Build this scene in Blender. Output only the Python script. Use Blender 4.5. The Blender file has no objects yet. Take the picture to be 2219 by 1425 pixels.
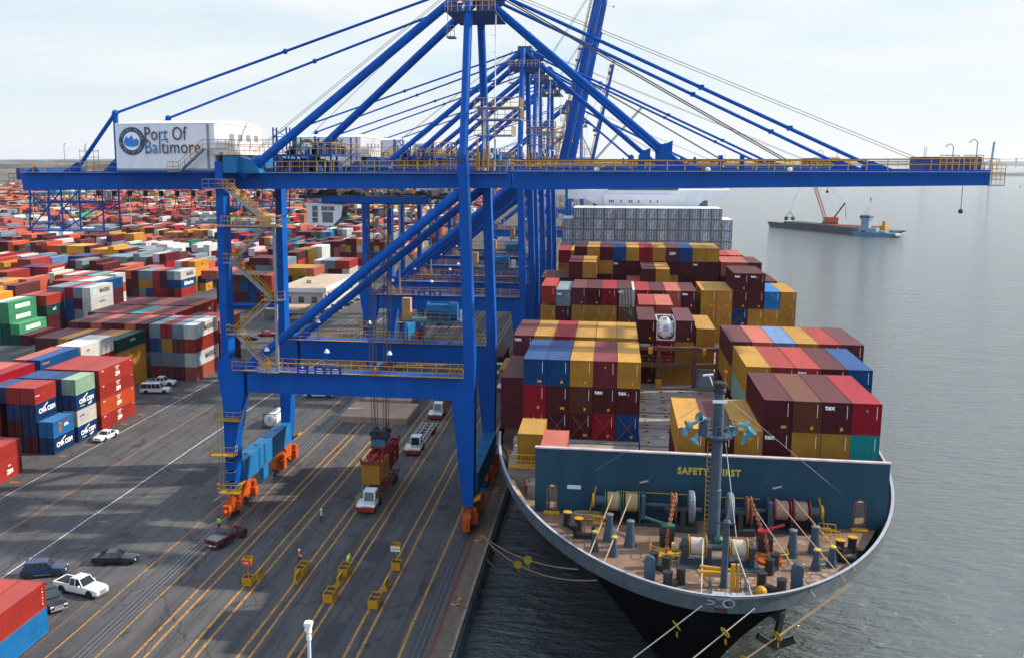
import bpy, bmesh, math, random
from mathutils import Vector, Matrix
R = math.radians
S = bpy.context.scene
COL = S.collection
random.seed(7)

# ------------------------------------------------------------------ camera
cd = bpy.data.cameras.new('camera'); cam = bpy.data.objects.new('camera', cd); COL.objects.link(cam)
cam.location = (0, 0, 45); cam.rotation_euler = (math.pi/2-.1661, 0, .1666)
cd.sensor_width = 36; cd.lens = 2175/2219*36; cd.shift_x = 150/2219; cd.clip_start = 1; cd.clip_end = 40000
S.camera = cam
# ------------------------------------------------------------------ light
SUN_EL, SUN_AZ = R(32), R(74)            # azimuth clockwise from +Y
w = bpy.data.worlds.new('World'); S.world = w; w.use_nodes = True
wn, wl = w.node_tree.nodes, w.node_tree.links
wn.clear()
def wnode(t, **k):
    n = wn.new(t)
    for a, b in k.items(): setattr(n, a, b)
    return n
wo = wnode('ShaderNodeOutputWorld'); wb = wnode('ShaderNodeBackground'); wb.inputs[1].default_value = .10
sky = wnode('ShaderNodeTexSky', sky_type='NISHITA', sun_disc=False, sun_elevation=SUN_EL, sun_rotation=SUN_AZ)
sky.air_density = 1.0; sky.dust_density = 1.0; sky.ozone_density = 1.4
tc = wnode('ShaderNodeTexCoord'); mp = wnode('ShaderNodeMapping'); mp.inputs['Scale'].default_value = (1.0, 1.0, 5.5)
mp.inputs['Rotation'].default_value = (R(5), R(-7), R(20))
nz = wnode('ShaderNodeTexNoise'); nz.inputs['Scale'].default_value = 2.6; nz.inputs['Detail'].default_value = 9; nz.inputs['Roughness'].default_value = .56
nz.inputs['Distortion'].default_value = .5
cr = wnode('ShaderNodeValToRGB'); cr.color_ramp.elements[0].position = .36; cr.color_ramp.elements[1].position = .60
cr.color_ramp.elements[0].color = (.12, .12, .12, 1); cr.color_ramp.elements[1].color = (.97, .97, .97, 1)
zz_ = wnode('ShaderNodeMapRange'); zz_.inputs[1].default_value = .0; zz_.inputs[2].default_value = .45; zz_.inputs[3].default_value = 1.0; zz_.inputs[4].default_value = .0; zm_ = wnode('ShaderNodeMath', operation='MULTIPLY')
sx = wnode('ShaderNodeSeparateXYZ'); hz = wnode('ShaderNodeMapRange'); hz.inputs[1].default_value = 0.0; hz.inputs[2].default_value = .10
hz.inputs[3].default_value = 1.0; hz.inputs[4].default_value = 0.0
mxm = wnode('ShaderNodeMath', operation='MAXIMUM')
mx = wnode('ShaderNodeMix', data_type='RGBA'); mx.inputs[7].default_value = (7.0, 7.3, 7.35, 1)
cm_ = wnode('ShaderNodeMix', data_type='RGBA'); cm_.inputs[6].default_value = (6.4, 7.6, 9.6, 1); cm_.inputs[7].default_value = (6.35, 6.6, 6.7, 1)
hz.interpolation_type = 'SMOOTHSTEP'
wl.new(tc.outputs['Generated'], mp.inputs[0]); wl.new(mp.outputs[0], nz.inputs[0]); wl.new(nz.outputs[0], cr.inputs[0])
wl.new(tc.outputs['Generated'], sx.inputs[0]); wl.new(sx.outputs[2], hz.inputs[0])
wl.new(cr.outputs[0], mxm.inputs[0]); wl.new(hz.outputs[0], mxm.inputs[1])

dt_ = wnode('ShaderNodeVectorMath', operation='DOT_PRODUCT'); dt_.inputs[1].default_value = (.55, .835, 0)   # splits sky ahead from behind; unseen rear and zenith brightened as added fill light
dm_ = wnode('ShaderNodeMath', operation='MULTIPLY_ADD'); dm_.inputs[1].default_value = -.55; ds_ = wnode('ShaderNodeMath', operation='MINIMUM'); ds_.inputs[1].default_value = 10
wl.new(tc.outputs['Generated'], dt_.inputs[0]); wl.new(dt_.outputs['Value'], dm_.inputs[0]); wl.new(sx.outputs[2], dm_.inputs[2]); wl.new(dm_.outputs[0], zz_.inputs[0]); wl.new(mxm.outputs[0], zm_.inputs[0]); wl.new(zz_.outputs[0], cm_.inputs[0]); wl.new(cm_.outputs[2], mx.inputs[7]); zk_ = wnode('ShaderNodeMapRange'); zk_.inputs[3].default_value = .9; zk_.inputs[4].default_value = 0.0; wl.new(zz_.outputs[0], zk_.inputs[0]); zm_.operation = 'MAXIMUM'; wl.new(zk_.outputs[0], zm_.inputs[1]); wl.new(zm_.outputs[0], mx.inputs[0]); sm_ = wnode('ShaderNodeMix', data_type='RGBA'); sm_.inputs[0].default_value = .62; sm_.inputs[7].default_value = (5.3, 6.5, 7.5, 1); wl.new(sky.outputs[0], sm_.inputs[6]); wl.new(sm_.outputs[2], mx.inputs[6]); wl.new(mx.outputs[2], wb.inputs[0]); wl.new(wb.outputs[0], wo.inputs[0])
sd = bpy.data.lights.new('sun', 'SUN'); sun = bpy.data.objects.new('sun', sd); COL.objects.link(sun)
sd.energy = 5.0; sd.angle = R(1.0); sd.color = (1, .90, .76)
sdir = Vector((math.sin(SUN_AZ)*math.cos(SUN_EL), math.cos(SUN_AZ)*math.cos(SUN_EL), math.sin(SUN_EL)))
sun.rotation_euler = sdir.to_track_quat('Z', 'Y').to_euler(); sun.location = (60, 40, 120)
S.view_settings.view_transform = 'Standard'; S.view_settings.look = 'None'; S.view_settings.exposure = 0.55; S.view_settings.gamma = 1

# ------------------------------------------------------------------ materials
def mat(name, col, rough=.55, metal=0, nscale=0, namt=.0, rust=0, rustcol=(.16, .06, .025), bump=0, bscale=8, coord='Object', stretch=(1,1,1), objcol=False, spec=.4, attr=None, emis=None):
    m = bpy.data.materials.new(name); m.use_nodes = True
    n, l = m.node_tree.nodes, m.node_tree.links
    b = n['Principled BSDF']; b.inputs['Roughness'].default_value = rough; b.inputs['Metallic'].default_value = metal
    b.inputs['Specular IOR Level'].default_value = spec
    out = None
    if objcol:
        oi = n.new('ShaderNodeObjectInfo'); out = oi.outputs['Color']
    elif attr:
        at = n.new('ShaderNodeVertexColor'); at.layer_name = attr; out = at.outputs['Color']
    else:
        rgb = n.new('ShaderNodeRGB'); rgb.outputs[0].default_value = (*col, 1); out = rgb.outputs[0]
    tcn = n.new('ShaderNodeTexCoord'); mpn = n.new('ShaderNodeMapping'); mpn.inputs['Scale'].default_value = stretch
    l.new(tcn.outputs[coord], mpn.inputs[0]); vec = mpn.outputs[0]
    if objcol:                                     # every copy gets its own stains
        ad = n.new('ShaderNodeVectorMath'); ad.operation = 'ADD'
        cmb = n.new('ShaderNodeCombineXYZ'); ml = n.new('ShaderNodeMath'); ml.operation = 'MULTIPLY'; ml.inputs[1].default_value = 97
        l.new(oi.outputs['Random'], ml.inputs[0]); l.new(ml.outputs[0], cmb.inputs[0]); l.new(ml.outputs[0], cmb.inputs[2])
        l.new(vec, ad.inputs[0]); l.new(cmb.outputs[0], ad.inputs[1]); vec = ad.outputs[0]
    if namt:
        t = n.new('ShaderNodeTexNoise'); t.inputs['Scale'].default_value = nscale; t.inputs['Detail'].default_value = 6; t.inputs['Roughness'].default_value = .65
        l.new(vec, t.inputs[0])
        r = n.new('ShaderNodeMapRange'); r.inputs[1].default_value = .3; r.inputs[2].default_value = .7; r.inputs[3].default_value = 1-namt; r.inputs[4].default_value = 1+namt*.6
        l.new(t.outputs[0], r.inputs[0])
        mm = n.new('ShaderNodeMix'); mm.data_type = 'RGBA'; mm.blend_type = 'MULTIPLY'; mm.inputs[0].default_value = 1
        l.new(out, mm.inputs[6]); l.new(r.outputs[0], mm.inputs[7]); out = mm.outputs[2]
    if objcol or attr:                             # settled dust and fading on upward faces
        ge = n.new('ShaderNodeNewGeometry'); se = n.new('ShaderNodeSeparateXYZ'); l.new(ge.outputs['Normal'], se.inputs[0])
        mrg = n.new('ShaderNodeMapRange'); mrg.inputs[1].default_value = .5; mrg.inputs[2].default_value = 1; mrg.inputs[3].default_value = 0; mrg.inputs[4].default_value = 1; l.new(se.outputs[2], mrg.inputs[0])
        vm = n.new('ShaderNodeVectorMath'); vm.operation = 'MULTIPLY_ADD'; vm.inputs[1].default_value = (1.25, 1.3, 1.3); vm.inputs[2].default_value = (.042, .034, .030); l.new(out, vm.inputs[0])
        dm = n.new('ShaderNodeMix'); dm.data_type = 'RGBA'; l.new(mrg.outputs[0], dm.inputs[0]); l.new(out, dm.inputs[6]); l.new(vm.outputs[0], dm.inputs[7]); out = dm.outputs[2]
    if rust:
        t = n.new('ShaderNodeTexNoise'); t.inputs['Scale'].default_value = nscale*2.3 if nscale else 2; t.inputs['Detail'].default_value = 8; t.inputs['Roughness'].default_value = .7
        l.new(vec, t.inputs[0])
        r = n.new('ShaderNodeValToRGB'); r.color_ramp.elements[0].position = .72-rust; r.color_ramp.elements[1].position = .80-rust*.7
        l.new(t.outputs[0], r.inputs[0])
        mm = n.new('ShaderNodeMix'); mm.data_type = 'RGBA'; mm.inputs[7].default_value = (*rustcol, 1)
        l.new(r.outputs[0], mm.inputs[0]); l.new(out, mm.inputs[6]); out = mm.outputs[2]
    l.new(out, b.inputs['Base Color'])
    if bump:
        t = n.new('ShaderNodeTexNoise'); t.inputs['Scale'].default_value = bscale; t.inputs['Detail'].default_value = 5
        l.new(vec, t.inputs[0]); bp = n.new('ShaderNodeBump'); bp.inputs['Strength'].default_value = bump; bp.inputs['Distance'].default_value = .1
        l.new(t.outputs[0], bp.inputs['Height']); l.new(bp.outputs[0], b.inputs['Normal'])
    if emis:
        b.inputs['Emission Color'].default_value = (*emis[:3], 1); b.inputs['Emission Strength'].default_value = emis[3]
    return m
M = {}
M['blue'] = mat('crane_blue_paint', (.0008, .078, .36), .42, spec=.12, nscale=.35, namt=.22, rust=.035, stretch=(1, 1, .3), rustcol=(.03, .05, .12))
M['sky'] = mat('light_blue_paint', (.010, .135, .32), .45, spec=.2, nscale=.6, namt=.16, rust=.06, rustcol=(.05, .12, .2))
M['orange'] = mat('orange_paint', (.44, .075, .010), .5, spec=.2, nscale=1.2, namt=.25, rust=.13, rustcol=(.10, .03, .015))
M['yellow'] = mat('yellow_paint', (.46, .235, .015), .5, spec=.2, nscale=2, namt=.2, rust=.05)
M['grey'] = mat('galvanised_steel', (.24, .26, .28), .5, metal=.25, nscale=2, namt=.2)
M['dark'] = mat('dark_machinery', (.03, .035, .045), .55, nscale=2, namt=.4, rust=.06)
M['black'] = mat('black_rubber', (.015, .015, .016), .7)
M['white'] = mat('white_paint', (.72, .72, .71), .5, nscale=.8, namt=.10, rust=.02)
M['house'] = mat('white_cladding', (.74, .74, .76), .5, nscale=.5, namt=.07, stretch=(1, 1, .15))
M['glass'] = mat('window_glass', (.02, .03, .04), .08, spec=.8)
M['rust'] = mat('rusty_steel', (.22, .08, .035), .8, nscale=1.5, namt=.4, rust=.1, rustcol=(.06, .03, .02))
M['letter'] = mat('dark_lettering', (.05, .05, .07), .5)
M['letterblue'] = mat('blue_lettering', (.04, .16, .38), .5)
M['letterwhite'] = mat('white_lettering', (.8, .8, .78), .5)
M['steel'] = mat('rail_steel', (.26, .23, .21), .35, metal=.6, nscale=3, namt=.3)
M['red'] = mat('red_paint', (.26, .015, .012), .5, nscale=1.5, namt=.25, rust=.06)
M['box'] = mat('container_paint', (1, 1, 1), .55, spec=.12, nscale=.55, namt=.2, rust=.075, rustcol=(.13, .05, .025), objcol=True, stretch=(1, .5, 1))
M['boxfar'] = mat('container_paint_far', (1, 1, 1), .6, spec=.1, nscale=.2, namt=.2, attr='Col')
M['bars'] = mat('door_bars', (.16, .16, .16), .5, metal=.3, nscale=3, namt=.3)
M['sticker'] = mat('yellow_sticker', (.60, .27, .01), .5)
M['cloud'] = None

# ------------------------------------------------------------------ mesh builder
class MB:
    def __init__(s): s.v = []; s.f = []; s.m = []; s.cm = 0; s.c = []; s.cc = None
    def add(s, vs, fs):
        k = len(s.v); s.v += [tuple(v) for v in vs]
        for f in fs: s.f.append([k+i for i in f]); s.m.append(s.cm); s.c.append(s.cc)
        return s
    def box(s, x0, x1, y0, y1, z0, z1, M4=None):
        v = [(x0,y0,z0),(x1,y0,z0),(x1,y1,z0),(x0,y1,z0),(x0,y0,z1),(x1,y0,z1),(x1,y1,z1),(x0,y1,z1)]
        if M4 is not None: v = [M4 @ Vector(p) for p in v]
        return s.add(v, [(0,3,2,1),(4,5,6,7),(0,1,5,4),(1,2,6,5),(2,3,7,6),(3,0,4,7)])
    def cb(s, c, sz, M4=None):
        return s.box(c[0]-sz[0]/2, c[0]+sz[0]/2, c[1]-sz[1]/2, c[1]+sz[1]/2, c[2]-sz[2]/2, c[2]+sz[2]/2, M4)
    def prism(s, poly, axis, a, b):
        n = len(poly)
        def P(p, t): return (p[0], t, p[1]) if axis == 'y' else ((t, p[0], p[1]) if axis == 'x' else (p[0], p[1], t))
        return s.add([P(p, a) for p in poly]+[P(p, b) for p in poly], [list(range(n))[::-1], [n+i for i in range(n)]]+[(i, (i+1) % n, n+(i+1) % n, n+i) for i in range(n)])
    def beam(s, p, q, wd, h=None, up=(0,0,1)):
        p, q = Vector(p), Vector(q); h = h or wd; d = (q-p).normalized(); u = Vector(up)
        if abs(d.dot(u)) > .98: u = Vector((0,1,0))
        r = d.cross(u).normalized()*wd/2; u = r.cross(d).normalized()*h/2
        v = [p-r-u, p+r-u, p+r+u, p-r+u, q-r-u, q+r-u, q+r+u, q-r+u]
        return s.add(v, [(0,3,2,1),(4,5,6,7),(0,1,5,4),(1,2,6,5),(2,3,7,6),(3,0,4,7)])
    def tube(s, p, q, r, n=8, r2=None, cap=True):
        p, q = Vector(p), Vector(q); r2 = r if r2 is None else r2; d = (q-p)
        if d.length < 1e-6: return s
        d.normalize(); u = Vector((0,0,1)) if abs(d.z) < .95 else Vector((1,0,0))
        a = d.cross(u).normalized(); b = d.cross(a)
        v = []
        for c, rr in ((p, r), (q, r2)):
            for i in range(n):
                t = 2*math.pi*i/n; v.append(c+(a*math.cos(t)+b*math.sin(t))*rr)
        f = [(i, (i+1) % n, n+(i+1) % n, n+i) for i in range(n)]
        if cap: f += [list(range(n))[::-1], [n+i for i in range(n)]]
        return s.add(v, f)
    def path(s, pts, r, n=6):
        for a, b in zip(pts, pts[1:]): s.tube(a, b, r, n)
        return s
    def lathe(s, c, prof, n=16, axis='z'):
        v = []
        for rr, h in prof:
            for i in range(n):
                t = 2*math.pi*i/n; x, y = rr*math.cos(t), rr*math.sin(t)
                v.append((c[0]+x, c[1]+y, c[2]+h) if axis == 'z' else ((c[0]+h, c[1]+x, c[2]+y) if axis == 'x' else (c[0]+x, c[1]+h, c[2]+y)))
        f = []
        for k in range(len(prof)-1):
            for i in range(n): f.append((k*n+i, k*n+(i+1) % n, (k+1)*n+(i+1) % n, (k+1)*n+i))
        f.append(list(range(n))[::-1]); f.append([(len(prof)-1)*n+i for i in range(n)])
        return s.add(v, f)
    def ball(s, c, r, n=10, k=6, sc=(1,1,1)):
        v = []; f = []
        for j in range(k+1):
            ph = math.pi*j/k
            for i in range(n):
                t = 2*math.pi*i/n; v.append((c[0]+r*sc[0]*math.sin(ph)*math.cos(t), c[1]+r*sc[1]*math.sin(ph)*math.sin(t), c[2]-r*sc[2]*math.cos(ph)))
        for j in range(k):
            for i in range(n): f.append((j*n+i, j*n+(i+1) % n, (j+1)*n+(i+1) % n, (j+1)*n+i))
        return s.add(v, f)
    def mesh(s, name, mats, smooth=False):
        me = bpy.data.meshes.new(name); me.from_pydata(s.v, [], s.f)
        for m in (mats if isinstance(mats, (list, tuple)) else [mats]): me.materials.append(m)
        me.polygons.foreach_set('material_index', s.m)
        if any(c is not None for c in s.c):
            at = me.color_attributes.new('Col', 'FLOAT_COLOR', 'CORNER'); k = 0
            for p, c in zip(me.polygons, s.c):
                for li in p.loop_indices: at.data[li].color = (*c, 1)
        bm = bmesh.new(); bm.from_mesh(me); bmesh.ops.recalc_face_normals(bm, faces=bm.faces); bm.to_mesh(me); bm.free()
        if smooth: me.polygons.foreach_set('use_smooth', [True]*len(me.polygons)); me.set_sharp_from_angle(angle=R(35))
        return me
    def build(s, name, mats, parent=None, smooth=False, **k):
        o = bpy.data.objects.new(name, s.mesh(name, mats, smooth)); COL.objects.link(o)
        if parent: o.parent = parent
        tag(o, **k); return o
def tag(o, label=None, cat=None, group=None, kind=None):
    if label:
        if cat == 'shipping container':
            wc = lambda s: len(s.replace('-', ' ').replace(',', ' ').split())
            for cut, by in ((' the ', ' '), (' the ', ' '), (' a ', ' '), (' down,', ','), (' from right,', ' from right')):
                if wc(label) > 16: label = label.replace(cut, by, 1) if by.strip() != 'from right' else label
        o['label'] = label
    if cat: o['category'] = cat
    if group: o['group'] = group
    if kind: o['kind'] = kind
    return o
def empty(name, loc, rz=0, parent=None, **k):
    o = bpy.data.objects.new(name, None); COL.objects.link(o); o.location = loc; o.rotation_euler = (0,0,rz); o.empty_display_size = .3
    if parent: o.parent = parent
    tag(o, **k); return o
def kids(o): return [c for c in COL.objects if c.parent == o]
def copy_tree(o, parent=None, skip=()):
    c = o.copy(); COL.objects.link(c); c.parent = parent
    for ch in CH.get(o.name) or [x for x in COL.objects if x.parent == o]:
        if ch.name.split('.')[0] in skip: continue
        copy_tree(ch, c, skip)
    return c
CH = {}
def text_mesh(s, size, ext=.02, off=0, shear=0, xs=1, cx='CENTER', sp=1):
    cu = bpy.data.curves.new('t', 'FONT'); cu.body = s; cu.size = size; cu.extrude = ext; cu.offset = off; cu.align_x = cx; cu.align_y = 'CENTER'; cu.shear = shear; cu.resolution_u = 3
    cu.space_character = sp
    o = bpy.data.objects.new('t', cu); COL.objects.link(o); bpy.context.view_layer.update()
    me = bpy.data.meshes.new_from_object(o.evaluated_get(bpy.context.evaluated_depsgraph_get()))
    bpy.data.objects.remove(o); bpy.data.curves.remove(cu)
    if xs != 1:
        for v in me.vertices: v.co.x *= xs
    return me
def place_text(s, size, loc, face, m, parent=None, name='lettering', **k):
    """face: '-y' reads towards -Y, '+x' reads towards +X"""
    me = text_mesh(s, size, **k); me.materials.clear(); me.materials.append(m)
    rot = Matrix.Rotation(R(90), 4, 'X')
    if face == '+x': rot = Matrix.Rotation(R(90), 4, 'Z') @ rot
    me.transform(Matrix.Translation(loc) @ rot)
    o = bpy.data.objects.new(name, me); COL.objects.link(o)
    if parent: o.parent = parent
    return o
def rail(b, pts, h=1.1, post=1.8, r=.035, mid=True):
    """handrail along a polyline"""
    for a, c in zip(pts, pts[1:]):
        a, c = Vector(a), Vector(c); L = (c-a).length; n = max(1, round(L/post)); up = Vector((0,0,h))
        for i in range(n+1):
            p = a.lerp(c, i/n); b.tube(p, p+up, r, 4)
        b.tube(a+up, c+up, r*1.15, 4)
        if mid: b.tube(a+up*.5, c+up*.5, r, 4)
    return b
# ================================================================== SETTING
def ground_mat():
    m = bpy.data.materials.new('asphalt'); m.use_nodes = True; n, l = m.node_tree.nodes, m.node_tree.links
    b = n['Principled BSDF']; b.inputs['Roughness'].default_value = .85; b.inputs['Specular IOR Level'].default_value = .25
    tcn = n.new('ShaderNodeTexCoord')
    def noise(sc, det, st=(1,1,1), ro=.6, dist=0):
        mpn = n.new('ShaderNodeMapping'); mpn.inputs['Scale'].default_value = st; l.new(tcn.outputs['Object'], mpn.inputs[0])
        t = n.new('ShaderNodeTexNoise'); t.inputs['Scale'].default_value = sc; t.inputs['Detail'].default_value = det; t.inputs['Roughness'].default_value = ro; t.inputs['Distortion'].default_value = dist
        l.new(mpn.outputs[0], t.inputs[0]); return t.outputs[0]
    def ramp(src, a, b2, ca, cb):
        r = n.new('ShaderNodeValToRGB'); r.color_ramp.elements[0].position = a; r.color_ramp.elements[1].position = b2
        r.color_ramp.elements[0].color = (*ca, 1); r.color_ramp.elements[1].color = (*cb, 1); l.new(src, r.inputs[0]); return r.outputs[0]
    def mult(a, c, t='MULTIPLY', f=1):
        x = n.new('ShaderNodeMix'); x.data_type = 'RGBA'; x.blend_type = t; x.inputs[0].default_value = f; l.new(a, x.inputs[6]); l.new(c, x.inputs[7]); return x.outputs[2]
    base = ramp(noise(.045, 5, (1, .35, 1)), .35, .65, (.075, .072, .074), (.103, .099, .098))
    base = mult(base, ramp(noise(.5, 8, (1, .25, 1), .7), .35, .62, (.72, .72, .74), (1.06, 1.05, 1.04)))
    base = mult(base, ramp(noise(.28, 6, (1, .6, 1), .62, 1.0), .30, .40, (.50, .50, .52), (1, 1, 1)))
    base = mult(base, ramp(noise(9, 3), .3, .7, (.86, .86, .86), (1.1, 1.1, 1.1)))
    base = mult(base, ramp(noise(1.6, 4, (1, .02, 1)), .38, .52, (.70, .70, .72), (1, 1, 1)))
    mv = n.new('ShaderNodeMapping'); mv.inputs['Scale'].default_value = (1, .45, 1); l.new(tcn.outputs['Object'], mv.inputs[0])
    ad = n.new('ShaderNodeVectorMath'); ad.operation = 'ADD'; tn = n.new('ShaderNodeTexNoise'); tn.inputs['Scale'].default_value = .6; tn.inputs['Detail'].default_value = 5; l.new(tcn.outputs['Object'], tn.inputs[0])
    l.new(mv.outputs[0], ad.inputs[0]); l.new(tn.outputs['Color'], ad.inputs[1])
    vo = n.new('ShaderNodeTexVoronoi'); vo.feature = 'DISTANCE_TO_EDGE'; vo.inputs['Scale'].default_value = .16; l.new(ad.outputs[0], vo.inputs[0])
    base = mult(base, ramp(vo.outputs['Distance'], .0, .012, (.45, .45, .45), (1, 1, 1)))
    l.new(base, b.inputs['Base Color'])
    bp = n.new('ShaderNodeBump'); bp.inputs['Strength'].default_value = .35; bp.inputs['Distance'].default_value = .03
    l.new(noise(14, 4), bp.inputs['Height']); l.new(bp.outputs[0], b.inputs['Normal'])
    return m
M['asphalt'] = ground_mat()
M['patch'] = mat('newer_asphalt', (.035, .036, .042), .85, nscale=2, namt=.3, coord='Object')
M['concrete'] = mat('quay_concrete', (.15, .11, .085), .9, nscale=.7, namt=.4, rust=.1, rustcol=(.09, .07, .055), bump=.3, bscale=6)
M['trench'] = mat('cable_trench_steel', (.045, .05, .06), .6, nscale=2, namt=.4)
def paint_mat(name, c, wear=.44):
    m = bpy.data.materials.new(name); m.use_nodes = True; n, l = m.node_tree.nodes, m.node_tree.links
    b = n['Principled BSDF']; b.inputs['Roughness'].default_value = .75
    tcn = n.new('ShaderNodeTexCoord'); t = n.new('ShaderNodeTexNoise'); t.inputs['Scale'].default_value = 1.6; t.inputs['Detail'].default_value = 9; t.inputs['Roughness'].default_value = .75
    l.new(tcn.outputs['Object'], t.inputs[0]); r = n.new('ShaderNodeValToRGB'); r.color_ramp.elements[0].position = wear-.06; r.color_ramp.elements[1].position = wear+.10
    l.new(t.outputs[0], r.inputs[0]); x = n.new('ShaderNodeMix'); x.data_type = 'RGBA'; x.inputs[6].default_value = (.085, .075, .068, 1); x.inputs[7].default_value = (*c, 1)
    l.new(r.outputs[0], x.inputs[0]); l.new(x.outputs[2], b.inputs['Base Color']); return m
M['lineyel'] = paint_mat('worn_yellow_line_paint', (.42, .19, .02))
M['lineorange'] = paint_mat('worn_orange_line_paint', (.32, .12, .02), .46)
M['linewhite'] = paint_mat('worn_white_line_paint', (.55, .54, .52), .40)

g = MB(); g.add([(-9000, -300, 0), (-15.2, -300, 0), (-15.2, 1900, 0), (-9000, 1900, 0)], [(0,1,2,3)]); g.build('ground', M['asphalt'], kind='structure')
g = MB(); g.box(-15.2, -13.4, -300, 1900, -3.4, .02); g.build('quay_edge', M['concrete'], kind='structure')
# fender timber and low kerb along the cope
M['timber'] = mat('weathered_timber', (.26, .21, .15), .9, nscale=1.5, namt=.5)
g = MB()
for i in range(60):
    y = 40+i*9.2
    g.box(-13.72, -13.42, y, y+8.7, .02, .24)
g.build('kerb', M['timber'], kind='structure')
g = MB(); g.box(-13.4, -13.25, -300, 1900, -3.4, -.35); g.build('quay_wall', mat('blue_grey_fender_face', (.06, .12, .17), .7, nscale=.5, namt=.5, rust=.1), kind='structure')
# painted lines
def wline(x, y0, y1, wd, m, seg=6, wob=.05, z=.004):
    random.seed(int(x*10)); b = MB(); n = int((y1-y0)/seg); vs = []
    for i in range(n+1):
        y = y0+(y1-y0)*i/n; o = random.uniform(-wob, wob); vs += [(x-wd/2+o, y, z), (x+wd/2+o, y, z)]
    b.add(vs, [(2*i, 2*i+1, 2*i+3, 2*i+2) for i in range(n)]); return b.build('lane_line', m, kind='structure')
for x in (-42.42, -41.33, -37.91, -36.74, -32.89, -31.81, -28.3, -27.34, -23.3, -22.05, -18.31):
    wline(x, 30, 760, .27, M['lineyel'])
for x in (-50.23, -45.75): wline(x, 30, 560, .17, M['lineyel'])
wline(-72.5, 40, 560, .24, M['lineorange']); wline(-64.85, 40, 600, .17, M['linewhite']); wline(-80.5, 40, 560, .12, M['linewhite'])
wline(-52.5, 79, 92, .10, M['lineorange'])
# slot dashes in front of the container rows
b = MB()
for i in range(30):
    y = 118+i*6.6+random.uniform(-.6, .6); x = -82.4+random.uniform(-.5, .4)
    b.box(x-.7, x+.7, y, y+.7, .001, .005)
b.build('slot_mark', M['lineorange'], kind='structure')
# crane rails with their channels
for xr in (-47.2, -16.5):
    b = MB(); b.box(xr-.75, xr+.75, 20, 1200, -.02, .004); b.build('rail_bed', M['trench'], kind='structure')
    b = MB()
    for d in (-.55, 0, .5): b.box(xr+d-.04, xr+d+.04, 20, 1200, .004, .03 if d else .05)
    b.build('crane_rail', M['steel'], kind='structure')
b = MB(); b.box(-24.55, -23.75, 20, 900, -.02, .006); b.build('cable_trench', M['trench'], kind='structure')
b = MB()
for x in (-15.75, -15.3): b.box(x-.06, x+.06, 20, 900, .004, .035)
b.build('cable_channel', mat('rusty_orange_channel', (.30, .085, .02), .8, nscale=2, namt=.4), kind='structure')
b = MB(); b.add([(-28.2+.15, 105.5, .003), (-24.7, 105.5, .003), (-24.7, 111.5, .003), (-28.05, 111.5, .003)], [(0,1,2,3)])
b.add([(-26.5, 84, .003), (-24.7, 84, .003), (-24.7, 90, .003), (-26.5, 90, .003)], [(0,1,2,3)])
b.add([(-60, 128, .003), (-56, 128, .003), (-56, 137, .003), (-60, 137, .003)], [(0,1,2,3)])
b.build('asphalt_patch', M['patch'], kind='structure')
b = MB()
random.seed(3)
for k in range(60):
    x = random.uniform(-62, -18); y = random.uniform(80, 200); r = random.uniform(.15, .9); pts = []
    for i in range(10):
        t = i*.628; q = r*random.uniform(.6, 1.2); pts.append((x+q*math.cos(t), y+q*1.5*math.sin(t), .0025+k*.00001))
    b.add(pts, [list(range(10))])
b.build('oil_stain', M['patch'], kind='structure')

random.seed(44); b = MB()
for k in range(34):
    x, y = random.uniform(-62, -18), random.uniform(70, 230); h = random.uniform(-.25, .25)+(math.pi if k % 2 else 0); cv = random.uniform(-.03, .03); pts = []
    for i in range(18): pts.append((x, y, h)); x += math.sin(h)*1.3; y += math.cos(h)*1.3; h += cv
    for o in (-.9, .9):
        vs = []
        for (px_, py_, hh) in pts:
            for e in (-.13, .13): vs.append((px_+math.cos(hh)*(o+e), py_-math.sin(hh)*(o+e), .0022+k*.00002))
        b.add(vs, [(2*i, 2*i+1, 2*i+3, 2*i+2) for i in range(17)])
b.build('tyre_mark', mat('tyre_mark_rubber', (.060, .058, .06), .85, nscale=1.5, namt=.35), kind='structure')
# ---- water
def water_mat():
    m = bpy.data.materials.new('harbour_water'); m.use_nodes = True; n, l = m.node_tree.nodes, m.node_tree.links
    b = n['Principled BSDF']; b.inputs['Base Color'].default_value = (.045, .055, .053, 1); b.inputs['Roughness'].default_value = .11; b.inputs['IOR'].default_value = 2.0
    b.inputs['Specular IOR Level'].default_value = .5
    tcn = n.new('ShaderNodeTexCoord'); prev = None
    for sc, st, strength, dist, det in ((.5, (.6, 1.5, 1), .9, .7, 6), (.11, (.7, 1.5, 1), .6, 1.0, 3), (2.2, (.8, 1.9, 1), .9, .22, 4)):
        mpn = n.new('ShaderNodeMapping'); mpn.inputs['Scale'].default_value = st; mpn.inputs['Rotation'].default_value = (0, 0, R(18)); l.new(tcn.outputs['Object'], mpn.inputs[0])
        t = n.new('ShaderNodeTexNoise'); t.inputs['Scale'].default_value = sc; t.inputs['Detail'].default_value = det; t.inputs['Distortion'].default_value = .4; l.new(mpn.outputs[0], t.inputs[0])
        bp = n.new('ShaderNodeBump'); bp.inputs['Strength'].default_value = strength; bp.inputs['Distance'].default_value = dist
        l.new(t.outputs[0], bp.inputs['Height'])
        if prev: l.new(prev, bp.inputs['Normal'])
        prev = bp.outputs[0]
    l.new(prev, b.inputs['Normal']); return m
M['water'] = water_mat()
g = MB(); g.add([(-13.3, -400, -2.6), (16000, -400, -2.6), (16000, 30000, -2.6), (-13.3, 30000, -2.6)], [(0,1,2,3)])
g.add([(-9000, 1900, -2.6), (-13.3, 1900, -2.6), (-13.3, 30000, -2.6), (-9000, 30000, -2.6)], [(0,1,2,3)])
g.build('water', M['water'], kind='structure')
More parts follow.
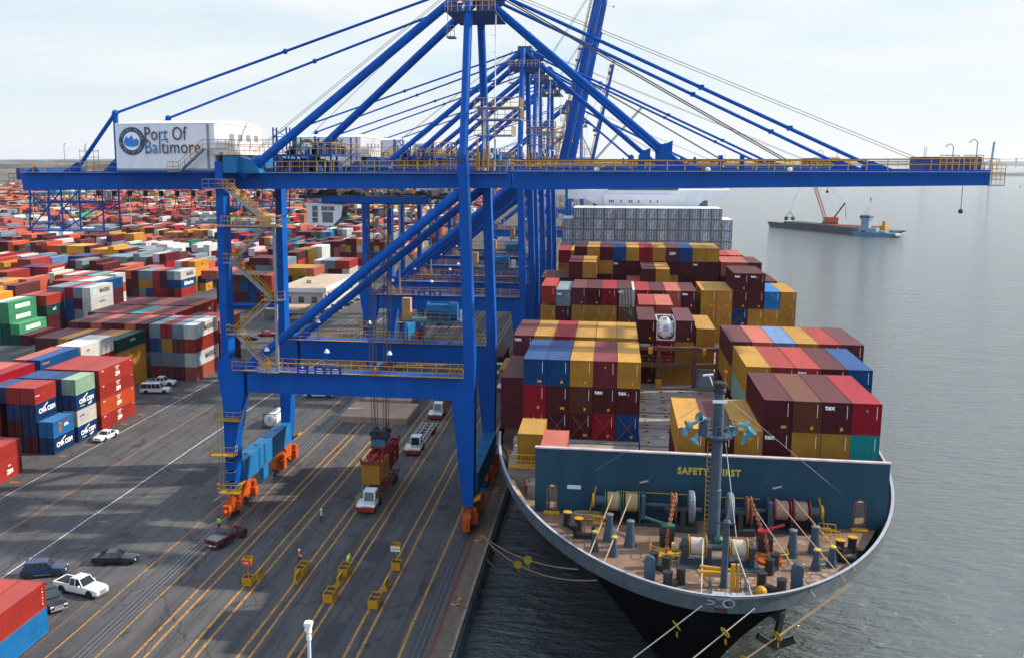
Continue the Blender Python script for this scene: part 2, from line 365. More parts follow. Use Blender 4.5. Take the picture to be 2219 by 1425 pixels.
# ---- far land
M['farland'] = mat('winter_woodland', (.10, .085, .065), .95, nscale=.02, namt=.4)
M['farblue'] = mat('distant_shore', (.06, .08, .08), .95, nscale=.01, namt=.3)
def ridge(name, x0, x1, y, h0, h1, m, step=60, depth=400, z0=-2.6, seed=1):
    random.seed(seed); b = MB(); n = int(abs(x1-x0)/step); vs = []
    for i in range(n+1):
        x = x0+(x1-x0)*i/n; h = random.uniform(h0, h1)*(1-.5*abs(2*i/n-1)**4); vs += [(x, y, z0), (x, y+random.uniform(10, 60), h), (x, y+depth, h*1.1), (x, y+depth+100, z0)]
    b.add(vs, [(4*i+k, 4*i+k+1, 4*i+5+k, 4*i+4+k) for i in range(n) for k in range(3)]); return b.build(name, m, kind='structure')
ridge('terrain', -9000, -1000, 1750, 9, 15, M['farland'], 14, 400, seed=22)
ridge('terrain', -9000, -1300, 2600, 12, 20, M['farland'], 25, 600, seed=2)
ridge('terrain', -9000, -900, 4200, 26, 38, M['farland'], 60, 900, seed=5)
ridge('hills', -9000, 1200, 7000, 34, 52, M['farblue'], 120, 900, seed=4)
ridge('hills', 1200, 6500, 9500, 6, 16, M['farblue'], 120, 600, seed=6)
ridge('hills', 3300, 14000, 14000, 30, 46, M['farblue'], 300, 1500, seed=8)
# ================================================================== CONTAINERS
PAL = dict(m=('maroon', (.060, .008, .013)), u=('crimson', (.22, .005, .014)), r=('red', (.25, .024, .019)), o=('orange', (.38, .055, .015)), s=('faded red', (.32, .075, .052)),
  y=('tan yellow', (.34, .165, .022)), Y=('bright yellow', (.46, .21, .02)), b=('blue', (.003, .045, .15)), n=('navy blue', (.003, .026, .09)), l=('light blue', (.01, .125, .32)),
  g=('grey', (.13, .17, .20)), w=('white', (.42, .41, .38)), G=('green', (.012, .10, .045)), E=('light green', (.045, .22, .11)), D=('dark green', (.006, .042, .036)),
  t=('teal', (.008, .22, .22)), M=('mint', (.19, .29, .21)), k=('brown', (.085, .026, .014)), R=('refrigerated white', (.42, .47, .52)), L=('pale blue', (.09, .17, .30)), p=('dusty maroon', (.085, .019, .024)))
def corr(n0, n1, depth, pitch=.28):
    """trapezoid corrugation profile between two coordinates -> list of (t, offset)"""
    L = n1-n0; k = max(1, round(L/pitch)); p = L/k; o = []
    for i in range(k):
        a = n0+i*p; o += [(a, 0), (a+p*.3, 0), (a+p*.45, -depth), (a+p*.8, -depth)]
    o.append((n1, 0)); return o
def container_mesh(L, H, door, W=2.438):
    b = MB(); w2 = W/2; e = .09
    # long sides
    for sgn in (-1, 1):
        pr = corr(.12, L-.12, .045); vs = []
        for t, d in pr: vs += [(sgn*(w2-.02+d), t, .16), (sgn*(w2-.02+d), t, H-.10)]
        b.add(vs, [(2*i, 2*i+2, 2*i+3, 2*i+1) for i in range(len(pr)-1)])
    # ends
    for y, s, isdoor in ((0, -1, door), (L, 1, not door)):
        if isdoor:
            b.box(-w2+.08, -.012, min(y-s*.10, y-s*.03), max(y-s*.10, y-s*.03), .14, H-.1); b.box(.012, w2-.08, min(y-s*.10, y-s*.03), max(y-s*.10, y-s*.03), .14, H-.1)
            for zz in (.55, 1.0, 1.5, 2.0, 2.3):
                b.box(-w2+.14, -.08, y+s*-.035, y+s*-.015, zz, zz+.12); b.box(.08, w2-.14, y+s*-.035, y+s*-.015, zz, zz+.12)
        else:
            pr = corr(-w2+.1, w2-.1, .05, .26); vs = []
            for t, d in pr: vs += [(t, y-s*(.03-d), .14), (t, y-s*(.03-d), H-.1)]
            b.add(vs, [(2*i, 2*i+2, 2*i+3, 2*i+1) for i in range(len(pr)-1)])
    # roof: shallow pressed panels
    pr = corr(.15, L-.15, .022, .36); vs = []
    for t, d in pr: vs += [(-w2+.07, t, H-.012+d), (w2-.07, t, H-.012+d)]
    b.add(vs, [(2*i, 2*i+1, 2*i+3, 2*i+2) for i in range(len(pr)-1)])
    b.box(-w2+.03, w2-.03, .03, L-.03, .10, .155)
    # frame
    for x in (-1, 1):
        xa, xb = sorted((x*w2, x*(w2-e)))
        b.box(xa, xb, .165, L-.165, .02, .165); b.box(xa, xb, .165, L-.165, H-.105, H-.004)
        for ya, yb in ((0, .12), (L-.12, L)): b.box(xa, xb, ya, yb, .12, H-.12)
        xa, xb = sorted((x*(w2+.002), x*(w2-.165)))
        for ya, yb in ((-.002, .165), (L-.165, L+.002)): b.box(xa, xb, ya, yb, 0, .12); b.box(xa, xb, ya, yb, H-.12, H+.004)
    for ya, yb in ((.01, .1), (L-.1, L-.01)): b.box(-w2+.165, w2-.165, ya, yb, .02, .15); b.box(-w2+.165, w2-.165, ya, yb, H-.11, H-.006)
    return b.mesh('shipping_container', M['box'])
def bars_mesh(H, W=2.438, big=False):
    b = MB()
    if big:
        for x in (-1.15, -.62, 0, .62, 1.15): b.box(x-.07, x+.07, -.06, -.02, .1, H-.06)
        for z in (.06, H-.12): b.box(-1.2, 1.2, -.06, -.02, z, z+.1)
        for x, z in ((-.9, .7), (.35, .9), (.9, 1.5), (-.3, 1.9)): b.box(x-.12, x+.12, -.06, -.02, z, z+.16)
    for x in (-.92, -.5, .5, .92): b.tube((x, -.03, .1), (x, -.03, H-.08), .022, 5)
    for x in (-.7, .7):
        for dx in (-.2, .22): b.box(x+dx-.13, x+dx+.1, -.06, -.035, 1.05, 1.12)
    return b.mesh('lock_rods', M['bars'])
MESH = {}
def cmesh(L, H, door):
    k = (L, H, door)
    if k not in MESH: MESH[k] = container_mesh(L, H, door)
    return MESH[k]
BARS = {}
L40, L20 = 12.19, 6.06
NBOX = [0]
TIER = {0: 'top tier', 1: 'second tier down', 2: 'third tier down', 3: 'fourth tier down', 4: 'fifth tier down'}
NTH = ['1st', '2nd', '3rd'] + ['%dth' % i for i in range(4, 20)]
ORD = ['first', 'second', 'third', 'fourth', 'fifth', 'sixth', 'seventh', 'eighth', 'ninth', 'tenth', 'eleventh', 'twelfth', 'thirteenth', 'fourteenth', 'fifteenth', 'sixteenth']
BX = {}
def box_at(x, y, z, ch, L=L40, H=2.59, door=True, label='', group=None, rods=False, jit=True):
    """x,y = right front bottom corner"""
    nm, c = PAL[ch]
    o = bpy.data.objects.new('shipping_container', cmesh(L, H, door)); COL.objects.link(o)
    f = random.uniform(.86, 1.12) if jit else 1
    o.color = (*[min(1, v*f) for v in c], 1)
    o.location = (x-1.219+random.uniform(-.012, .012), y+random.uniform(-.03, .03), z)
    tag(o, label=label, cat='shipping container', group=group)
    if rods:
        hk = (H, ch == 'R')
        if hk not in BARS: BARS[hk] = bars_mesh(H, big=hk[1])
        r = bpy.data.objects.new('lock_rods', BARS[hk]); COL.objects.link(r); r.parent = o
    NBOX[0] += 1
    return o
def stack(key, xr, y, z0, cols, desc, L=L40, H=2.59, door=True, pitch=2.52, group='containers stacked in the yard', rods=False, fromtop=True):
    """cols: from the right, each a string of colour codes bottom to top ('.' = left out, wholly hidden)"""
    out = {}
    for ci, s in enumerate(cols):
        z = z0
        for ti, ch in enumerate(s):
            if ch != '.':
                td = len(s)-1-ti
                cn = 'alone' if len(cols) == 1 else ('rightmost' if ci == 0 else ('leftmost' if ci == len(cols)-1 else '%s from right' % NTH[ci]))
                lb = '%s container, %s, %s, %s' % (PAL[ch][0], TIER[td], cn, desc)
                out[(ci, ti)] = box_at(xr-ci*pitch, y, z, ch, L, H, door, lb, group, rods)
            z += H+.012
    BX[key] = out
    return out
def side_text(o, s, size, m, along=.5, up=.55, L=L40, H=2.59, **k):
    """lettering on the long side facing +X"""
    return place_text(s, size, (1.222, L*along, H*up), '+x', m, parent=o, **k)
def panel(o, y0, y1, z0, z1, m, x=1.222, name='panel'):
    b = MB(); b.box(x-.004, x+.008, y0, y1, z0, z1); return b.build(name, m, o)
LW, LD = M['letterwhite'], M['letter']
YG = 'containers stacked in the yard'
# ---- yard: first row along the lane (right edge X=-84)
random.seed(11)
a = stack('reds', -84, 152.6, 0, ['rror'[::-1], 'rrrr', 'rrrr', 'rrrr'], 'red block behind the white saloon', H=2.59)
for t in range(4):
    o = a[(0, t)]; side_text(o, 'ZIM', .95, LW, .52, .34, off=.03); side_text(o, '6 045971\n4531', .42, LW, .52, .72); side_text(o, 'ZIMU', .3, LW, .10, .86)
    side_text(o, '22G1', .22, LW, .93, .86)
a = stack('bluemint', -84.2, 145.35, 0, ['nwnM', 'nnnn', '...b', '...b', '...o'][0:4], 'short block just left of the reds', L=L20, rods=True)
for t in (0, 2):
    o = a[(0, t)]; side_text(o, 'CMA CGM', .98, LW, .52, .5, L=L20, off=.03); side_text(o, 'INTERMODAL', .22, LW, .3, .22, L=L20)
    b = MB(); b.add([(1.228, 2.0, 1.75), (1.228, 3.6, 2.35), (1.228, 3.65, 2.2), (1.228, 2.2, 1.7)], [(0,1,2,3)]); b.add([(1.228, 3.6, .55), (1.228, 4.9, .85), (1.228, 4.6, .5), (1.228, 3.8, .35)], [(0,1,2,3)]); b.build('swoosh', LW, o)
side_text(a[(0, 1)], 'N-YAU', .5, M['letterblue'], .25, .62, L=L20)
a = stack('bluefront', -87.15, 138.5, 0, ['mnnr', 'nmbr', '...b', 'kkko'], 'short block left of the pale mint container', L=L20, rods=True)
o = a[(0, 2)]; side_text(o, 'CMA CGM', 1.0, LW, .52, .5, L=L20, off=.03)
b = MB(); b.add([(1.228, 2.0, 1.75), (1.228, 3.4, 2.35), (1.228, 3.5, 2.2), (1.228, 2.2, 1.7)], [(0,1,2,3)]); b.build('swoosh', LW, o)
side_text(a[(0, 3)], 'Hamburg', .3, LW, .12, .5, L=L20)
a = stack('lowblue', -84.35, 138.4, 0, ['nl'], 'two-high blue pair at the lane corner', L=L20, rods=True)
side_text(a[(0, 0)], 'CMA CGM', 1.0, LW, .5, .5, L=L20, off=.03)
b = MB(); b.add([(1.228, 2.0, 1.75), (1.228, 3.4, 2.35), (1.228, 3.5, 2.2), (1.228, 2.2, 1.7)], [(0,1,2,3)]); b.build('swoosh', LW, a[(0, 0)])
panel(a[(0, 1)], 1.6, 2.5, .5, 2.2, M['rust']); side_text(a[(0, 1)], 'CMR', .6, LW, .62, .55, L=L20, off=.02); panel(a[(0, 1)], 3.1, 4.8, 1.9, 2.15, M['red'])
a = stack('lowred', -84.3, 117.4, 0, ['rr', 'mr'], 'pair at the very left edge', rods=True)
side_text(a[(0, 0)], 'ZIM', .9, LW, .75, .4, off=.03); side_text(a[(0, 0)], '4531', .4, LW, .75, .75)
stack('edge', -92.6, 125.5, 0, ['oror', '...r'], 'behind the low red pair')
stack('row1c', -94.9, 139.2, 0, ['rruu'+'', 'mmms', '...s'], 'row behind the short blue blocks', H=2.9)
a = stack('row1d', -95.1, 153.4, 0, ['mmmb', 'mmms'], 'pair standing left of the red block', H=2.9)
side_text(a[(0, 3)], 'HYUNDAI', .5, M['sticker'], .14, .72, H=2.9)
a = stack('row1e', -94.8, 166.2, 0, ['mmuw', 'mmmw'], 'pale pair with white tops', H=2.9)
side_text(a[(0, 3)], 'GESL', .55, M['red'], .22, .62, H=2.9)
a = stack('yelgreen', -94.9, 179.8, 0, ['YYYD', 'mmmy', 'mmms', 'mmmm', 'mmmy', 'mmmp', 'mmmp'], 'row left of the parked white van', pitch=2.5)
side_text(a[(0, 3)], 'CAPITAL', .6, LW, .55, .62)
for t in range(3): side_text(a[(0, t)], 'm\nsc', 1.0, LD, .52, .5, off=.03)
a = stack('maersk', -84, 192.1, 0, ['swrw'[0]+'w'+'r'+'w', 'mgkg', 'kgyu', 'ugbg'], 'four-wide block behind the white pickup', H=2.9, rods=True)
M['starblue'] = mat('pale_blue_square', (.22, .55, .72), .5)
for t in (1, 3):
    o = a[(0, t)]; side_text(o, 'MAERSK', 1.55, LD, .63, .52, H=2.9, off=.035); panel(o, 1.2, 3.0, .6, 2.3, M['starblue'])
    b = MB(); pts = []
    for i in range(14):
        t2 = i*math.pi/7; q = .6 if i % 2 == 0 else .26; pts.append((1.236, 2.1+q*math.sin(t2), 1.45+q*math.cos(t2)))
    b.add(pts, [list(range(14))]); b.build('star_emblem', LW, o)
for c_ in a:
    if c_[0] > 0 or c_[1] in (0, 2): a[c_].color = (*[v*.9 for v in a[c_].color[:3]], 1)
stack('row2a', -94.5, 192.1, 0, ['..mm', '...s', '...m', '...p', '...s', '...m', 'mmmp'], 'low row left of the four-wide block', H=2.9)
stack('row3r', -84, 205.4, 0, ['mmms', 'mmmo', '...s', '...p'], 'directly behind the four-wide block', H=2.6)
stack('row3', -94.8, 205.4, 0, ['mmmr', '...m', '...s', '...t', '...m', '...r', '...m', '..mp'], 'second low row behind the four-wide block', H=2.9)
a = stack('row4', -94.9, 218.8, 0, ['mmmr', '...m', '...p', '...s', '...s', '...m', '...p', 'mmmr'], 'long low row before the open lane', H=2.9)
side_text(a[(0, 3)], 'ZIM', .9, LW, .6, .4, H=2.9, off=.03)
# greens at the left
a = stack('evg', -141.0, 223.5, 0, ['m', 'DE', 'DDEE', 'GGGw'], 'stepped green stack at the left edge', rods=False)
for k_ in ((1, 1), (2, 2), (2, 3)):
    panel(a[k_], 2.9, 9.3, .75, 1.75, LW); side_text(a[k_], 'EVERGREEN', .95, M['letter'] if k_[0] == 3 else mat('green_lettering', (.05, .2, .1), .5), .5, .48, off=.01)
side_text(a[(0, 0)], 'm', 1.2, M['sticker'], .6, .5, off=.05)
a = stack('evg2', -144, 237, 0, ['mmDr', 'mmmr', '...s'], 'behind the stepped green stack')
side_text(a[(0, 2)], 'ocl', 1.3, LW, .3, .55)
a = stack('bigm', -136.2, 245.4, 0, ['mwww', 'mgmg', 'mbbu', 'nbgg', 'nbkg'], 'five-wide block with black lettering', H=2.9)
side_text(a[(0, 3)], 'MAERSK', 1.55, LD, .63, .5, H=2.9, off=.035); panel(a[(0, 3)], 1.4, 3.0, .6, 2.2, M['starblue'])
side_text(a[(0, 2)], 'CRONOS', .8, M['letterblue'], .5, .5, H=2.9)
stack('row5', -140, 258.8, 0, ['mmmb', '...w', '...w', '...s', '...r', '..mr'], 'row behind the five-wide block', H=2.9)
a = stack('mint', -149.5, 272.2, 0, ['mmmM', 'mmtb', 'mmms', 'mmmw', 'mmms'], 'row with a pale green end box', H=2.9)
side_text(a[(0, 3)], 'UNIFLEX', 1.0, LW, .45, .5, H=2.9, off=.02)
a = stack('cosco', -145, 276.3, 0, ['lwow'], 'narrow stack beside the pale green end box', L=L20, H=2.9)
for t in (1, 3): side_text(a[(0, t)], 'COSCO', .9, M['letterblue'], .5, .5, L=L20, H=2.9)
a = stack('saf', -140.5, 312, 0, ['rbw', 'mng', 'umm', 'urr', 'byg', 'gyg', 'kmm', 'mmo', 'mGk', 'mmo'], 'long block with white, blue and red ends', H=2.9, group=YG)
side_text(a[(0, 2)], 'MAERSK', 1.55, LD, .6, .5, H=2.9, off=.03); side_text(a[(0, 1)], 'Safmarine', 1.9, LW, .5, .5, H=2.9, off=.04)
a = stack('y3', -139.5, 330, 0, ['Yn'], 'low pair right of the long block', L=L20); side_text(a[(0, 1)], 'CMA CGM', .8, LW, .5, .5, L=L20); side_text(a[(0, 0)], 'm', 1.3, LD, .5, .5, L=L20, off=.05)
a = stack('y4', -142.3, 328, 0, ['yyYY', '.mms', '.mmw'], 'tan stack behind the long block')
for t in (2, 3): side_text(a[(0, t)], 'm', 1.6, LD, .5, .5, off=.06)
a = stack('msc', -172.3, 262, 0, ['kmYY', 'mmky', '...g'], 'yellow stack at the left edge'); side_text(a[(0, 3)], 'm\nsc', 1.1, LD, .5, .5, off=.04)
stack('redl', -180, 276, 0, ['mmmr', '...r'], 'orange-red stack behind the yellow one at the edge', H=2.9)
a = stack('ham', -182.3, 302.3, 0, ['kmwr', 'mbgu', 'mnum', 'mbnb'], 'red and white stack near the left edge')
side_text(a[(0, 3)], 'HAMBURG SUD', 1.1, LW, .5, .5, off=.03)
stack('bl', -196.2, 328, 0, ['mmbL', 'mmnn', 'mnng', 'mmmb', 'mkng'], 'blue block near the left edge', H=2.7)
a = stack('gr2', -189, 339.4, 0, ['nGEm', 'nGnb', 'mmnb'], 'maroon over bright green stack'); a[(0, 2)].color = (.01, .30, .07, 1)
panel(a[(0, 2)], 2.9, 9.3, .75, 1.75, LW)
# stacks seen between the crane legs
a = stack('leg1', -101.8, 291, 0, ['mmrr', 'mmbm', 'bbnm', 'bmbD', 'mmkm', 'bmkm'], 'tall block left of the flat-roofed office', H=2.6)
stack('leg2', -118.7, 301, 0, ['mmms', 'mmmy', '...s', '...o'], 'row behind the tall block by the office')
stack('leg3', -118.6, 344, 0, ['mmgr', 'mrgm', 'mggm', 'mgrm'], 'four-wide block seen through the crane stair')
stack('leg4', -95.1, 313.4, 0, ['mmDs', 'mmGy', 'mmyy', 'mmmy', 'mmms'], 'row directly behind the office')
stack('leg5', -88, 331, 0, ['wwwr', 'mrmr', 'ggmg', 'gggg', 'ggww'], 'grey doored block right of the office', H=2.8)
a = stack('leg6', -128, 425, 0, ['uYr', 'mmu', 'mym', 'kut', 'mnb', 'nbm'], 'block with a red box above a yellow one', H=2.9)
stack('leg7', -134, 470, 0, ['onLl', 'mnng', 'mGGG'], 'pale blue box in the centre yard', H=2.7)
stack('leg8', -128, 478, 0, ['srYw', 'mmmg', 'mmmm'], 'white box above yellow in the centre yard', H=2.9)
stack('leg9', -121, 520, 0, ['YYYr', 'mmmm', 'EEmm'], 'red box above three yellows in the yard', H=2.9)
print('yard individuals', NBOX[0])
# ================================================================== GANTRY CRANES (local y=0 is the near leg frame)
def build_crane(root, full=True, boom_up=None):
    """root: Empty at (0,Y0,0). Parts in local coordinates, x as in the world."""
    B, SK, Y_, G_ = M['blue'], M['sky'], M['yellow'], M['grey']
    P = lambda b, n, m, par=root, **k: b.build(n, m, par, **k)
    for yy in (0, 22):
        # landside leg: straight above the portal, flared below
        b = MB(); b.prism([(-47.9,2.9), (-46.75,2.9), (-46.35,10), (-45.1,16.3), (-45.1,19.1), (-46.95,20.4), (-46.95,44.9), (-47.9,44.9), (-47.95,21), (-48.7,19.4), (-48.0,15)], 'y', yy-1.1, yy+1.1)
        leg = P(b, 'leg', B)
        for z in (24.5, 31.8, 38.6):
            m_ = MB(); m_.box(-47.96, -46.89, yy-1.16, yy+1.16, z, z+.14); m_.build('leg_flange', B, leg)
        # waterside leg
        b = MB(); b.prism([(-17.25,2.9), (-15.95,2.9), (-15.85,16), (-15.9,21), (-16.95,45.6), (-18.05,45.6), (-17.2,21), (-17.3,19.1), (-18.7,16.3), (-18.3,13)], 'y', yy-1.05, yy+1.05)
        leg = P(b, 'leg', B)
        m_ = MB(); m_.tube((-17.45, yy-1.12, 45.0), (-17.45, yy+1.12, 45.0), .34, 14); m_.build('hinge_pin', M['dark'], leg)
        # portal beam
        b = MB(); b.box(-44.7, -17.4, yy-.95, yy+.95, 16.3, 19.1)
        b.box(-45.0, -17.3, yy-1.02, yy+1.02, 19.1, 19.22)
        for i in range(11): b.box(-43+i*2.45, -42.85+i*2.45, yy-1.0, yy-.95, 18.3-.5*(i % 2), 19.0)
        pb_ = P(b, 'portal_beam', B); b = MB()
        for i in range(9): x = -42+i*3; b.box(x, x+.05, yy-.962, yy-.95, 16.35, 19.0)
        b.build('weld_seam', M['bluedark'], pb_)
        b = MB(); rail(b, [(-46.4, yy-1.5, 19.2), (-17.2, yy-1.5, 19.2)]); rail(b, [(-44.4, yy+1.3, 19.2), (-17.4, yy+1.3, 19.2)])
        b.box(-46.4, -17.2, yy-1.55, yy-1.0, 19.13, 19.2); P(b, 'handrail', Y_)
        # diagonal tube
        b = MB(); b.tube((-44.6, yy, 19.6), (-17.9, yy, 41.2), .56, 14); b.tube((-20.6, yy, 39.05), (-18.1, yy, 41.05), .66, 14); b.tube((-45.6, yy, 18.8), (-43.6, yy, 20.4), .66, 12)
        P(b, 'diagonal_brace', B, smooth=True)
        # horizontal ties beside the stair
        for z in (37.0, 27.2):
            b = MB(); b.tube((-48.0, yy-.2, z), (-40.6, yy-.2, z), .24, 10)
            if yy == 0: P(b, 'stair_tie', B, smooth=True)
        # legs of the A-frame
        b = MB(); ya = yy+(6.2 if yy == 0 else -6.2)
        b.tube((-17.5, yy, 45.3), (-17.7, ya, 66), .52, 16); P(b, 'mast_leg', B, smooth=True)
        b = MB(); b.tube((-44.0, yy+(1.2 if yy == 0 else -1.2), 44.0), (-18.6, ya, 65.0), .54, 14); b.tube((-45.4, yy+(1.2 if yy == 0 else -1.2), 43.4), (-43.0, yy+(1.2 if yy == 0 else -1.2), 44.9), .8, 12)
        P(b, 'backstay', B, smooth=True)
        # thin rear tie and its strut
        yt = 3.2 if yy == 0 else 18.8
        b = MB(); b.tube((-62.7, yt, 50.9), (-18.6, ya, 65.6), .17, 8)
        b.lathe((-40.5, yt+(ya-yt)*.505, 58.3), [(.05,-.3), (.32,-.2), (.32,.2), (.05,.3)], 8, 'x')
        P(b, 'rear_tie', B, smooth=True)
        b = MB(); b.tube((-62.7, yt, 43.6), (-62.7, yt, 50.9), .34, 10); b.tube((-62.7, yt, 50.9), (-68.6, yt, 43.6), .26, 10); b.ball((-62.7, yt, 50.9), .45, 10, 6)
        b.prism([(-70.6,43.4), (-67.4,43.4), (-68.3,44.8)], 'y', yt-.15, yt+.15); b.prism([(-65,43.4), (-62.2,43.4), (-62.6,45.6)], 'y', yt-.15, yt+.15)
        P(b, 'rear_strut', B, smooth=True)
    # girder (two box beams with ties)
    for y0, y1 in ((2.6, 4.2), (17.8, 19.4)):
        b = MB(); b.prism([(-75.8,41.15), (-12.1,41.75), (-12.1,43.78), (-75.8,43.42), (-76.0,43.0)], 'y', y0, y1)
        b.box(-75.7, -12.2, y0-.12, y0, 43.3, 43.42); gd = P(b, 'girder', B)
        b = MB()
        for i in range(15): x = -74+i*4.3; b.box(x, x+.05, y0-.012, y0, 41.5, 43.28)
        b.build('weld_seam', M['bluedark'], gd)
    b = MB()
    for x in (-75.4, -62, -34, -22, -12.6): b.box(x-.5, x+.5, 4.2, 17.8, 42.0, 43.3)
    P(b, 'girder_tie', B)
    # landside leg-top tie
    b = MB(); b.box(-46.9, -45.2, -1.0, 23.0, 43.5, 45.5); b.prism([(-46.9,43.45), (-42.6,43.45), (-43.4,44.9), (-45.2,45.5), (-46.9,45.5)], 'y', .2, 2.2); P(b, 'leg_top_tie', SK)
    b = MB(); b.box(-48.4, -46.4, -.3, 22.3, 45.6, 45.68); rail(b, [(-46.4, -.2, 45.68), (-46.4, 22, 45.68)]); P(b, 'handrail', Y_)
    # walkways on the girder
    b = MB()
    for yw in (1.9, 19.9): rail(b, [(-43, yw, 43.6), (-12.5, yw, 43.75)], 1.25)
    rail(b, [(-75.5, 1.9, 43.5), (-62, 1.9, 43.5)], 1.3); rail(b, [(-75.5, 20, 43.5), (-62, 20, 43.5)], 1.3)
    P(b, 'handrail', Y_)
    b = MB()
    for yw in (1.7, 19.4): b.box(-75.5, -12.5, yw, yw+.8, 43.45, 43.52)
    P(b, 'walkway', G_)
    # machinery house
    b = MB(); b.box(-61.3, -48.3, .2, 17.2, 43.75, 49.5); b.prism([(.1,49.5), (17.3,49.5), (8.7,50.15)], 'x', -61.45, -48.2)
    for i in range(44): b.box(-61.2+i*.295, -61.12+i*.295, .15, .2, 43.8, 49.5)
    for i in range(56): b.box(-48.3, -48.25, .4+i*.3, .48+i*.3, 43.8, 49.5)
    hs = P(b, 'machinery_house', M['house'])
    b = MB(); b.box(-61.6, -44.8, -.2, 17.4, 43.5, 43.72); P(b, 'house_floor', B)
    b = MB(); b.box(-48.24, -48.2, 1.5, 2.5, 43.8, 46.0); b.build('door', G_, hs)
    b = MB()
    for i in range(4): b.box(-48.24, -48.19, 5+i*3, 6.4+i*3, 47.5, 48.3)
    b.build('louvre', G_, hs)
    b = MB(); b.box(-49.3, -49.0, .08, .15, 43.8, 49.4); b.box(-61.3, -48.3, .1, .15, 43.8, 44.0); b.build('flashing', G_, hs)
    for s, x0_, x1_, zb in (('Port Of', -57.35, -51.85, 47.45), ('Baltimore', -57.35, -50.15, 45.85)):
        me = text_mesh(s, 2.35, .04, off=-.012, sp=1.02, cx='LEFT'); me.materials.clear(); me.materials.append(M['letter']); me.materials.append(M['letterblue'])
        xs = [v.co.x for v in me.vertices]; a_, c_ = min(xs), max(xs); k_ = (x1_-x0_)/(c_-a_); ys = sorted(v.co.y for v in me.vertices); yb_ = ys[len(ys)//50]
        for v in me.vertices: v.co.x = (v.co.x-a_)*k_; v.co.y -= yb_
        for p in me.polygons:
            f = p.center.x/(x1_-x0_)
            if (s[0] == 'P' and .36 < f < .50) or (s[0] == 'B' and f < .3): p.material_index = 1
        me.transform(Matrix.Translation((x0_, .06, zb)) @ Matrix.Rotation(R(90), 4, 'X'))
        o = bpy.data.objects.new('lettering', me); COL.objects.link(o); o.parent = hs
    # serifs
    b = MB()
    for x, z in ((-57.15,47.45), (-57.15,48.95), (-57.1,45.85), (-57.1,47.3), (-54.6,45.85), (-54.95,47.45)): b.box(x-.26, x+.26, .0, .06, z-.0, z+.09)
    b.cm = 0; b.build('serif', M['letter'], hs)
    # round emblem: dark ring with a blue harbour scene
    b = MB(); cx, cz = -59.1, 47.35
    b.lathe((cx, .02, cz), [(0,.18), (1.72,.18), (1.72,.10)], 36, 'y'); o = b.build('emblem', M['letter'], hs)
    b = MB(); b.lathe((cx, -.04, cz), [(0,.1), (1.12,.1), (1.12,.12)], 32, 'y'); b.build('emblem_field', LW, o)
    b = MB(); b.prism([(cx-1.05,cz-.1), (cx-.8,cz-.55), (cx,cz-.72), (cx+.8,cz-.55), (cx+1.05,cz-.1), (cx+.7,cz+.35), (cx+.3,cz+.15), (cx,cz+.75), (cx-.35,cz+.3), (cx-.7,cz+.6)], 'y', .0, .05); b.build('emblem_scene', mat('emblem_blue', (.02, .2, .55), .5) if 'emb' not in M else M['emb'], o)
    for k_ in range(26):
        t = 2*math.pi*k_/26
        if k_ % 13 in (0, 6, 12): continue
        q = MB(); c = Vector((cx+1.42*math.cos(t), .02, cz+1.42*math.sin(t))); r_ = Vector((-math.sin(t), 0, math.cos(t))); u_ = Vector((math.cos(t), 0, math.sin(t)))
        if k_ == 1: emb = MB()
        w_ = .05+.06*((k_*7) % 3)/2
        emb.add([c-r_*w_-u_*.16, c+r_*w_-u_*.16, c+r_*w_+u_*.16, c-r_*w_+u_*.16], [(0,1,2,3)])
    emb.build('emblem_legend', mat('emblem_legend_blue', (.12, .25, .4), .5), o)
    # stair up to the house deck
    b = MB(); b.beam((-52.5, -.7, 43.7), (-49.3, -.7, 46.4), .9, .16); b.box(-49.3, -46.6, -1.2, -.2, 46.3, 46.42); b.box(-54, -52.4, -1.2, -.2, 43.6, 43.7); st = P(b, 'stair', G_)
    b = MB(); rail(b, [(-54, -1.2, 43.7), (-52.5, -1.2, 43.7), (-49.3, -1.2, 46.4), (-46.4, -1.2, 46.4)], 1.1, 1.0); rail(b, [(-46.4, -1.2, 46.4), (-46.4, 3, 46.4)], 1.1, 1.0); rail(b, [(-46.4, 3, 46.4), (-41.5, 3, 46.4)]); b.build('handrail', Y_, st)
    # hoist machinery on the girder
    random.seed(21); b = MB()
    b.box(-42.5, -34.6, 4, 17, 45.5, 45.75)
    for i in range(34):
        x = random.uniform(-42.3, -35); y = random.choice([4.3, 8, 12, 16.5]); h = random.uniform(.3, 1.5)
        b.box(x, x+random.uniform(.15, .9), y, y+random.uniform(.3, 1.4), 43.5 if i % 2 else 45.75, (43.5 if i % 2 else 45.75)+h+(.6 if i % 2 else 0))
    for x in (-42, -39.5, -37, -35): b.tube((x, 5, 43.4), (x, 5, 48.0), .13, 6); b.tube((x, 15, 43.4), (x, 15, 48), .13, 6)
    b.tube((-41.5, 6, 44.6), (-36, 6, 44.6), .6, 10); b.lathe((-31.6, 5, 44.2), [(.1,0), (.75,0), (.75,.5), (.1,.5)], 14, 'y')
    P(b, 'hoist_machinery', M['bluedark'])
    b = MB(); rail(b, [(-42.6, 3.6, 45.75), (-34.4, 3.6, 45.75)], 1.4, .9); rail(b, [(-34.4, 3.6, 45.75), (-34.4, 17, 45.75)], 1.4); rail(b, [(-42.6, 17, 45.75), (-34.4, 17, 45.75)], 1.4)
    for i in range(7): b.tube((-41+i*1.1, 4.1, 43.6), (-41+i*1.1, 4.1, 45.6), .05, 4)
    P(b, 'machinery_rail', Y_)
    b = MB()
    for dx, dy in ((-.9,0), (.9,0), (-.9,1.4), (.9,1.4)): b.beam((-42.6+dx, 8+dy, 43.5), (-42.6+dx, 8+dy, 49.2), .16)
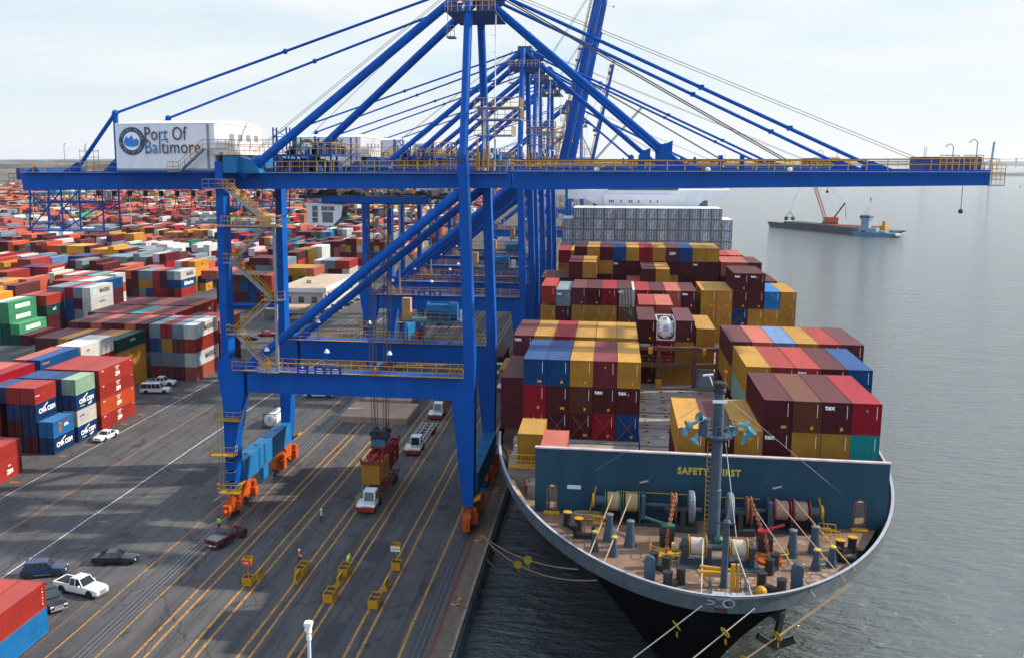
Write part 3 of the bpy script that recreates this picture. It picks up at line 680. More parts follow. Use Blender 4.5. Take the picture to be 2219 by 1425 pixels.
    for z in range(44, 49): b.beam((-43.5, 8, z), (-41.7, 8, z+1), .09); b.beam((-41.7, 8, z), (-43.5, 8, z+1), .09); b.beam((-43.5, 8, z), (-41.7, 8, z), .09)
    P(b, 'lattice_post', B)
    # zig-zag stair on the near landside leg
    zz = [(-46.4, 41.7), (-40.9, 37.4), (-45.7, 32.7), (-40.7, 28.2), (-45.6, 23.9), (-41.4, 19.3)]
    for (xa, za), (xb, zb) in zip(zz, zz[1:]):
        b = MB(); yy = -1.75; b.beam((xa, yy-.35, za), (xb, yy-.35, zb), .08, .28); b.beam((xa, yy+.35, za), (xb, yy+.35, zb), .08, .28)
        n = 16
        for i in range(n): f = (i+.5)/n; b.cb((xa+(xb-xa)*f, yy, za+(zb-za)*f), (.26, .62, .04))
        st = P(b, 'stair_flight', G_)
        b = MB()
        for y_ in (yy-.42, yy+.42): rail(b, [(xa, y_, za), (xb, y_, zb)], 1.0, 1.3)
        b.build('handrail', Y_, st)
    for k_, (x, z) in enumerate(zz):
        b = MB(); w_ = 1.3 if k_ % 2 else 1.0; b.box(x-w_, x+w_, -2.5, -1.15, z-.1, z); pl = P(b, 'landing', G_)
        b = MB(); rail(b, [(x-w_, -1.2, z), (x-w_, -2.5, z), (x+w_, -2.5, z), (x+w_, -1.2, z)], 1.05, .9); b.build('handrail', Y_, pl)
    b = MB(); b.box(-49.2, -46.0, -2.0, -1.15, 41.6, 41.7); rail(b, [(-49.2, -2, 41.7), (-46, -2, 41.7)], 1.05, .9); P(b, 'landing', G_)
    b = MB(); b.beam((-40.4, -1.6, 19.3), (-40.4, -1.6, 37.3), .34); P(b, 'stair_post', G_)
    b = MB(); b.box(-48, -39.2, -2.9, -1.9, 37.1, 37.25); rail(b, [(-46.6, -2.9, 37.25), (-39.2, -2.9, 37.25)], 1.1, .8); P(b, 'landing', Y_)
    # ladder cages on the lower leg
    b = MB()
    for x in (-48.6, -48.1): b.tube((x, -1.5, 1.8), (x, -1.5, 15.5), .05, 5)
    for i in range(34): b.tube((-48.6, -1.5, 2+i*.4), (-48.1, -1.5, 2+i*.4), .03, 4)
    for z in (3.2, 4.6, 6, 7.4): b.lathe((-47.0, -1.6, z), [(.62,0), (.62,.06), (.58,.06), (.58,0)], 10)
    P(b, 'ladder', G_)
    for z, x0, x1 in ((12.9, -48.5, -45.3), (8.3, -49.3, -46.2), (3.4, -48.6, -45.8)):
        b = MB(); b.box(x0, x1, -2.5, -1.15, z-.1, z); rail(b, [(x0, -1.2, z), (x0, -2.5, z), (x1, -2.5, z), (x1, -1.2, z)], 1.1, .8); P(b, 'leg_platform', Y_)
    # sill beams and bogies
    for xr, m_ in ((-47.2, SK), (-16.5, SK)):
        b = MB(); b.box(xr-.85, xr+.85, 1.12, 20.88, 3.6, 6.6); b.box(xr-.9, xr+.9, 1.4, 20.6, 6.6, 6.66)
        for y in (5, 9, 13, 17): b.box(xr+.85, xr+.87, y, y+.06, 3.7, 6.5)
        for y in (4, 8, 12, 16): b.box(xr-.2, xr+.35, y, y+.7, 6.66, 6.78)
        P(b, 'sill_beam', m_)
        for yy in (2.2, 19.8):
            b = MB(); b.prism([(yy-1.9,3.6), (yy+1.9,3.6), (yy+.9,2.6), (yy-.9,2.6)], 'x', xr-.7, xr+.7)
            b.prism([(yy-4.6,1.9), (yy-1.2,3.1), (yy+1.2,3.1), (yy+4.6,1.9), (yy+4.2,1.5), (yy-4.2,1.5)], 'x', xr-.5, xr+.5)
            for s_ in (-1, 1):
                c = yy+s_*2.75; b.prism([(c-1.7,2.5), (c+1.7,2.5), (c+2.1,1.2), (c+1.0,.55), (c-1.0,.55), (c-2.1,1.2)], 'x', xr-.42, xr+.42)
                b.box(xr+.3, xr+1.15, c-.7, c+.5, .8, 2.0); b.box(xr-.9, xr-.3, c-.3, c+.9, .9, 1.7); b.lathe((xr+.75, c, 2.0), [(.32,0), (.32,.75), (.1,.8)], 10)
                b.tube((xr+.45, c-1.6, 1.4), (xr+.45, c+1.6, 1.4), .12, 6)
            bo = P(b, 'bogie', M['orange'])
            for s_ in (-1, 1):
                for d in (-1.5, -.5, .5, 1.5):
                    q = MB(); q.lathe((xr-.16, yy+s_*2.75+d, .38), [(.1,0), (.36,0), (.36,.32), (.1,.32)], 16, 'x'); q.build('wheel', M['dark'], bo)
            q = MB(); ye = yy-5.5 if yy < 10 else yy+5.5; q.box(xr-.45, xr+.45, min(ye, ye+(.7 if yy<10 else -.7)), max(ye, ye+(.7 if yy<10 else -.7)), .5, 1.9); q.tube((xr, ye, 1.3), (xr, ye-(.7 if yy<10 else -.7), 1.3), .22, 10); q.build('buffer', M['orange'], bo)
        b = MB(); b.box(xr-.3, xr+.3, 10, 12, 1.2, 3.6); P(b, 'sill_bracket', SK)
        for yy in (-.9, 22.9):
            b = MB(); b.prism([(xr+.7,4.1), (xr+1.5,4.5), (xr+1.5,4.2), (xr+.7,3.7)], 'y', yy-.8, yy+.8); P(b, 'guard_plate', Y_)
    # lamps on the portal beams, sign boards
    for yy in (-1.2, 21.0):
        for x in (-41.9, -34.2, -26.3):
            b = MB(); b.tube((x, yy, 19.1), (x, yy, 21.9), .07, 6); lp = P(b, 'lamp_post', B)
            q = MB(); q.lathe((x, yy, 21.75), [(.36,0), (.25,.25), (.08,.45)], 10); q.build('lamp_shade', M['white'], lp)
    for x, t1, t2 in ((-37.2, '◇', 'PORT CRANE'), (-35.0, 'MAXIMUM', 'SAFE LOAD'), (-33.0, 'MAXIMUM', 'SAFE LOAD')):
        b = MB(); b.box(x-.72, x+.72, -1.62, -1.56, 19.0, 20.1); sg = P(b, 'sign_board', M['navy'])
        q = MB()
        if x < -37: q.add([(x, -1.63, 19.75), (x+.22, -1.63, 19.88), (x, -1.63, 20.01), (x-.22, -1.63, 19.88)], [(0,1,2,3)])
        else: q.box(x-.35, x+.3, -1.64, -1.62, 19.72, 19.82)
        for z, l_ in ((19.45, .5), (19.22, .42)): q.box(x-l_, x+l_*.9, -1.64, -1.62, z, z+.07)
        q.build('sign_print', LW, sg)
    # cable reel platform on the rear portal beam
    b = MB(); b.box(-29.5, -19.4, 20.2, 24, 22.3, 22.5)
    for x in (-29, -26, -22.5, -19.8):
        b.beam((x, 20.6, 19.1), (x, 20.6, 22.3), .2)
    for x in (-29, -26, -22.5): b.beam((x, 20.6, 19.2), (x+3, 20.6, 22.2), .14)
    P(b, 'reel_platform', M['bluegrey'])
    b = MB(); b.lathe((-25.8, 22, 23.8), [(.1,0), (1.25,0), (1.25,.15), (.95,.15), (.95,3.3), (1.25,3.3), (1.25,4.3), (.1,4.3)], 18, 'x')
    for i in range(10): t = i*.628; b.tube((-25.7, 22+1.2*math.cos(t), 23.8+1.2*math.sin(t)), (-21.8, 22+1.2*math.cos(t), 23.8+1.2*math.sin(t)), .05, 4)
    P(b, 'cable_reel', M['sky'])
    b = MB(); b.box(-29.3, -28.1, 20.6, 21.8, 22.5, 25.6); P(b, 'switch_cabinet', mat('tan_cabinet', (.45, .27, .12), .6) if 'tanc' not in M else M['tanc'])
    b = MB(); b.box(-20.9, -20.0, 20.6, 21.6, 22.5, 24.1); P(b, 'switch_cabinet', M['white'])
    b = MB(); rail(b, [(-29.4, 20.3, 22.5), (-19.5, 20.3, 22.5)], 1.1, 1.4); P(b, 'handrail', Y_)
    # trolley under the girder and the cab
    b = MB(); b.box(-39.5, -20.5, 5.6, 16.5, 40.2, 40.6); b.box(-36.2, -22.4, 5.0, 6.2, 39.6, 40.5)
    for i in range(26): x = -39+i*.72; b.box(x, x+random.uniform(.2, .6), random.uniform(5, 8), random.uniform(9, 16), 40.5, random.uniform(40.7, 41.3))
    P(b, 'trolley', M['dark'])
    b = MB(); b.box(-36.2, -22.4, 4.6, 5.0, 39.75, 40.45); P(b, 'trolley_beam', B)
    b = MB(); b.prism([(-38.3,36.9), (-35.0,36.75), (-33.9,37.9), (-33.6,39.5), (-38.4,39.75)], 'y', 5.2, 8.0); cb = P(b, 'operator_cab', M['white'])
    for x0, x1, z0, z1 in ((-37.6,-36.9,38.7,39.3), (-37.6,-36.9,37.9,38.6), (-37.6,-36.9,37.2,37.8), (-36.4,-35.6,38.7,39.25), (-35.5,-34.7,38.7,39.25), (-36.3,-34.9,37.2,38.55)):
        q = MB(); q.box(x0, x1, 5.16, 5.2, z0, z1); q.build('cab_window', M['glass'], cb)
    q = MB(); q.prism([(-34.9,36.95), (-33.86,37.95), (-33.66,39.2), (-33.6,39.2), (-33.8,37.9), (-34.85,36.85)], 'y', 5.4, 7.8); q.build('cab_window', M['glass'], cb)
    # festoon loops
    for k_ in range(12):
        x0 = -66.8+k_*2.2*1.0; x1 = x0+2.2
        for dy in (0, .35):
            pts = [(x0+(x1-x0)*i/10+.0, 5.2+dy, 41.0-3.0*(1-((2*i/10)-1)**4)*(.92+.1*math.sin(k_*3))) for i in range(11)]
            b = MB(); b.path(pts, .05, 4)
            if dy == 0: P(b, 'festoon_cable', M['black'])
        b = MB(); b.box(x0-.14, x0+.14, 5, 5.8, 40.4, 41.1); P(b, 'festoon_trolley', M['dark'])
    # hanging maintenance platform at the landside end
    b = MB(); b.box(-76.6, -65.6, 4.5, 9, 35.7, 35.85)
    for y in (4.5, 9):
        for x, xt in ((-76.4, -76.0), (-71.6, -71.6), (-65.8, -65.8)): b.beam((xt, y, 41.2), (x, y, 35.7), .17)
        b.beam((-76.4, y, 35.9), (-71.6, y, 41), .14); b.beam((-71.6, y, 35.9), (-76.2, y, 41), .14); b.beam((-71.6, y, 35.9), (-65.8, y, 39.3), .14); b.beam((-75.8, y, 39.5), (-65.8, y, 39.5), .18)
    P(b, 'maintenance_platform', B)
    b = MB(); rail(b, [(-76.4, 4.5, 35.9), (-66, 4.5, 35.9)], 1.1, 1.2); P(b, 'handrail', Y_)
    # end gear and rails at the landside end
    b = MB(); b.box(-76.9, -75.9, 3, 19, 42.5, 44.0); rail(b, [(-78, 3, 42.2), (-76, 3, 42.2)], 1.1, .7); b.prism([(-75.6,43.4), (-73.2,43.4), (-74,44.3)], 'y', 2.7, 3.4)
    P(b, 'end_gear', M['bluedark'])
    b = MB()
    for x in (-68.9, -68, -67, -66.3): b.tube((x, 5, 43.5), (x, 5, 47.0-.4*abs(x+67.6)), .04, 4)
    for z in (44.6, 45.4, 46.2): b.tube((-69, 5, z), (-66.2, 5, z), .04, 4)
    P(b, 'guard_cage', Y_)
    for x, y in ((-70.5, 4), (-69.8, 8), (-61.9, 18), (-22, 18.5), (-12.8, 19)):
        b = MB(); b.tube((x, y, 43.5), (x, y, 46.9), .045, 5); b.path([(x, y, 46.9), (x+.15, y, 47.15), (x+.4, y, 47.1)], .04, 5); lp = P(b, 'lamp_post', G_)
        q = MB(); q.lathe((x+.4, y, 46.9), [(.16,0), (.08,.2)], 8); q.build('lamp_shade', M['white'], lp)
    # lift mast and platforms at the A-frame
    b = MB(); b.tube((-15.6, 5, 43.6), (-15.6, 5, 51.5), .2, 8); b.tube((-14.6, 7, 43.6), (-14.6, 7, 63), .07, 5)
    for z in range(50, 62, 2): b.tube((-15.1, 7, z), (-14.4, 7, z), .03, 4)
    P(b, 'ladder_mast', M['white'])
    for z, x1 in ((51.3, -11.3), (49.9, -11.2), (48.0, -12.2)):
        b = MB(); b.box(-16.7, x1, 4, 9, z-.1, z+.05); pl = P(b, 'platform', G_); q = MB(); rail(q, [(-16.7, 4, z), (x1, 4, z), (x1, 9, z)], 1.1, 1); q.build('handrail', Y_, pl)
    b = MB(); b.box(-20.2, -19.2, 4, 6, 59.5, 59.65); rail(b, [(-20.2, 4, 59.65), (-19.2, 4, 59.65)], 1.2, .5); b.tube((-20, 4, 59.6), (-20, 4, 64), .04, 4); P(b, 'platform', G_)
    b = MB(); b.box(-20.4, -14.4, 4.5, 17, 62.5, 62.62); b.box(-18.8, -16.2, 7, 15, 65, 66.6); b.box(-20.2, -18.6, 5, 6.5, 62.7, 63.6); b.box(-16.4, -14.8, 5, 6.2, 62.7, 63.8)
    for x in (-18.5, -17, -15): b.lathe((x, 8, 65), [(.1,0), (.9,0), (.9,.3), (.1,.3)], 14, 'y'); b.lathe((x, 13, 65), [(.1,0), (.9,0), (.9,.3), (.1,.3)], 14, 'y')
    P(b, 'mast_head', M['bluedark'])
    b = MB(); rail(b, [(-20.4, 4.5, 62.6), (-14.4, 4.5, 62.6)], 1.1, .8); rail(b, [(-14.5, -.2, 43.7), (-11.8, -.2, 43.7)], 1.3, .6); rail(b, [(-18.6, 1.4, 45.8), (-21.2, 1.4, 45.8)], 1.3, .6)
    b.box(-21.3, -18.5, .8, 1.6, 45.6, 45.7)
    for i in range(12): x = -16.4+random.uniform(0, 2.5); b.tube((x, 2, 43.8), (x, 2, random.uniform(45, 47.6)), .05, 4)
    P(b, 'handrail', Y_)
    b = MB()
    for i in range(14): x = random.uniform(-16.3, -12.5); z = random.uniform(43.8, 46.3); b.box(x, x+random.uniform(.2, .7), 3, 5, z, z+random.uniform(.3, .9))
    P(b, 'equipment_box', M['sky'])
    for q_ in ((-17.5, 9), (-16.8, 13)):
        b = MB(); b.tube((q_[0], q_[1], 66), (q_[0], q_[1], 70), .05, 4); P(b, 'aerial', G_)
    # ---- boom
    bp = empty('boom', (-12.0, 0, 42.7), parent=root)
    tilt = 0 if boom_up is None else boom_up
    Lb = 53.2
    def bx(x): return x+12.0
    zo = -42.7
    def sh(b): b.v = [(x+12.0, y, z+zo) for x, y, z in b.v]; return b
    for y0, y1 in ((2.6, 4.2), (17.8, 19.4)):
        b = MB(); b.prism([(-11.9,41.75), (-11.0,41.5), (41.2,42.25), (41.2,43.95), (-11.9,43.82)], 'y', y0, y1); sh(b).build('boom_girder', B, bp)
    b = MB()
    for x in (-10, 8, 24, 30, 40.6): b.box(x-.4, x+.4, 4.2, 17.8, 42.4, 43.6)
    for x in (8.3, 29.5):
        for y in (3.4, 18.6): b.prism([(x-2.2,43.8), (x+2.2,43.8), (x-.6,44.9), (x-1.2,44.9)], 'y', y-.2, y+.2)
    for y in (3.2, 18.4): b.prism([(5.4,43.8), (6.6,43.8), (6.7,47.3), (5.9,46.9), (5.3,46.9)], 'y', y-.25, y+.25)
    b.prism([(3.1,43.8), (3.9,43.8), (3.9,46), (3.1,45.7)], 'y', 15, 15.5)
    for x in (12.5, 15): b.box(x, x+.45, 8, 9, 43.8, 45.6)
    sh(b).build('boom_tie', B, bp)
    b = MB()
    for yw in (1.9, 20.1):
        rail(b, [(-11.8, yw, 43.85), (28, yw, 43.9)], 1.1, 2.0, .05); rail(b, [(28, yw, 43.9), (41.5, yw, 43.95)], 1.25, 2.2)
    for x in (36, 38.5): rail(b, [(x, 3, 43.95), (x+2, 3, 43.95)], 1.6, .6, .045)
    rail(b, [(41.3, 2.5, 42.3), (42.7, 2.5, 42.3), (42.7, 18, 42.3)], 1.2, 1.3); rail(b, [(41.3, 2.5, 43.5), (42.7, 2.5, 43.5), (42.7, 18, 43.5)], 1.1, 1.3)
    sh(b).build('handrail', Y_, bp)
    b = MB(); b.box(41.25, 42.7, 2.4, 19, 42.2, 42.32)
    for yw in (1.6, 19.5): b.box(-11.8, 41, yw, yw+.7, 43.7, 43.78)
    sh(b).build('walkway', G_, bp)
    b = MB()
    for x in (-2, 10.7, 19.8): b.ball((x, 2.2, 43.95), .32, 10, 6, (1,1,.9))
    sh(b).build('flood_lamp', M['white'], bp)
    b = MB(); b.box(35.8, 37.6, 8, 14, 43.8, 45.4); b.box(39.4, 41, 5, 17, 43.8, 45.4); sh(b).build('tip_machinery', M['bluedark'], bp)
    for x, y in ((37.9, 5), (40.4, 5)):
        b = MB(); b.tube((x, y, 43.9), (x, y, 47.0 if x > 39 else 46.5), .06, 5); t_ = 47.0 if x > 39 else 46.5; b.path([(x, y, t_), (x-.3, y, t_+.35), (x-.7, y, t_+.2)], .05, 5); sh(b); lp = b.build('lamp_post', G_, bp)
        q = MB(); q.lathe((x-.75, y, t_-.05), [(.2,0), (.1,.25)], 8); sh(q).build('lamp_shade', M['white'], lp)
    b = MB(); b.tube((38.9, 4, 42.2), (38.9, 4, 39.4), .035, 4); b.ball((38.9, 4, 39.3), .28, 10, 6); sh(b).build('hanging_ball', M['dark'], bp)
    b = MB(); b.tube((-11.6, 10, 44.9), (39, 10, 44.9), .05, 4); b.tube((-11.6, 11, 45.1), (39, 11, 45.1), .05, 4); sh(b).build('boom_rope', M['dark'], bp)
    if boom_up is None:
        for yy, ya, yb in ((0, 6.2, 3.4), (22, 15.8, 18.6)):
            b = MB(); b.tube((-16.6, ya, 65.8), (28.9, yb, 44.3), .21, 8)
            for f in (.3, .58, .8): p = Vector((-16.6, ya, 65.8)).lerp(Vector((28.9, yb, 44.3)), f); b.box(p.x-.3, p.x+.3, p.y-.3, p.y+.3, p.z-.25, p.z+.32)
            P(b, 'outer_forestay', B, smooth=True)
            b = MB(); b.tube((-16.9, ya, 65.2), (8.0, yb, 44.3), .33, 10); P(b, 'inner_forestay', B, smooth=True)
        b = MB()
        for dy in (9, 10, 12, 13): b.tube((-16, dy, 66), (21, dy, 44.8), .04, 4)
        for dy in (9.5, 12.5): b.tube((-16, dy, 66.5), (36, dy, 45), .035, 4)
        b.tube((-20, 9, 66), (-46, 7, 46), .03, 4); b.tube((-20, 10, 66), (-46, 8, 46), .03, 4); b.tube((-20, 12, 66), (-40, 12, 48), .03, 4)
        P(b, 'hoist_rope', M['dark'])
    else:
        bp.rotation_euler = (0, -tilt, 0); bp.scale = (1, .5, .75); bp.location.y = 5.5
        b = MB()
        for yy in (4, 18):
            b.tube((-16.8, yy+2*(1 if yy < 10 else -1), 66), (-9.5, yy, 62), .25, 8); b.tube((-9.5, yy, 62), (-4.2, yy, 80-12*(Lb < 50)), .22, 8)
        for dy in (9, 12): b.tube((-16, dy, 66.5), (-3.5, dy, 86), .05, 4)
        P(b, 'outer_forestay', B)
    return root
M['bluedark'] = mat('dark_blue_machinery', (.008, .06, .20), .5, nscale=1.5, namt=.4, rust=.06)
M['bluegrey'] = mat('grey_blue_steel', (.04, .15, .24), .5, nscale=1.5, namt=.3, rust=.06)
M['navy'] = mat('navy_sign', (.01, .03, .22), .4)
CG = 'blue gantry cranes standing in a row along the quay'
c1 = empty('gantry_crane', (0, 118.5, 0), label='nearest blue gantry crane, boom lowered over the bow of the ship', cat='gantry crane', group=CG)
build_crane(c1)
c2 = copy_tree(c1); c2.location = (0, 191.5, 0); c2['label'] = 'second blue gantry crane along the quay, boom lowered behind the nearest one'
c3 = empty('gantry_crane', (0, 225.5, 0), label='third blue gantry crane, with the nearest of the raised booms', cat='gantry crane', group=CG)
build_crane(c3, boom_up=R(78.5))
for i, (y, s, lb) in enumerate(((273, 1, 'fourth blue gantry crane, its raised boom second from the left'), (382, 1, 'fifth blue gantry crane standing beyond the white bridge of the ship'), (545, 1, 'farthest blue gantry crane, its raised boom the shortest in the picture'))):
    c = copy_tree(c3 if i != 1 else c1); c.location = (0, y, 0); c['label'] = lb
    if i == 0:
        for ch in [q for q in COL.objects if q.parent == c and q.name.startswith('boom')]: ch.scale = (.86, .5, .75); ch.location.y = 5.5; ch.rotation_euler = (0, -R(79), 0)
# spreader with the two boxes it carries
sp = empty('container_spreader', (-30.6, 135.4, 4.05), label='red spreader hanging on ropes over the yellow and red boxes', cat='spreader')
b = MB(); b.box(-1.15, 1.15, -1.6, 1.6, 1.0, 1.25); b.box(-.3, .3, -5.9, 5.9, .15, .6)
for y in (-6, 6): b.box(-1.22, 1.22, y-.16, y+.16, .05, .5)
for y in (-3.1, -.3, .3, 3.1): b.box(-1.22, 1.22, y-.12, y+.12, .05, .45)
for x in (-.9, .9): b.box(x-.12, x+.12, -4, 4, .3, .75)
for x in (-1.2, 1.2):
    for y in (-5.9, 5.9): b.beam((x, y, 0), (x*1.12, y*1.03, .9), .2)
for x, y in ((-.7,-2), (.7,-2), (-.7,2), (.7,2)): b.beam((x, y, .4), (x*.7, y*.6, 1.3), .2)
b.build('spreader_frame', M['red'], sp)
b = MB(); b.box(-1.1, 1.1, -1.4, 1.4, 1.9, 2.3); b.box(-.9, .9, -1.0, 1.0, 2.3, 2.7)
for x in (-.8, .8):
    for y in (-1, 1): b.lathe((x, y-.12, 2.9), [(.1,0), (.5,0), (.5,.24), (.1,.24)], 14, 'y')
b.box(-.6, .6, -.6, .6, 2.6, 3.2); b.build('headblock', M['dark'], sp)
b = MB(); b.box(-.95, .95, -1.45, -1.35, 1.2, 2.2); b.box(-.5, .5, -.6, .6, 1.2, 1.95); b.build('headblock_cover', M['bluegrey'], sp)
b = MB()
for x in (-.9, -.6, .6, .9):
    for y in (-1.1, -.8, .8, 1.1): b.tube((x, y, 3.0), (x*1.9, y*1.5+.3, 36.2), .028, 4)
b.build('hoist_rope', M['dark'], sp)
# ================================================================== THE SHIP
M['hull'] = mat('black_hull_paint', (.003, .0035, .005), .5, nscale=.3, namt=.4, rust=.05, rustcol=(.08, .035, .02), stretch=(1, 1, .25), spec=.0)
M['hullred'] = mat('red_boot_top', (.36, .03, .03), .5, nscale=.4, namt=.3)
M['rim'] = mat('weathered_grey_bulwark', (.30, .32, .37), .6, nscale=.8, namt=.25, rust=.11, rustcol=(.22, .11, .07))
M['bulw'] = mat('dark_bulwark_inside', (.05, .07, .08), .7, nscale=1, namt=.4, rust=.1)
M['deck'] = mat('rust_stained_deck', (.185, .115, .075), .8, nscale=.45, namt=.45, rust=.19, rustcol=(.17, .075, .04), bump=.2)
M['deckgrey'] = mat('grey_hatch_paint', (.29, .25, .225), .75, nscale=.35, namt=.4, rust=.16, rustcol=(.19, .085, .05))
M['wall'] = mat('blue_grey_bulkhead', (.013, .052, .082), .6, spec=.2, nscale=.5, namt=.22, rust=.055, rustcol=(.10, .07, .06), stretch=(1, 1, .3))
M['shipblue'] = mat('blue_grey_fittings', (.035, .065, .095), .55, nscale=1.5, namt=.25, rust=.08)
M['rope'] = mat('beige_rope', (.36, .25, .13), .85, nscale=6, namt=.35)
M['ropew'] = mat('white_rope', (.42, .37, .31), .85, nscale=6, namt=.3)
M['green'] = mat('green_paint', (.012, .11, .065), .5)
M['redp'] = mat('dark_red_flange', (.19, .01, .02), .5)
M['chain'] = mat('rusty_chain', (.26, .07, .03), .7, nscale=3, namt=.4)
M['horn'] = mat('pale_teal_horn', (.12, .30, .32), .5)
M['bitt'] = mat('black_bitt', (.02, .02, .022), .45, nscale=2, namt=.3, rust=.05)
CX = 8.2
ship = empty('container_ship', (CX, 67, -2.6), label='large black-hulled container ship moored along the quay, bow towards the camera', cat='container ship')
SO = Vector((CX, 67, -2.6))
class SB(MB):
    """builder in world coordinates for parts of the ship"""
    def build(s, name, mats, parent=None, smooth=False, **k):
        s.v = [(x-SO.x, y-SO.y, z-SO.z) for x, y, z in s.v]
        return MB.build(s, name, mats, parent or ship, smooth, **k)
ZR = 15.3; STERN = 352
def hb(y, z):
    f = max(0, min(1, (z+2.6)/(ZR+2.6)))
    ys = 85.6-18*f; L = 95-47*f; u = (y-ys)/L
    if u <= 0: return 0
    u = min(u, 1); p = 1.1-.57*f
    b = 20.25*(1-(1-u)**2)**p
    if y > 310: b *= 1-(1-f)*.7*((y-310)/42)
    return b
zl = [-3.2, -2.6, -1.2, .8, 3, 5.5, 8, 10.5, 12.4, 13.9, 14.1, ZR]; ns = 46
def station(z, i):
    f = max(0, min(1, (z+2.6)/(ZR+2.6))); ys = 85.6-18*f; s = i/ns
    return ys+(STERN-ys)*s**2.3
b = MB.__new__(SB); MB.__init__(b)
for sgn in (-1, 1):
    vs = []
    for z in zl:
        for i in range(ns+1):
            y = station(z, i); vs.append((CX+sgn*hb(y, z), y, z))
    k = len(b.v); b.v += vs
    for j in range(len(zl)-1):
        for i in range(ns):
            y = station(zl[j], i)
            b.cm = 2 if j == 0 else (1 if zl[j] >= 14.05 and y < 75 else 0)
            b.f.append([k+j*(ns+1)+i, k+j*(ns+1)+i+1, k+(j+1)*(ns+1)+i+1, k+(j+1)*(ns+1)+i]); b.m.append(b.cm); b.c.append(None)
n1 = (ns+1)*len(zl)
b.f.append([j*(ns+1)+ns for j in range(len(zl))]+[n1+j*(ns+1)+ns for j in range(len(zl))][::-1]); b.m.append(0); b.c.append(None)
hull = b.build('hull', [M['hull'], M['rim'], M['hullred']])
bm = bmesh.new(); bm.from_mesh(hull.data); bmesh.ops.remove_doubles(bm, verts=bm.verts, dist=.004); bmesh.ops.recalc_face_normals(bm, faces=bm.faces); bm.to_mesh(hull.data); bm.free()
# red stripe and bulb at the foot of the stem
b = SB(); b.lathe((CX, 70, -3.3), [(.2,-2), (1.6,-1.2), (2.4,1), (2.6,6), (2.2,14)], 18, 'y'); b.build('bulbous_bow', M['hullred'], smooth=True)
# bulwark: rail cap, inside face, stiffeners
def rim(y, off=0, z=ZR):
    e = .02; b0 = hb(y, z); d = (hb(y+e, z)-hb(max(67.62, y-e), z))/(2*e); n = Vector((1, -d, 0)).normalized(); return CX+b0-n.x*off, y-n.y*off
ys_ = [67.62+(108-67.62)*(i/60)**2 for i in range(61)]
for sgn in (-1, 1):
    vs = []
    for y in ys_:
        x0, y0 = rim(y, 0); x1, y1 = rim(y, .26)
        x0, x1 = CX+sgn*(x0-CX), CX+sgn*max(0, x1-CX)
        zt = ZR+.05+(.35 if 67.6 < y < 69.9 else 0)*.0
        vs += [(x0, y0, zt), (x1, y1, zt), (x1, y1, zt-.06), (x1, y1, 14.0)]
    b = SB(); b.add(vs, [(4*i+k, 4*i+k+1, 4*i+k+5, 4*i+k+4) for i in range(60) for k in (0,)]); b.build('rail_cap', M['rim'])
    b = SB(); b.add(vs, [(4*i+k, 4*i+k+1, 4*i+k+5, 4*i+k+4) for i in range(60) for k in (2,)])
    y = 76.0
    while y < 104:
        x0, y0 = rim(y, .27); x1, y1 = rim(y, 1.0); X0, X1 = CX+sgn*(x0-CX), CX+sgn*(x1-CX)
        b.add([(X0, y0, 15.2), (X0, y0, 14.0), (X1, y1, 14.0), (X0, y0+.12, 15.2), (X0, y0+.12, 14.0), (X1, y1+.12, 14.0)], [(0,1,2), (3,5,4), (0,2,5,3), (0,3,4,1)]); y += .95
    b.build('bulwark', M['bulw'])
# deck
b = SB(); pts = []
for y in [67.62+(300-67.62)*(i/60)**2 for i in range(61)]: x0, y0 = rim(y, .3); pts.append((max(CX, x0), y0))
poly = [(CX, pts[0][1], 14.0)]+[(x, y, 14.0) for x, y in pts[1:]]+[(2*CX-x, y, 14.0) for x, y in pts[1:][::-1]]
b.add(poly, [list(range(len(poly)))]); b.cm = 1
# paint patches on the forecastle deck
random.seed(5); M['deckpatch'] = mat('pale_primer_patch', (.27, .21, .17), .8, nscale=2, namt=.3)
for i in range(150):
    t = random.random(); x = random.gauss(9.6 if i < 70 else 15.8, 2.2 if i < 70 else 1.9); y = random.uniform(69.5, 76) if i < 70 else random.uniform(73, 83)
    if abs(x-CX) > hb(y, ZR)-2.2: continue
    w_, h_ = random.uniform(.10, .3), random.uniform(.08, .2); b.add([(x-w_, y-h_, 14.006), (x+w_, y-h_, 14.006), (x+w_, y+h_, 14.006), (x-w_, y+h_, 14.006)], [(0,1,2,3)])
b.build('deck', [M['deck'], M['deckpatch']])
# breakwater
wx0, wx1, wy = -6.15, 23.6, 86.3
b = SB()
def arch(x): return [(x-.42,14.1), (x-.42,16.1), (x-.3,16.45), (x,16.6), (x+.3,16.45), (x+.42,16.1), (x+.42,14.1)]
segs = [(-6.15, -5.05, 0), (-4.21, 20.98, 0), (21.82, 23.6, 0)]
for a_, c_, _ in segs: b.box(a_, c_, wy, wy+.18, 14.0, 19.9)
for x in (-4.63, 21.4):
    b.prism([(x-.42,16.1), (x-.3,16.45), (x,16.6), (x+.3,16.45), (x+.42,16.1), (x+.42,19.9), (x-.42,19.9)], 'y', wy, wy+.18); b.box(x-.42, x+.42, wy, wy+.18, 14.0, 14.2)
wallo = b.build('breakwater', M['wall'])
b = SB(); b.box(wx0-.05, wx1+.05, wy-.1, wy+.38, 19.9, 20.02); b.build('breakwater_cap', mat('worn_pink_primer_edge', (.50, .40, .41), .7, nscale=1, namt=.3, rust=.14, rustcol=(.45, .10, .07)), wallo)
b = SB()
for x in range(-5, 24, 2):
    b.prism([(wy+.18,14), (wy+2.2,14), (wy+.18,19.6)], 'x', x, x+.1)
b.build('stiffener', M['wall'], wallo)
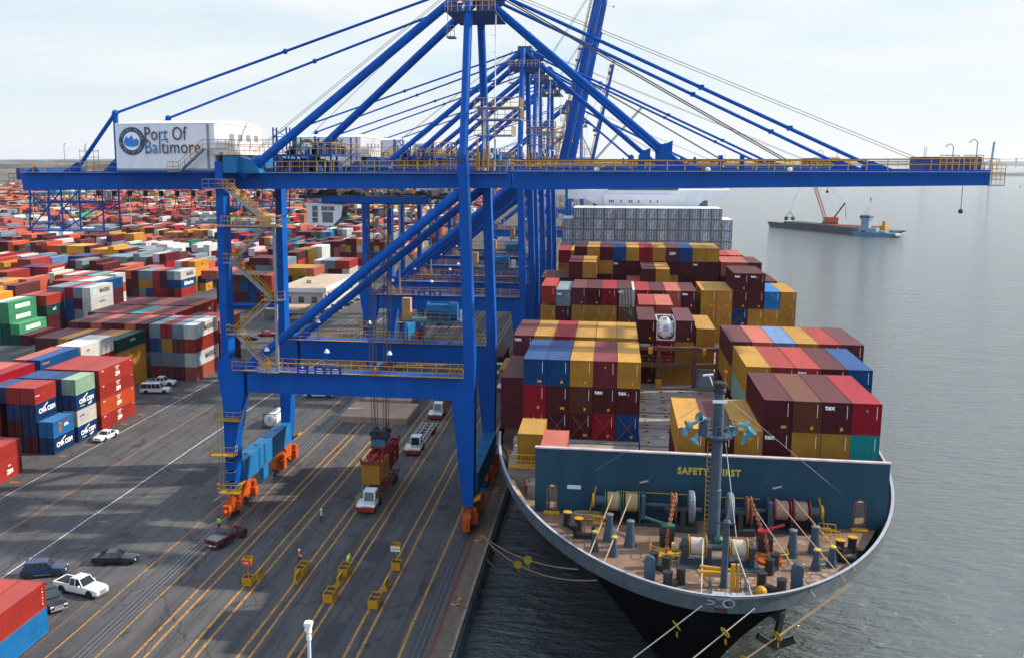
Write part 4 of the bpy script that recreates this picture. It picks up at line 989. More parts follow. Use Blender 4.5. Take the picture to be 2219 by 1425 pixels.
for x in (-4.63, 21.4):
    q = SB(); q.prism([(x-.5,14.1), (x-.5,16.1), (x-.38,16.52), (x,16.7), (x+.38,16.52), (x+.5,16.1), (x+.5,14.1), (x+.42,14.1), (x+.42,16.1), (x+.3,16.45), (x,16.6), (x-.3,16.45), (x-.42,16.1), (x-.42,14.1)], 'y', wy-.06, wy); q.build('door_frame', M['rust'], wallo)
    q = SB(); q.box(x-.7, x+.7, wy-.75, wy-.05, 14.02, 14.18); q.build('door_step', M['yellow'], wallo)
me = text_mesh('SAFETY   FIRST', .82, .02, off=.035, sp=1.15); me.materials.clear(); me.materials.append(M['sticker2'] if 'sticker2' in M else mat('faded_yellow_lettering', (.50, .37, .06), .6))
me.transform(Matrix.Translation(Vector((8.85, wy-.03, 18.45))-SO) @ Matrix.Rotation(R(90), 4, 'X') @ Matrix.Diagonal((.86, 1, 1, 1)))
o = bpy.data.objects.new('lettering', me); COL.objects.link(o); o.parent = wallo
b = SB(); b.box(-3.3, -2.1, wy-.04, wy, 16.3, 16.65); b.build('sign_plate', mat('pale_sign', (.45, .6, .7), .5), wallo)
b = SB()
for x0, x1, z in ((1.0, 7.3, 16.35), (9.6, 13.2, 16.3)): b.tube((x0, wy-.15, z), (x1, wy-.15, z), .05, 5)
for x in (1.2, 3.5, 6, 7.2): b.tube((x, wy-.15, z), (x, wy, z), .04, 4)
b.build('pipe', M['yellow'], wallo)
b = SB()
for x, z in ((-1.9, 17.2), (2.0, 18.3), (13.6, 17.3), (16, 19.2)): b.box(x-.12, x+.12, wy-.05, wy, z-.1, z+.1)
b.build('bracket', M['bitt'], wallo)
for x, z in ((3.4, 17.3), (14.6, 17.4)):
    q = SB(); q.beam((x-.4, wy-.1, z-.1), (x+.35, wy-.1, z+.12), .12); q.build('bracket', M['ropew'], wallo)
# foremast with horns
m0 = SB(); m0.lathe((8.75, 80, 14), [(.8,0), (.50,.15), (.49,5), (.44,5.05), (.40,12.9), (.44,12.95), (.44,13.4)], 20); mast = m0.build('foremast', M['shipblue'], smooth=True)
b = SB(); b.lathe((8.75, 80, 23.0), [(.45,0), (1.15,.35), (1.15,.5), (.45,.5)], 18); pf = b.build('mast_platform', M['shipblue'], mast)
b = SB()
for i in range(14):
    t = i*2*math.pi/14; b.tube((8.75+1.5*math.cos(t), 80+1.5*math.sin(t), 23.5), (8.75+1.5*math.cos(t), 80+1.5*math.sin(t), 24.5), .03, 4)
for i in range(14):
    t, t2 = i*2*math.pi/14, (i+1)*2*math.pi/14; b.tube((8.75+1.5*math.cos(t), 80+1.5*math.sin(t), 24.5), (8.75+1.5*math.cos(t2), 80+1.5*math.sin(t2), 24.5), .03, 4)
b.build('platform_rail', M['shipblue'], mast)
b = SB(); b.lathe((7.6, 79.2, 23.6), [(.38,0), (.38,1.2), (.46,1.25), (.46,1.4), (.25,1.45)], 14); b.build('search_lamp', M['shipblue'], mast, smooth=True)
for dx, dz, dr in ((-2.0, .55, (-1,-.3,-.35)), (-2.3, .1, (-1,-.4,-.5)), (-1.7, -.5, (-.5,-.5,-.9)), (1.7, .6, (1,-.2,-.1)), (.9, .3, (.1,-1,-.25)), (2.2, -.2, (.7,-.3,.9)), (1.9, -.7, (.5,-.3,.9)), (-1.2, 1.0, (-.6,-.5,.2))):
    p = Vector((8.75+dx, 79.2, 24.0+dz)); d = Vector(dr).normalized(); q = SB(); q.tube(p-d*.3, p+d*.05, .12, 8, .16); q.tube(p+d*.05, p+d*.55, .14, 14, .44, cap=False); q.tube(p+d*.1, p+d*.5, .05, 8, .4, cap=False); q.build('horn', M['horn'], mast)
b = SB(); b.lathe((8.75, 80, 27.0), [(.52,0), (.52,.25), (.46,.3), (.46,.45), (.52,.5), (.52,.75), (.3,.85)], 16); b.build('mast_lamp', M['bitt'], mast)
b = SB(); b.box(8.2, 9.3, 79.45, 79.5, 26.2, 26.45); b.build('mast_band', M['white'], mast)
b = SB(); b.tube((9.1, 80, 27.6), (9.1, 80, 28.5), .06, 5); b.ball((9.1, 80, 28.6), .17, 8, 6); b.build('beacon', M['orange'], mast)
b = SB(); b.tube((8.2, 79.9, 27.5), (7.9, 79.9, 28.3), .05, 5); b.tube((7.4, 79.9, 28.3), (8.2, 79.9, 28.4), .09, 6); b.build('nav_arm', M['white'], mast)
b = SB()
for z in range(0, 22): b.tube((8.0, 79.6, 14.6+z*.4), (8.25, 79.4, 14.6+z*.4), .025, 4)
b.tube((7.98, 79.6, 14.2), (7.98, 79.6, 23.2), .03, 4); b.build('mast_ladder', M['yellow'], mast)
b = SB(); b.tube((9.3, 79.3, 23.1), (9.6, 72.6, 17.8), .03, 4); b.tube((8.3, 80.2, 26.5), (-1, wy, 18), .015, 4); b.tube((9.3, 80.2, 26.5), (20, wy, 17), .015, 4); b.build('stay_wire', M['grey'], mast)
# jib post near the stem
b = SB(); b.lathe((8.85, 72.4, 14), [(.34,0), (.24,.5), (.23,4.9), (.3,5.0), (.2,5.2)], 12); jp = b.build('jib_post', M['shipblue'], smooth=True)
b = SB(); b.tube((8.85, 72.4, 18.8), (9.0, 72.9, 20.6), .09, 6); b.beam((8.2, 72.4, 18.9), (9.5, 72.4, 18.9), .1); b.tube((8.85, 72.4, 18.9), (7.6, 75.8, 14.2), .05, 4); b.build('jib_arm', M['shipblue'], jp)
b = SB(); b.box(7.0, 8.6, 72.3, 73.0, 14.75, 15.0); b.tube((7.1, 72.6, 15.4), (9.6, 72.6, 15.2), .16, 8); b.box(9.2, 9.5, 71.3, 71.6, 14, 16.2); b.box(9.6, 9.8, 71.3, 71.6, 14, 16.2); b.build('jib_gear', M['yellow'], jp)
b = SB(); b.box(7.8, 10.2, 68.6, 70.8, 14.02, 14.3); b.build('bow_plate', M['rim'])
b = SB()
for pts in ([(7.7, 71.4, 14), (7.7, 69.6, 14.3)], [(7.7, 71.4, 14.1), (8.6, 71.4, 14.1)], [(10.2, 71.4, 14), (10.2, 69.6, 14.3)], [(9.9, 71.4, 14.1), (10.3, 71.4, 14.1)]): rail(b, pts, 1.15, .9, .03)
b.build('bow_rail', M['shipblue'])
# mooring winches
def winch(x0, dirn, fl, ropem, y=85.0):
    w_ = empty('mooring_winch', Vector((x0, y, 14))-SO, parent=ship)
    def WB(): return MB()
    s = dirn
    b = WB(); 
    for a in (0, 1.55):
        b.lathe((min(s*(a+.0), s*(a+1.25)), 0, 1.75), [(.4,0), (.80,.1), (.83,.3), (.80,.6), (.83,.9), (.78,1.15), (.4,1.25)], 20, 'x')
    b.build('rope_drum', ropem, w_, smooth=True)
    b = WB()
    for a in (-.08, 1.27, 1.47, 2.82): b = WB(); b.lathe((s*a-.05, 0, 1.75), [(.2,0), (1.02,0), (1.02,.08), (.2,.08)], 22, 'x'); b.build('flange', fl, w_)
    b = WB(); b.box(min(s*2.98, s*3.35), max(s*2.98, s*3.35), -.85, .8, .5, 2.6); b.build('gear_case', M['shipblue'], w_)
    b = WB(); b.tube((s*3.4, 0, 1.6), (s*6.0, 0, 1.6), .2, 10); b.build('shaft', M['shipblue'], w_); b = WB(); b.tube((s*-.9, 0, 1.75), (0, 0, 1.75), .45, 12); b.build('brake_drum', M['shipblue'], w_)
    b = WB(); b.lathe((s*-1.1-.12, 0, 1.75), [(.2,0), (.62,0), (.62,.22), (.2,.3)], 16, 'x'); b.build('warping_head', M['yellow'], w_)
    b = WB()
    for a in (-.3, 1.37, 2.9, 5.9): b.box(s*a-.1, s*a+.1, -.8, .8, 0, 1.4)
    b.box(min(0, s*6), max(0, s*6), -1.1, 1.1, 0, .15); b.build('winch_bed', M['dark'], w_)
    b = WB(); rail(b, [(s*-1.6, -1.4, 0), (s*-.2, -1.6, 0)], .9, .7); b.beam((s*-1.5, .3, .2), (s*-.9, .3, 2.9), .12); b.build('guard_rail', M['yellow'], w_)
    return w_
winch(.15, 1, M['green'], M['rope'], 85.2); winch(17.0, -1, M['redp'], mat('brown_rope', (.30, .20, .15), .85, nscale=6, namt=.4), 85.2)
# windlasses with chains
for sx_, xg in ((1, 6.6), (-1, 11.3)):
    w_ = empty('windlass', Vector((xg, 84.3, 14))-SO, parent=ship); s = sx_
    b = MB(); b.lathe((s*.75-.3, 0, 1.9), [(.3,0), (1.35,0), (1.42,.1), (1.42,.42), (1.35,.5), (1.15,.5), (1.15,.2), (.4,.2), (.3,.45)], 26, 'x'); b.build('chain_wheel', mat('grey_gear_wheel', (.13, .16, .18), .5, nscale=2, namt=.4, rust=.08), w_)
    b = MB(); b.lathe((s*-.75-.25, .2, 1.8), [(.3,0), (1.2,0), (1.25,.1), (1.0,.25), (1.25,.4), (1.2,.5), (.3,.5)], 22, 'x'); b.build('gypsy', M['rust'], w_)
    b = MB(); b.tube((-1.5, 0, 1.6), (1.6, 0, 1.6), .28, 10); b.box(-1.2, 1.2, -1.2, 1.2, 0, .5); b.box(-.2, .2, -1, 1, .4, 1.6); b.build('windlass_bed', M['dark'], w_)
    # chain
    cp = [Vector((s*-.75, -.6, 3.1)), Vector((s*-1.25, -3.6, 1.75)), Vector((s*-1.45, -4.6, 1.5)), Vector((s*-1.6, -6.2, .2))]
    b = MB(); k_ = 0
    for p, q in zip(cp, cp[1:]):
        L_ = (q-p).length; n_ = max(1, int(L_/.27))
        for i in range(n_):
            a = p.lerp(q, i/n_); c = p.lerp(q, (i+1.25)/n_); k_ += 1; side = Vector((.12, 0, 0)) if k_ % 2 else Vector((0, .06, .12))
            b.path([a-side, c-side, c+side, a+side, a-side], .05, 5)
    b.build('anchor_chain', M['chain'], w_)
    lm = M['green'] if s == 1 else mat('bright_red_lever', (.33, .015, .02), .5) 
    b = MB(); b.box(s*-1.5-.55, s*-1.5+.55, -4.9, -3.5, 0, 1.25); b.lathe((s*-1.5-.6, -4.1, 1.2), [(.3,0), (.5,0), (.5,1.2), (.3,1.2)], 12, 'x'); b.build('chain_stopper', M['bitt'], w_)
    b = MB(); b.beam((s*-1.4, -4.3, 1.75), (s*(-1.4-1.9 if s == 1 else -3.0), -4.0, 2.2), .16); b.box(s*-1.4-.5, s*-1.4+.5, -4.6, -4.0, 1.6, 1.78); b.build('lever', lm, w_)
    b = MB(); b.lathe((s*-1.65, -6.3, 0), [(.65,0), (1.05,0), (1.05,.15), (.65,.15)], 18); b.build('hawse_ring', M['orange'] if s == -1 else M['yellow'], w_)
    b = MB(); q = s*-1.65; rail(b, [(q-1.3, -5.4, 0), (q-1.2, -7.2, 0), (q, -7.7, 0), (q+1.2, -7.2, 0), (q+1.3, -5.4, 0)], 1.0, .9, .035); b.build('guard_rail', M['yellow'], w_)
# centre winch
w_ = empty('mooring_winch', Vector((8.8, 76.9, 14))-SO, parent=ship)
for s in (-1, 1):
    b = MB(); b.lathe((min(s*.95, s*2.15), 0, 1.3), [(.35,0), (.68,.06), (.71,.3), (.68,.6), (.71,.9), (.68,1.15), (.35,1.2)], 20, 'x'); b.build('rope_drum', M['ropew'], w_, smooth=True)
    b = MB()
    for a in (.88, 2.2): b = MB(); b.lathe((s*a-.04, 0, 1.3), [(.2,0), (.88,0), (.88,.07), (.2,.07)], 22, 'x'); b.build('flange', M['yellow'], w_)
    b = MB(); b.box(min(s*2.3, s*2.7), max(s*2.3, s*2.7), -.8, .8, 0, 1.7); b.build('bearing', M['dark'], w_); b = MB(); b.box(min(s*.5,s*.8), max(s*.5,s*.8), -.8, .8, 0, 1.5); b.build('bearing', M['dark'], w_)
b = MB(); b.tube((-2.9, 0, 1.3), (2.9, 0, 1.3), .26, 10); b.box(-3.1, 3.1, -1.5, 1.1, 0, .08); b.build('shaft', M['shipblue'], w_)
b = MB(); b.ball((0.1, .4, 1.75), .38, 10, 6, (1, 1, .9)); b.build('motor_cover', M['green'], w_, smooth=True)
b = MB(); b.lathe((-3.5, 0, 1.1), [(.1,0), (.4,0), (.4,.5), (.1,.5)], 12, 'x'); rail(b, [(-3.9, -1, 0), (-3.0, -1.2, 0)], .9, .6, .03); b.build('brake_band', mat('ochre_brake', (.35, .24, .08), .6), w_)
# tapered pedestals
for x, y, h, r in ((.45, 80.2, 2.5, .72), (2.15, 79.3, 2.35, .72), (-.7, 77.9, 1.7, .52), (.85, 77.0, 1.7, .52), (14.8, 79.2, 2.4, .72), (16.7, 80.3, 2.4, .75), (16.2, 76.9, 1.7, .6), (17.5, 77.7, 1.7, .6)):
    r *= .74; h *= .88; b = SB(); b.lathe((x, y, 14), [(r,0), (r*.95,.1), (r*.52,h-.45), (r*.52,h)], 18); pd = b.build('roller_pedestal', M['shipblue'], smooth=True)
    q = SB(); q.lathe((x, y, 14+h), [(r*.5,0), (r*.62,.05), (r*.62,.14), (r*.4,.2)], 16); q.build('roller_cap', mat('dull_yellow_cap', (.45, .33, .05), .6) if h < 2 else M['bars'], pd)
# bollards in pairs
def bitts(x, y, dx, dy, cap, r=.34, h=1.25):
    d = Vector((dx, dy)); b = SB(); b.beam((x, y, 14.22), (x+dx, y+dy, 14.22), .5, .4)
    for p in ((x, y), (x+dx, y+dy)): b.lathe((p[0], p[1], 14.0), [(r,0), (r,h-.1), (r*1.15,h-.08), (r*1.15,h)], 16)
    bt = b.build('double_bollard', M['bitt'])
    if cap:
        q = SB()
        for p in ((x, y), (x+dx, y+dy)): q.lathe((p[0], p[1], 14.0+h), [(r*1.15,0), (r*1.15,.05), (r*.9,.07)], 16)
        q.build('bollard_cap', M['yellow'], bt)
bitts(-3.1, 83.1, 1.0, -1.4, True); bitts(18.6, 80.2, 1.1, .8, True); bitts(3.9, 75.2, .9, -.75, False); bitts(4.75, 71.6, 1.0, .9, False)
bitts(12.5, 75.3, .55, 1.1, False); bitts(11.55, 72.6, 1.25, -1.0, False)
# second row: open black roller frames
for x, y in ((-1.6, 80.6), (19.0, 78.9)):
    b = SB(); b.box(x-.9, x+.9, y-.3, y+.3, 14, 14.35); b.box(x-.9, x-.6, y-.3, y+.3, 14.3, 15.1); b.box(x+.6, x+.9, y-.3, y+.3, 14.3, 15.1); b.build('roller_frame', M['bitt'])
for x, y in ((3.45, 72.3), (14.0, 72.5)):
    b = SB(); r_ = .4; b.prism([(x-r_,14), (x-r_,15.7)]+[(x-r_*math.cos(t*math.pi/8), 15.7+r_*math.sin(t*math.pi/8)) for t in range(1, 8)]+[(x+r_,15.7), (x+r_,14)], 'y', y-.25, y+.25); b.build('hooded_vent', M['shipblue'])
b = SB(); b.ball((11.2, 70.4, 14.7), .42, 10, 6); 
for i in range(7): t = i*.9; b.tube((11.2, 70.4, 14.9), (11.2+.45*math.cos(t), 70.4+.45*math.sin(t), 14.05), .05, 4)
b.build('gas_valve', M['yellow'])
# small ventilators, coiled rope, anchors' yellow frames at the left
random.seed(8); b = SB()
for k_ in range(16):
    pts = [(-1.2+1.5*math.cos(t*.55+k_)*random.uniform(.85, 1.05), 85.1+.5*math.sin(t*.55+k_), 14.1+.03*k_) for t in range(13)]; b.path(pts, .06, 5)
b.build('rope_coil', M['rope'])
for x0, x1, y in ((-.9, .4, 81.8), (17.9, 19.2, 83.3)):
    b = SB(); rail(b, [(x0, y, 14), (x1, y-.2, 14)], .9, .6, .04); rail(b, [(x0, y+1.6, 14), (x1, y+1.4, 14)], .9, .6, .04); b.build('guard_rail', M['yellow'])
b = SB(); b.add([(CX-.8, 68.9, 14.08), (CX+.8, 68.9, 14.08), (CX+.8, 67.66, 15.36), (CX-.8, 67.66, 15.36), (CX-.8, 69.2, 14.08), (CX+.8, 69.2, 14.08), (CX+.8, 67.95, 15.36), (CX-.8, 67.95, 15.36)], [(0,1,2,3), (4,5,6,7), (3,2,6,7), (0,1,5,4)]); b.build('stem_plate', M['rim'])
# chocks in the bulwark at the stem
b = SB()
def ring(cx, zc, rx, rz):
    y0 = None
    vs = []
    for i in range(20):
        t = i*2*math.pi/20; vs.append((cx+rx*math.cos(t), zc+rz*math.sin(t)))
    for a, c in zip(vs, vs[1:]+vs[:1]):
        def yy(x): 
            u = 67.6
            while hb(u, 14.7) < abs(x-CX) and u < 90: u += .03
            return u-.32
        b.tube((a[0], yy(a[0]), a[1]), (c[0], yy(c[0]), c[1]), .075, 5)
for cx, rx, rz in ((6.85, .9, .19), (8.7, .38, .28), (10.45, .9, .19)): ring(cx, 14.72, rx, rz)
b.build('mooring_chock', M['rim'])
b = SB()
def disk(cx, zc, rx, rz, off=.03):
    vs = []
    for i in range(18):
        t = i*2*math.pi/18; x = cx+rx*math.cos(t); u = 67.6
        while hb(u, 14.7) < abs(x-CX) and u < 90: u += .03
        vs.append((x, u-off-.22, zc+rz*math.sin(t)))
    b.add(vs, [list(range(18))])
for cx, rx, rz in ((6.85, .85, .15), (8.7, .33, .23), (10.45, .85, .15)): disk(cx, 14.72, rx, rz)
b.build('chock_opening', M['dark'])
for cx in (3.4, 13.8):
    b = SB(); disk(cx, 14.66, .55, .34); b.build('chock_cover', M['shipblue'])
an = SB(); an.beam((11.5, 81.5, 10.2), (14.3, 79.2, 9.0), .9, .9); an.beam((14.3, 79.2, 9.2), (14.0, 79.8, 6.2), .45, .4); an.beam((12.6, 79.7, 6.9), (14.0, 79.8, 6.0), .4, .5); an.beam((15.5, 79.5, 6.9), (14.0, 79.8, 6.0), .4, .5); an.build('anchor', M['bitt'])
# pedestal, cell platform and people walkway to the left behind the breakwater
b = SB(); b.box(-9.2, -5.9, 92.6, 99.4, 14.0, 16.35); b.build('container_pedestal', M['deckgrey'])
b = SB(); rail(b, [(-9.0, 92.3, 16.2), (-5.9, 92.3, 16.2)], 1.2, .9, .05); b.box(-9.1, -5.9, 92.1, 92.6, 16.1, 16.3); b.beam((-6.9, 87.4, 14), (-8.6, 90.5, 15.4), .2); b.build('guard_rail', M['yellow'])
# hatch covers
random.seed(4)
for k_, (y0, y1) in enumerate(((89.8, 97.0), (97.4, 104.4), (105.0, 111.8), (112.2, 118.9), (119.6, 126.0), (126.4, 132.0))):
    for j, (x0, x1) in enumerate(((-11.2, 3.4), (3.55, 13.85), (14.0, 29.0))):
        xa, xb = max(x0, CX-hb(y0, ZR)+1.6), min(x1, CX+hb(y0, ZR)-1.6)
        b = SB(); b.box(xa, xb, y0, y1, 14.0, 15.28); hc = b.build('hatch_cover', M['deckgrey'])
        if j == 1:
            b = SB()
            for x in (4.4, 6.9, 9.4, 11.9):
                for y in (y0+1.2, y1-1.2): b.cb((x, y, 15.33), (.5, .35, .1))
            b.build('socket', M['rust'], hc)
            b = SB(); 
            for x in (6, 10.5):
                b.add([(x-.28, (y0+y1)/2-.12, 15.30), (x+.28, (y0+y1)/2-.12, 15.30), (x+.28, (y0+y1)/2+.12, 15.30), (x-.28, (y0+y1)/2+.12, 15.30)], [(0,1,2,3)])
            b.build('deck_mark', LW, hc)
            b = SB()
            for x in (4.2, 8.6, 13.2): b.beam((x, y0+.2, 15.3), (x+.1, y0+1.0, 15.9), .13)
            b.build('lashing_lug', M['yellow'], hc)
# lashing bridges
for y in (134.0,):
    b = SB(); b.box(-11, 28.5, y-.5, y+.5, 18.0, 18.5)
    for x in (-10.5, -4, 3.3, 6.6, 11.2, 14.2, 21, 28): b.box(x-.25, x+.25, y-.4, y+.4, 14, 20.8)
    b.box(3.3, 14.2, y-.3, y+.3, 20.2, 20.7); lb_ = b.build('lashing_bridge', mat('brown_lashing_bridge', (.13, .06, .04), .8, nscale=1, namt=.4, rust=.1))
    b = SB(); b.prism([(11.5,14.6), (14.0,14.6), (14.0,17.3), (13.7,17.7), (11.8,17.7), (11.5,17.4)], 'y', y+.4, y+.5); b.build('panel', M['rim'], lb_)
    b = SB(); rail(b, [(3.4, y-.5, 18.5), (14, y-.5, 18.5)], 1.0, 1.2, .04); b.build('guard_rail', M['rust'], lb_)
    b = SB(); b.box(6.2, 7.0, y-.9, y-.5, 15.3, 16.4); b.box(5.2, 5.7, y-.8, y-.4, 19.8, 20.6); b.box(12.2, 12.6, y-.8, y-.4, 19.8, 20.6); b.build('lashing_box', M['sticker'], lb_)
b = SB(); b.box(-11, 28.5, 133, 350, 14.0, 15.3); b.build('hatch_row', M['deckgrey'])
# bridge front
b = SB(); b.box(-2.3, 18.0, 262, 276, 14, 36.4); b.box(-11.5, 29, 263, 270, 35.2, 37.6); b.prism([(-2.3,29), (-2.3,35.2), (-7,35.2), (-3.5,33.5)], 'y', 262.5, 270); b.prism([(18,29), (22,34.5), (23,35.2), (18,35.2)], 'y', 262.5, 270)
b.box(-1.5, 16.5, 262.6, 274, 36.4, 39.4); sup = b.build('superstructure', M['white'])
for x in (-.8, -.35, .1, 2.1, 4.2, 4.75, 6.5, 9.4, 11.2): q = SB(); q.box(x-.15, x+.15, 261.9, 262, 34.4, 35.0); q.build('cabin_window', M['glass'], sup)
q = SB(); q.box(-1.2, 16.2, 262.45, 262.6, 37.5, 38.6); q.build('wheelhouse_window', M['glass'], sup)
b = SB(); b.box(-1.5, 16.5, 262.6, 274, 39.4, 39.6); b.box(7.3, 8.0, 266, 267, 39.6, 42.5); b.box(5.5, 9.8, 266, 266.4, 41.6, 41.9); b.ball((3, 266, 40.6), .9, 12, 8); b.ball((12.5, 266, 40.4), .7, 12, 8); b.build('radar_mast', M['white'], sup)
b = SB(); b.box(3, 13, 285, 297, 14, 36); b.build('funnel', M['bluegrey'])
b = SB(); 
for x in (-11, 28.6): rail(b, [(x, 263, 37.6), (x, 270, 37.6)], 1, 1.5)
b.build('guard_rail', M['white'], sup)

# ---- boxes on the ship
SG = 'containers stowed on the ship'
random.seed(31)
def sstack(key, xr, y, cols, desc, H=2.59, z0=None, ztop=None, **k):
    out = {}
    for ci, s in enumerate(cols):
        n_ = len(s)
        zb = (ztop-n_*(H+.012)) if ztop is not None else (15.3 if z0 is None else z0)
        r_ = stack(key, xr-ci*2.5, y, zb, [s], 'X', H=H, door=False, pitch=2.5, group=SG, **k)
        for (a, t), o in r_.items():
            td = n_-1-t; cn = 'rightmost' if ci == 0 else ('leftmost' if ci == len(cols)-1 else '%s from right' % NTH[ci])
            tag(o, label='%s container, %s, %s, %s' % (PAL[s[t]][0], TIER[td], cn, desc), cat='shipping container'); out[(ci, t)] = o
    return out
def marks(o, kind, H=2.59):
    """sticker and number strip on the near end of a ship container"""
    b = MB(); 
    if kind in 'sx': b.box(.3, .55, -.012, -.002, .32, .62)
    if kind == 'w': b.box(.3, .75, -.012, -.002, .35, .6)
    if kind == 'T': b.add([(-.12, -.012, H-.75), (.12, -.012, H-.75), (0, -.012, H-.5)], [(0,1,2)])
    b.build('warning_label', M['sticker'], o)
    b = MB(); b.box(.80, .84, -.012, -.002, H*.5, H-.25); b.build('number_strip', LW, o)
def tex(o, H=2.59): place_text('tex', .62, (-.65, -.02, H-.5), '-y', LW, o, off=.02, ext=.01)
def dress(d, H=2.59):
    ks = 'swTxs'
    for (c, t), o in d.items():
        if o.location.y < 190: marks(o, ks[(c*3+t*2) % 5], H)
A = sstack('s0r', 23.8, 90.8, ['tu', 'ym', 'yk', 'mm'], 'frontmost right block on the ship', H=2.88, ztop=24.0); dress(A, 2.88); tex(A[(1, 1)], 2.88); tex(A[(3, 0)], 2.88)
A = sstack('s0m', 13.85, 90.8, ['yy', 'mm', 'my'], 'low trio behind the ship mast', H=2.88, ztop=21.1); dress(A)
A = sstack('s1r', 26.57, 105.8, ['bbb', 'mmm', 'mmr', 'mmr', 'mMy'], 'second right block on the ship', H=2.88, ztop=24.0); dress(A, 2.88); tex(A[(2, 2)], 2.88)
A = sstack('s2r', 29.1, 120.5, ['mmp', 'mmr', 'mmy', 'mbL', 'mms', 'myp'], 'third right block on the ship', H=2.88, ztop=24.0); dress(A, 2.88)
A = sstack('s1l', 3.42, 106.1, ['bmy', 'umu', 'mky', 'mmb', 'uub'], 'frontmost left block on the ship', H=2.88, ztop=24.0); dress(A, 2.88); tex(A[(0, 1)], 2.88); tex(A[(1, 1)], 2.88)
for c_ in ((1, 2), (4, 1)): A[c_].color = (.12, .015, .02, 1) if c_ == (1, 2) else A[c_].color
A = sstack('s1lo', -9.0, 106.1, ['mm'], 'low stack beside the crane leg', H=2.88, ztop=21.9)
A = sstack('s2l', 3.42, 120.7, ['myy', 'myy', 'myy', 'mmu', 'mmy', 'mmp'], 'second left block on the ship', H=2.88, ztop=24.0); dress(A, 2.88); tex(A[(5, 2)], 2.88)
o = box_at(-5.95, 93.0, 16.4, 'y', L20, 2.88, False, 'single tan yellow container in a yellow-railed bay by the quay side', SG); 
o = box_at(-3.6, 90.5, 16.25, 's', L20, 2.59, False, 'faded red container just behind the left end of the grey wall', SG)
A = sstack('s3m', 11.2, 135.4, ['yyp', 'yuu', 'mmm'], 'middle block around the tank container', H=2.88, ztop=24.0); dress(A, 2.88)
for t in (2,):
    o = A[(1, t)]
    for ch in [c for c in COL.objects if c.parent == o]: bpy.data.objects.remove(ch)
    tx, ty, tz = o.location; bpy.data.objects.remove(o)
place_text('HONON', .4, (-.3, -.02, 2.4), '-y', LW, A[(2, 1)], off=.01)
A = sstack('s3r', 13.9, 135.4, ['yy'], 'yellow pair right of the tank container', H=2.88, ztop=23.0)
sstack('s3l', 3.4, 135.4, ['mmm', 'mmy', 'mmm', 'mmm', 'mmm', 'mmm'], 'hidden row behind the second left block', H=2.88, ztop=21.5)
A = sstack('s4m', 9.2, 150, ['mms', 'mmr'], 'pair behind the tank container', H=2.88, ztop=24.0)
A = sstack('s5r', 29.7, 168, ['yyy', 'yyl', 'mymm', 'mnmm', 'yyy', 'yyy'], 'right block before the tall maroon pair', H=2.88, z0=15.36); dress(A, 2.88); tex(A[(2, 3)], 2.88); tex(A[(3, 3)], 2.88)
A = sstack('s5c', 14.0, 168, ['mmm', 'mms', 'mmm', 'rru', 'GGw'], 'centre group beside the tall maroon pair', H=2.82, z0=15.36); tex(A[(0, 2)], 2.82); dress(A, 2.82)
A = sstack('s5l', 3.6, 168, ['uum', 'yyu', 'yym', 'yyp'], 'left four in line with the tall maroon pair', H=2.88, z0=15.36); tex(A[(0, 2)], 2.88); dress(A, 2.88)
A = sstack('s5ll', -6.55, 168, ['mmg', 'yyr'], 'grey and red outer left pair amidships', H=2.75, z0=15.36); A[(1, 2)].location.z += .6; dress(A); tex(A[(0, 2)])
sstack('s6l', -2.6, 182.6, ['mmmy', 'mmmm', 'mmm', 'mmp'], 'left stack behind the amidships row', H=2.88, z0=15.36)
A = sstack('s6c', 10.4, 182.6, ['mGny', 'mmmm', 'mmr'], 'single tall stack amid the rear rows', H=2.62, z0=15.36)
sstack('s6r', 28.9, 182.6, ['mmm', 'mmm', 'mmm'], 'low right trio at the rear', H=2.88, z0=15.36)
sstack('s7r', 28.2, 197, ['mmmp', 'mmms', 'mmms'], 'faded red trio right of the yellow pair', H=2.62, z0=15.36)
A = sstack('s7', 20.3, 197, ['mmmmy', 'mmmmy', 'mmmmb', 'mmymp', 'mmymy', 'mmymu', 'mmmmy', 'mmmmb', 'mmmym', 'mmmyy', 'mmmmm'], 'long mixed row before the white wall of boxes', H=2.61, z0=15.36)
for c_ in ((3, 4),): place_text('ZIM', .7, (0, -.03, 1.5), '-y', LW, A[c_], off=.03)
for c_ in ((7, 3), (1, 3)): tex(A[c_])
sstack('s8l', -3.5, 212, ['mmmy', 'mmyy', 'mmyu'], 'left corner group before the white wall of boxes', H=2.75, z0=15.36)
sstack('s8r', 26.6, 212, ['mmys', 'mmyr', 'mmyr'], 'right corner group before the white wall of boxes', H=2.62, z0=15.36)
M['reefer'] = M['white']
rc = 'RRRRRRR'
A = {}
for ci in range(16):
    xr = 28.3-ci*2.52; n_ = 7 if 1 <= ci <= 14 else 6
    for t in range(3, n_):
        o = box_at(xr, 248, 15.36+t*2.61, 'R', L40, 2.59, True, 'refrigerated white container, %s, %s, wall of boxes before the bridge' % ({6: 'top tier', 5: 'second tier', 4: 'third tier', 3: 'fourth tier'}[t], 'rightmost' if ci == 0 else ('leftmost' if ci == 15 else '%s from right' % NTH[ci])), SG, rods=True)
        f = random.uniform(.7, 1.15); o.color = (.50*f, .53*f*random.uniform(.95, 1.05), .58*f, 1)
for ci in range(15):
    for t in range(4, 7 if ci < 13 else 6): FB = box_at(27-ci*2.52, 300, 15.36+t*2.6, random.choice('ggnbw'), L40, 2.59, True, 'aft container behind the bridge, number %d of tier %d' % (ci, t), SG)
for key, tiers in (('s1l', (0,)), ('s2l', ()), ('s5r', (1,)), ('s5l', (1,)), ('s0r', ())):
    pass
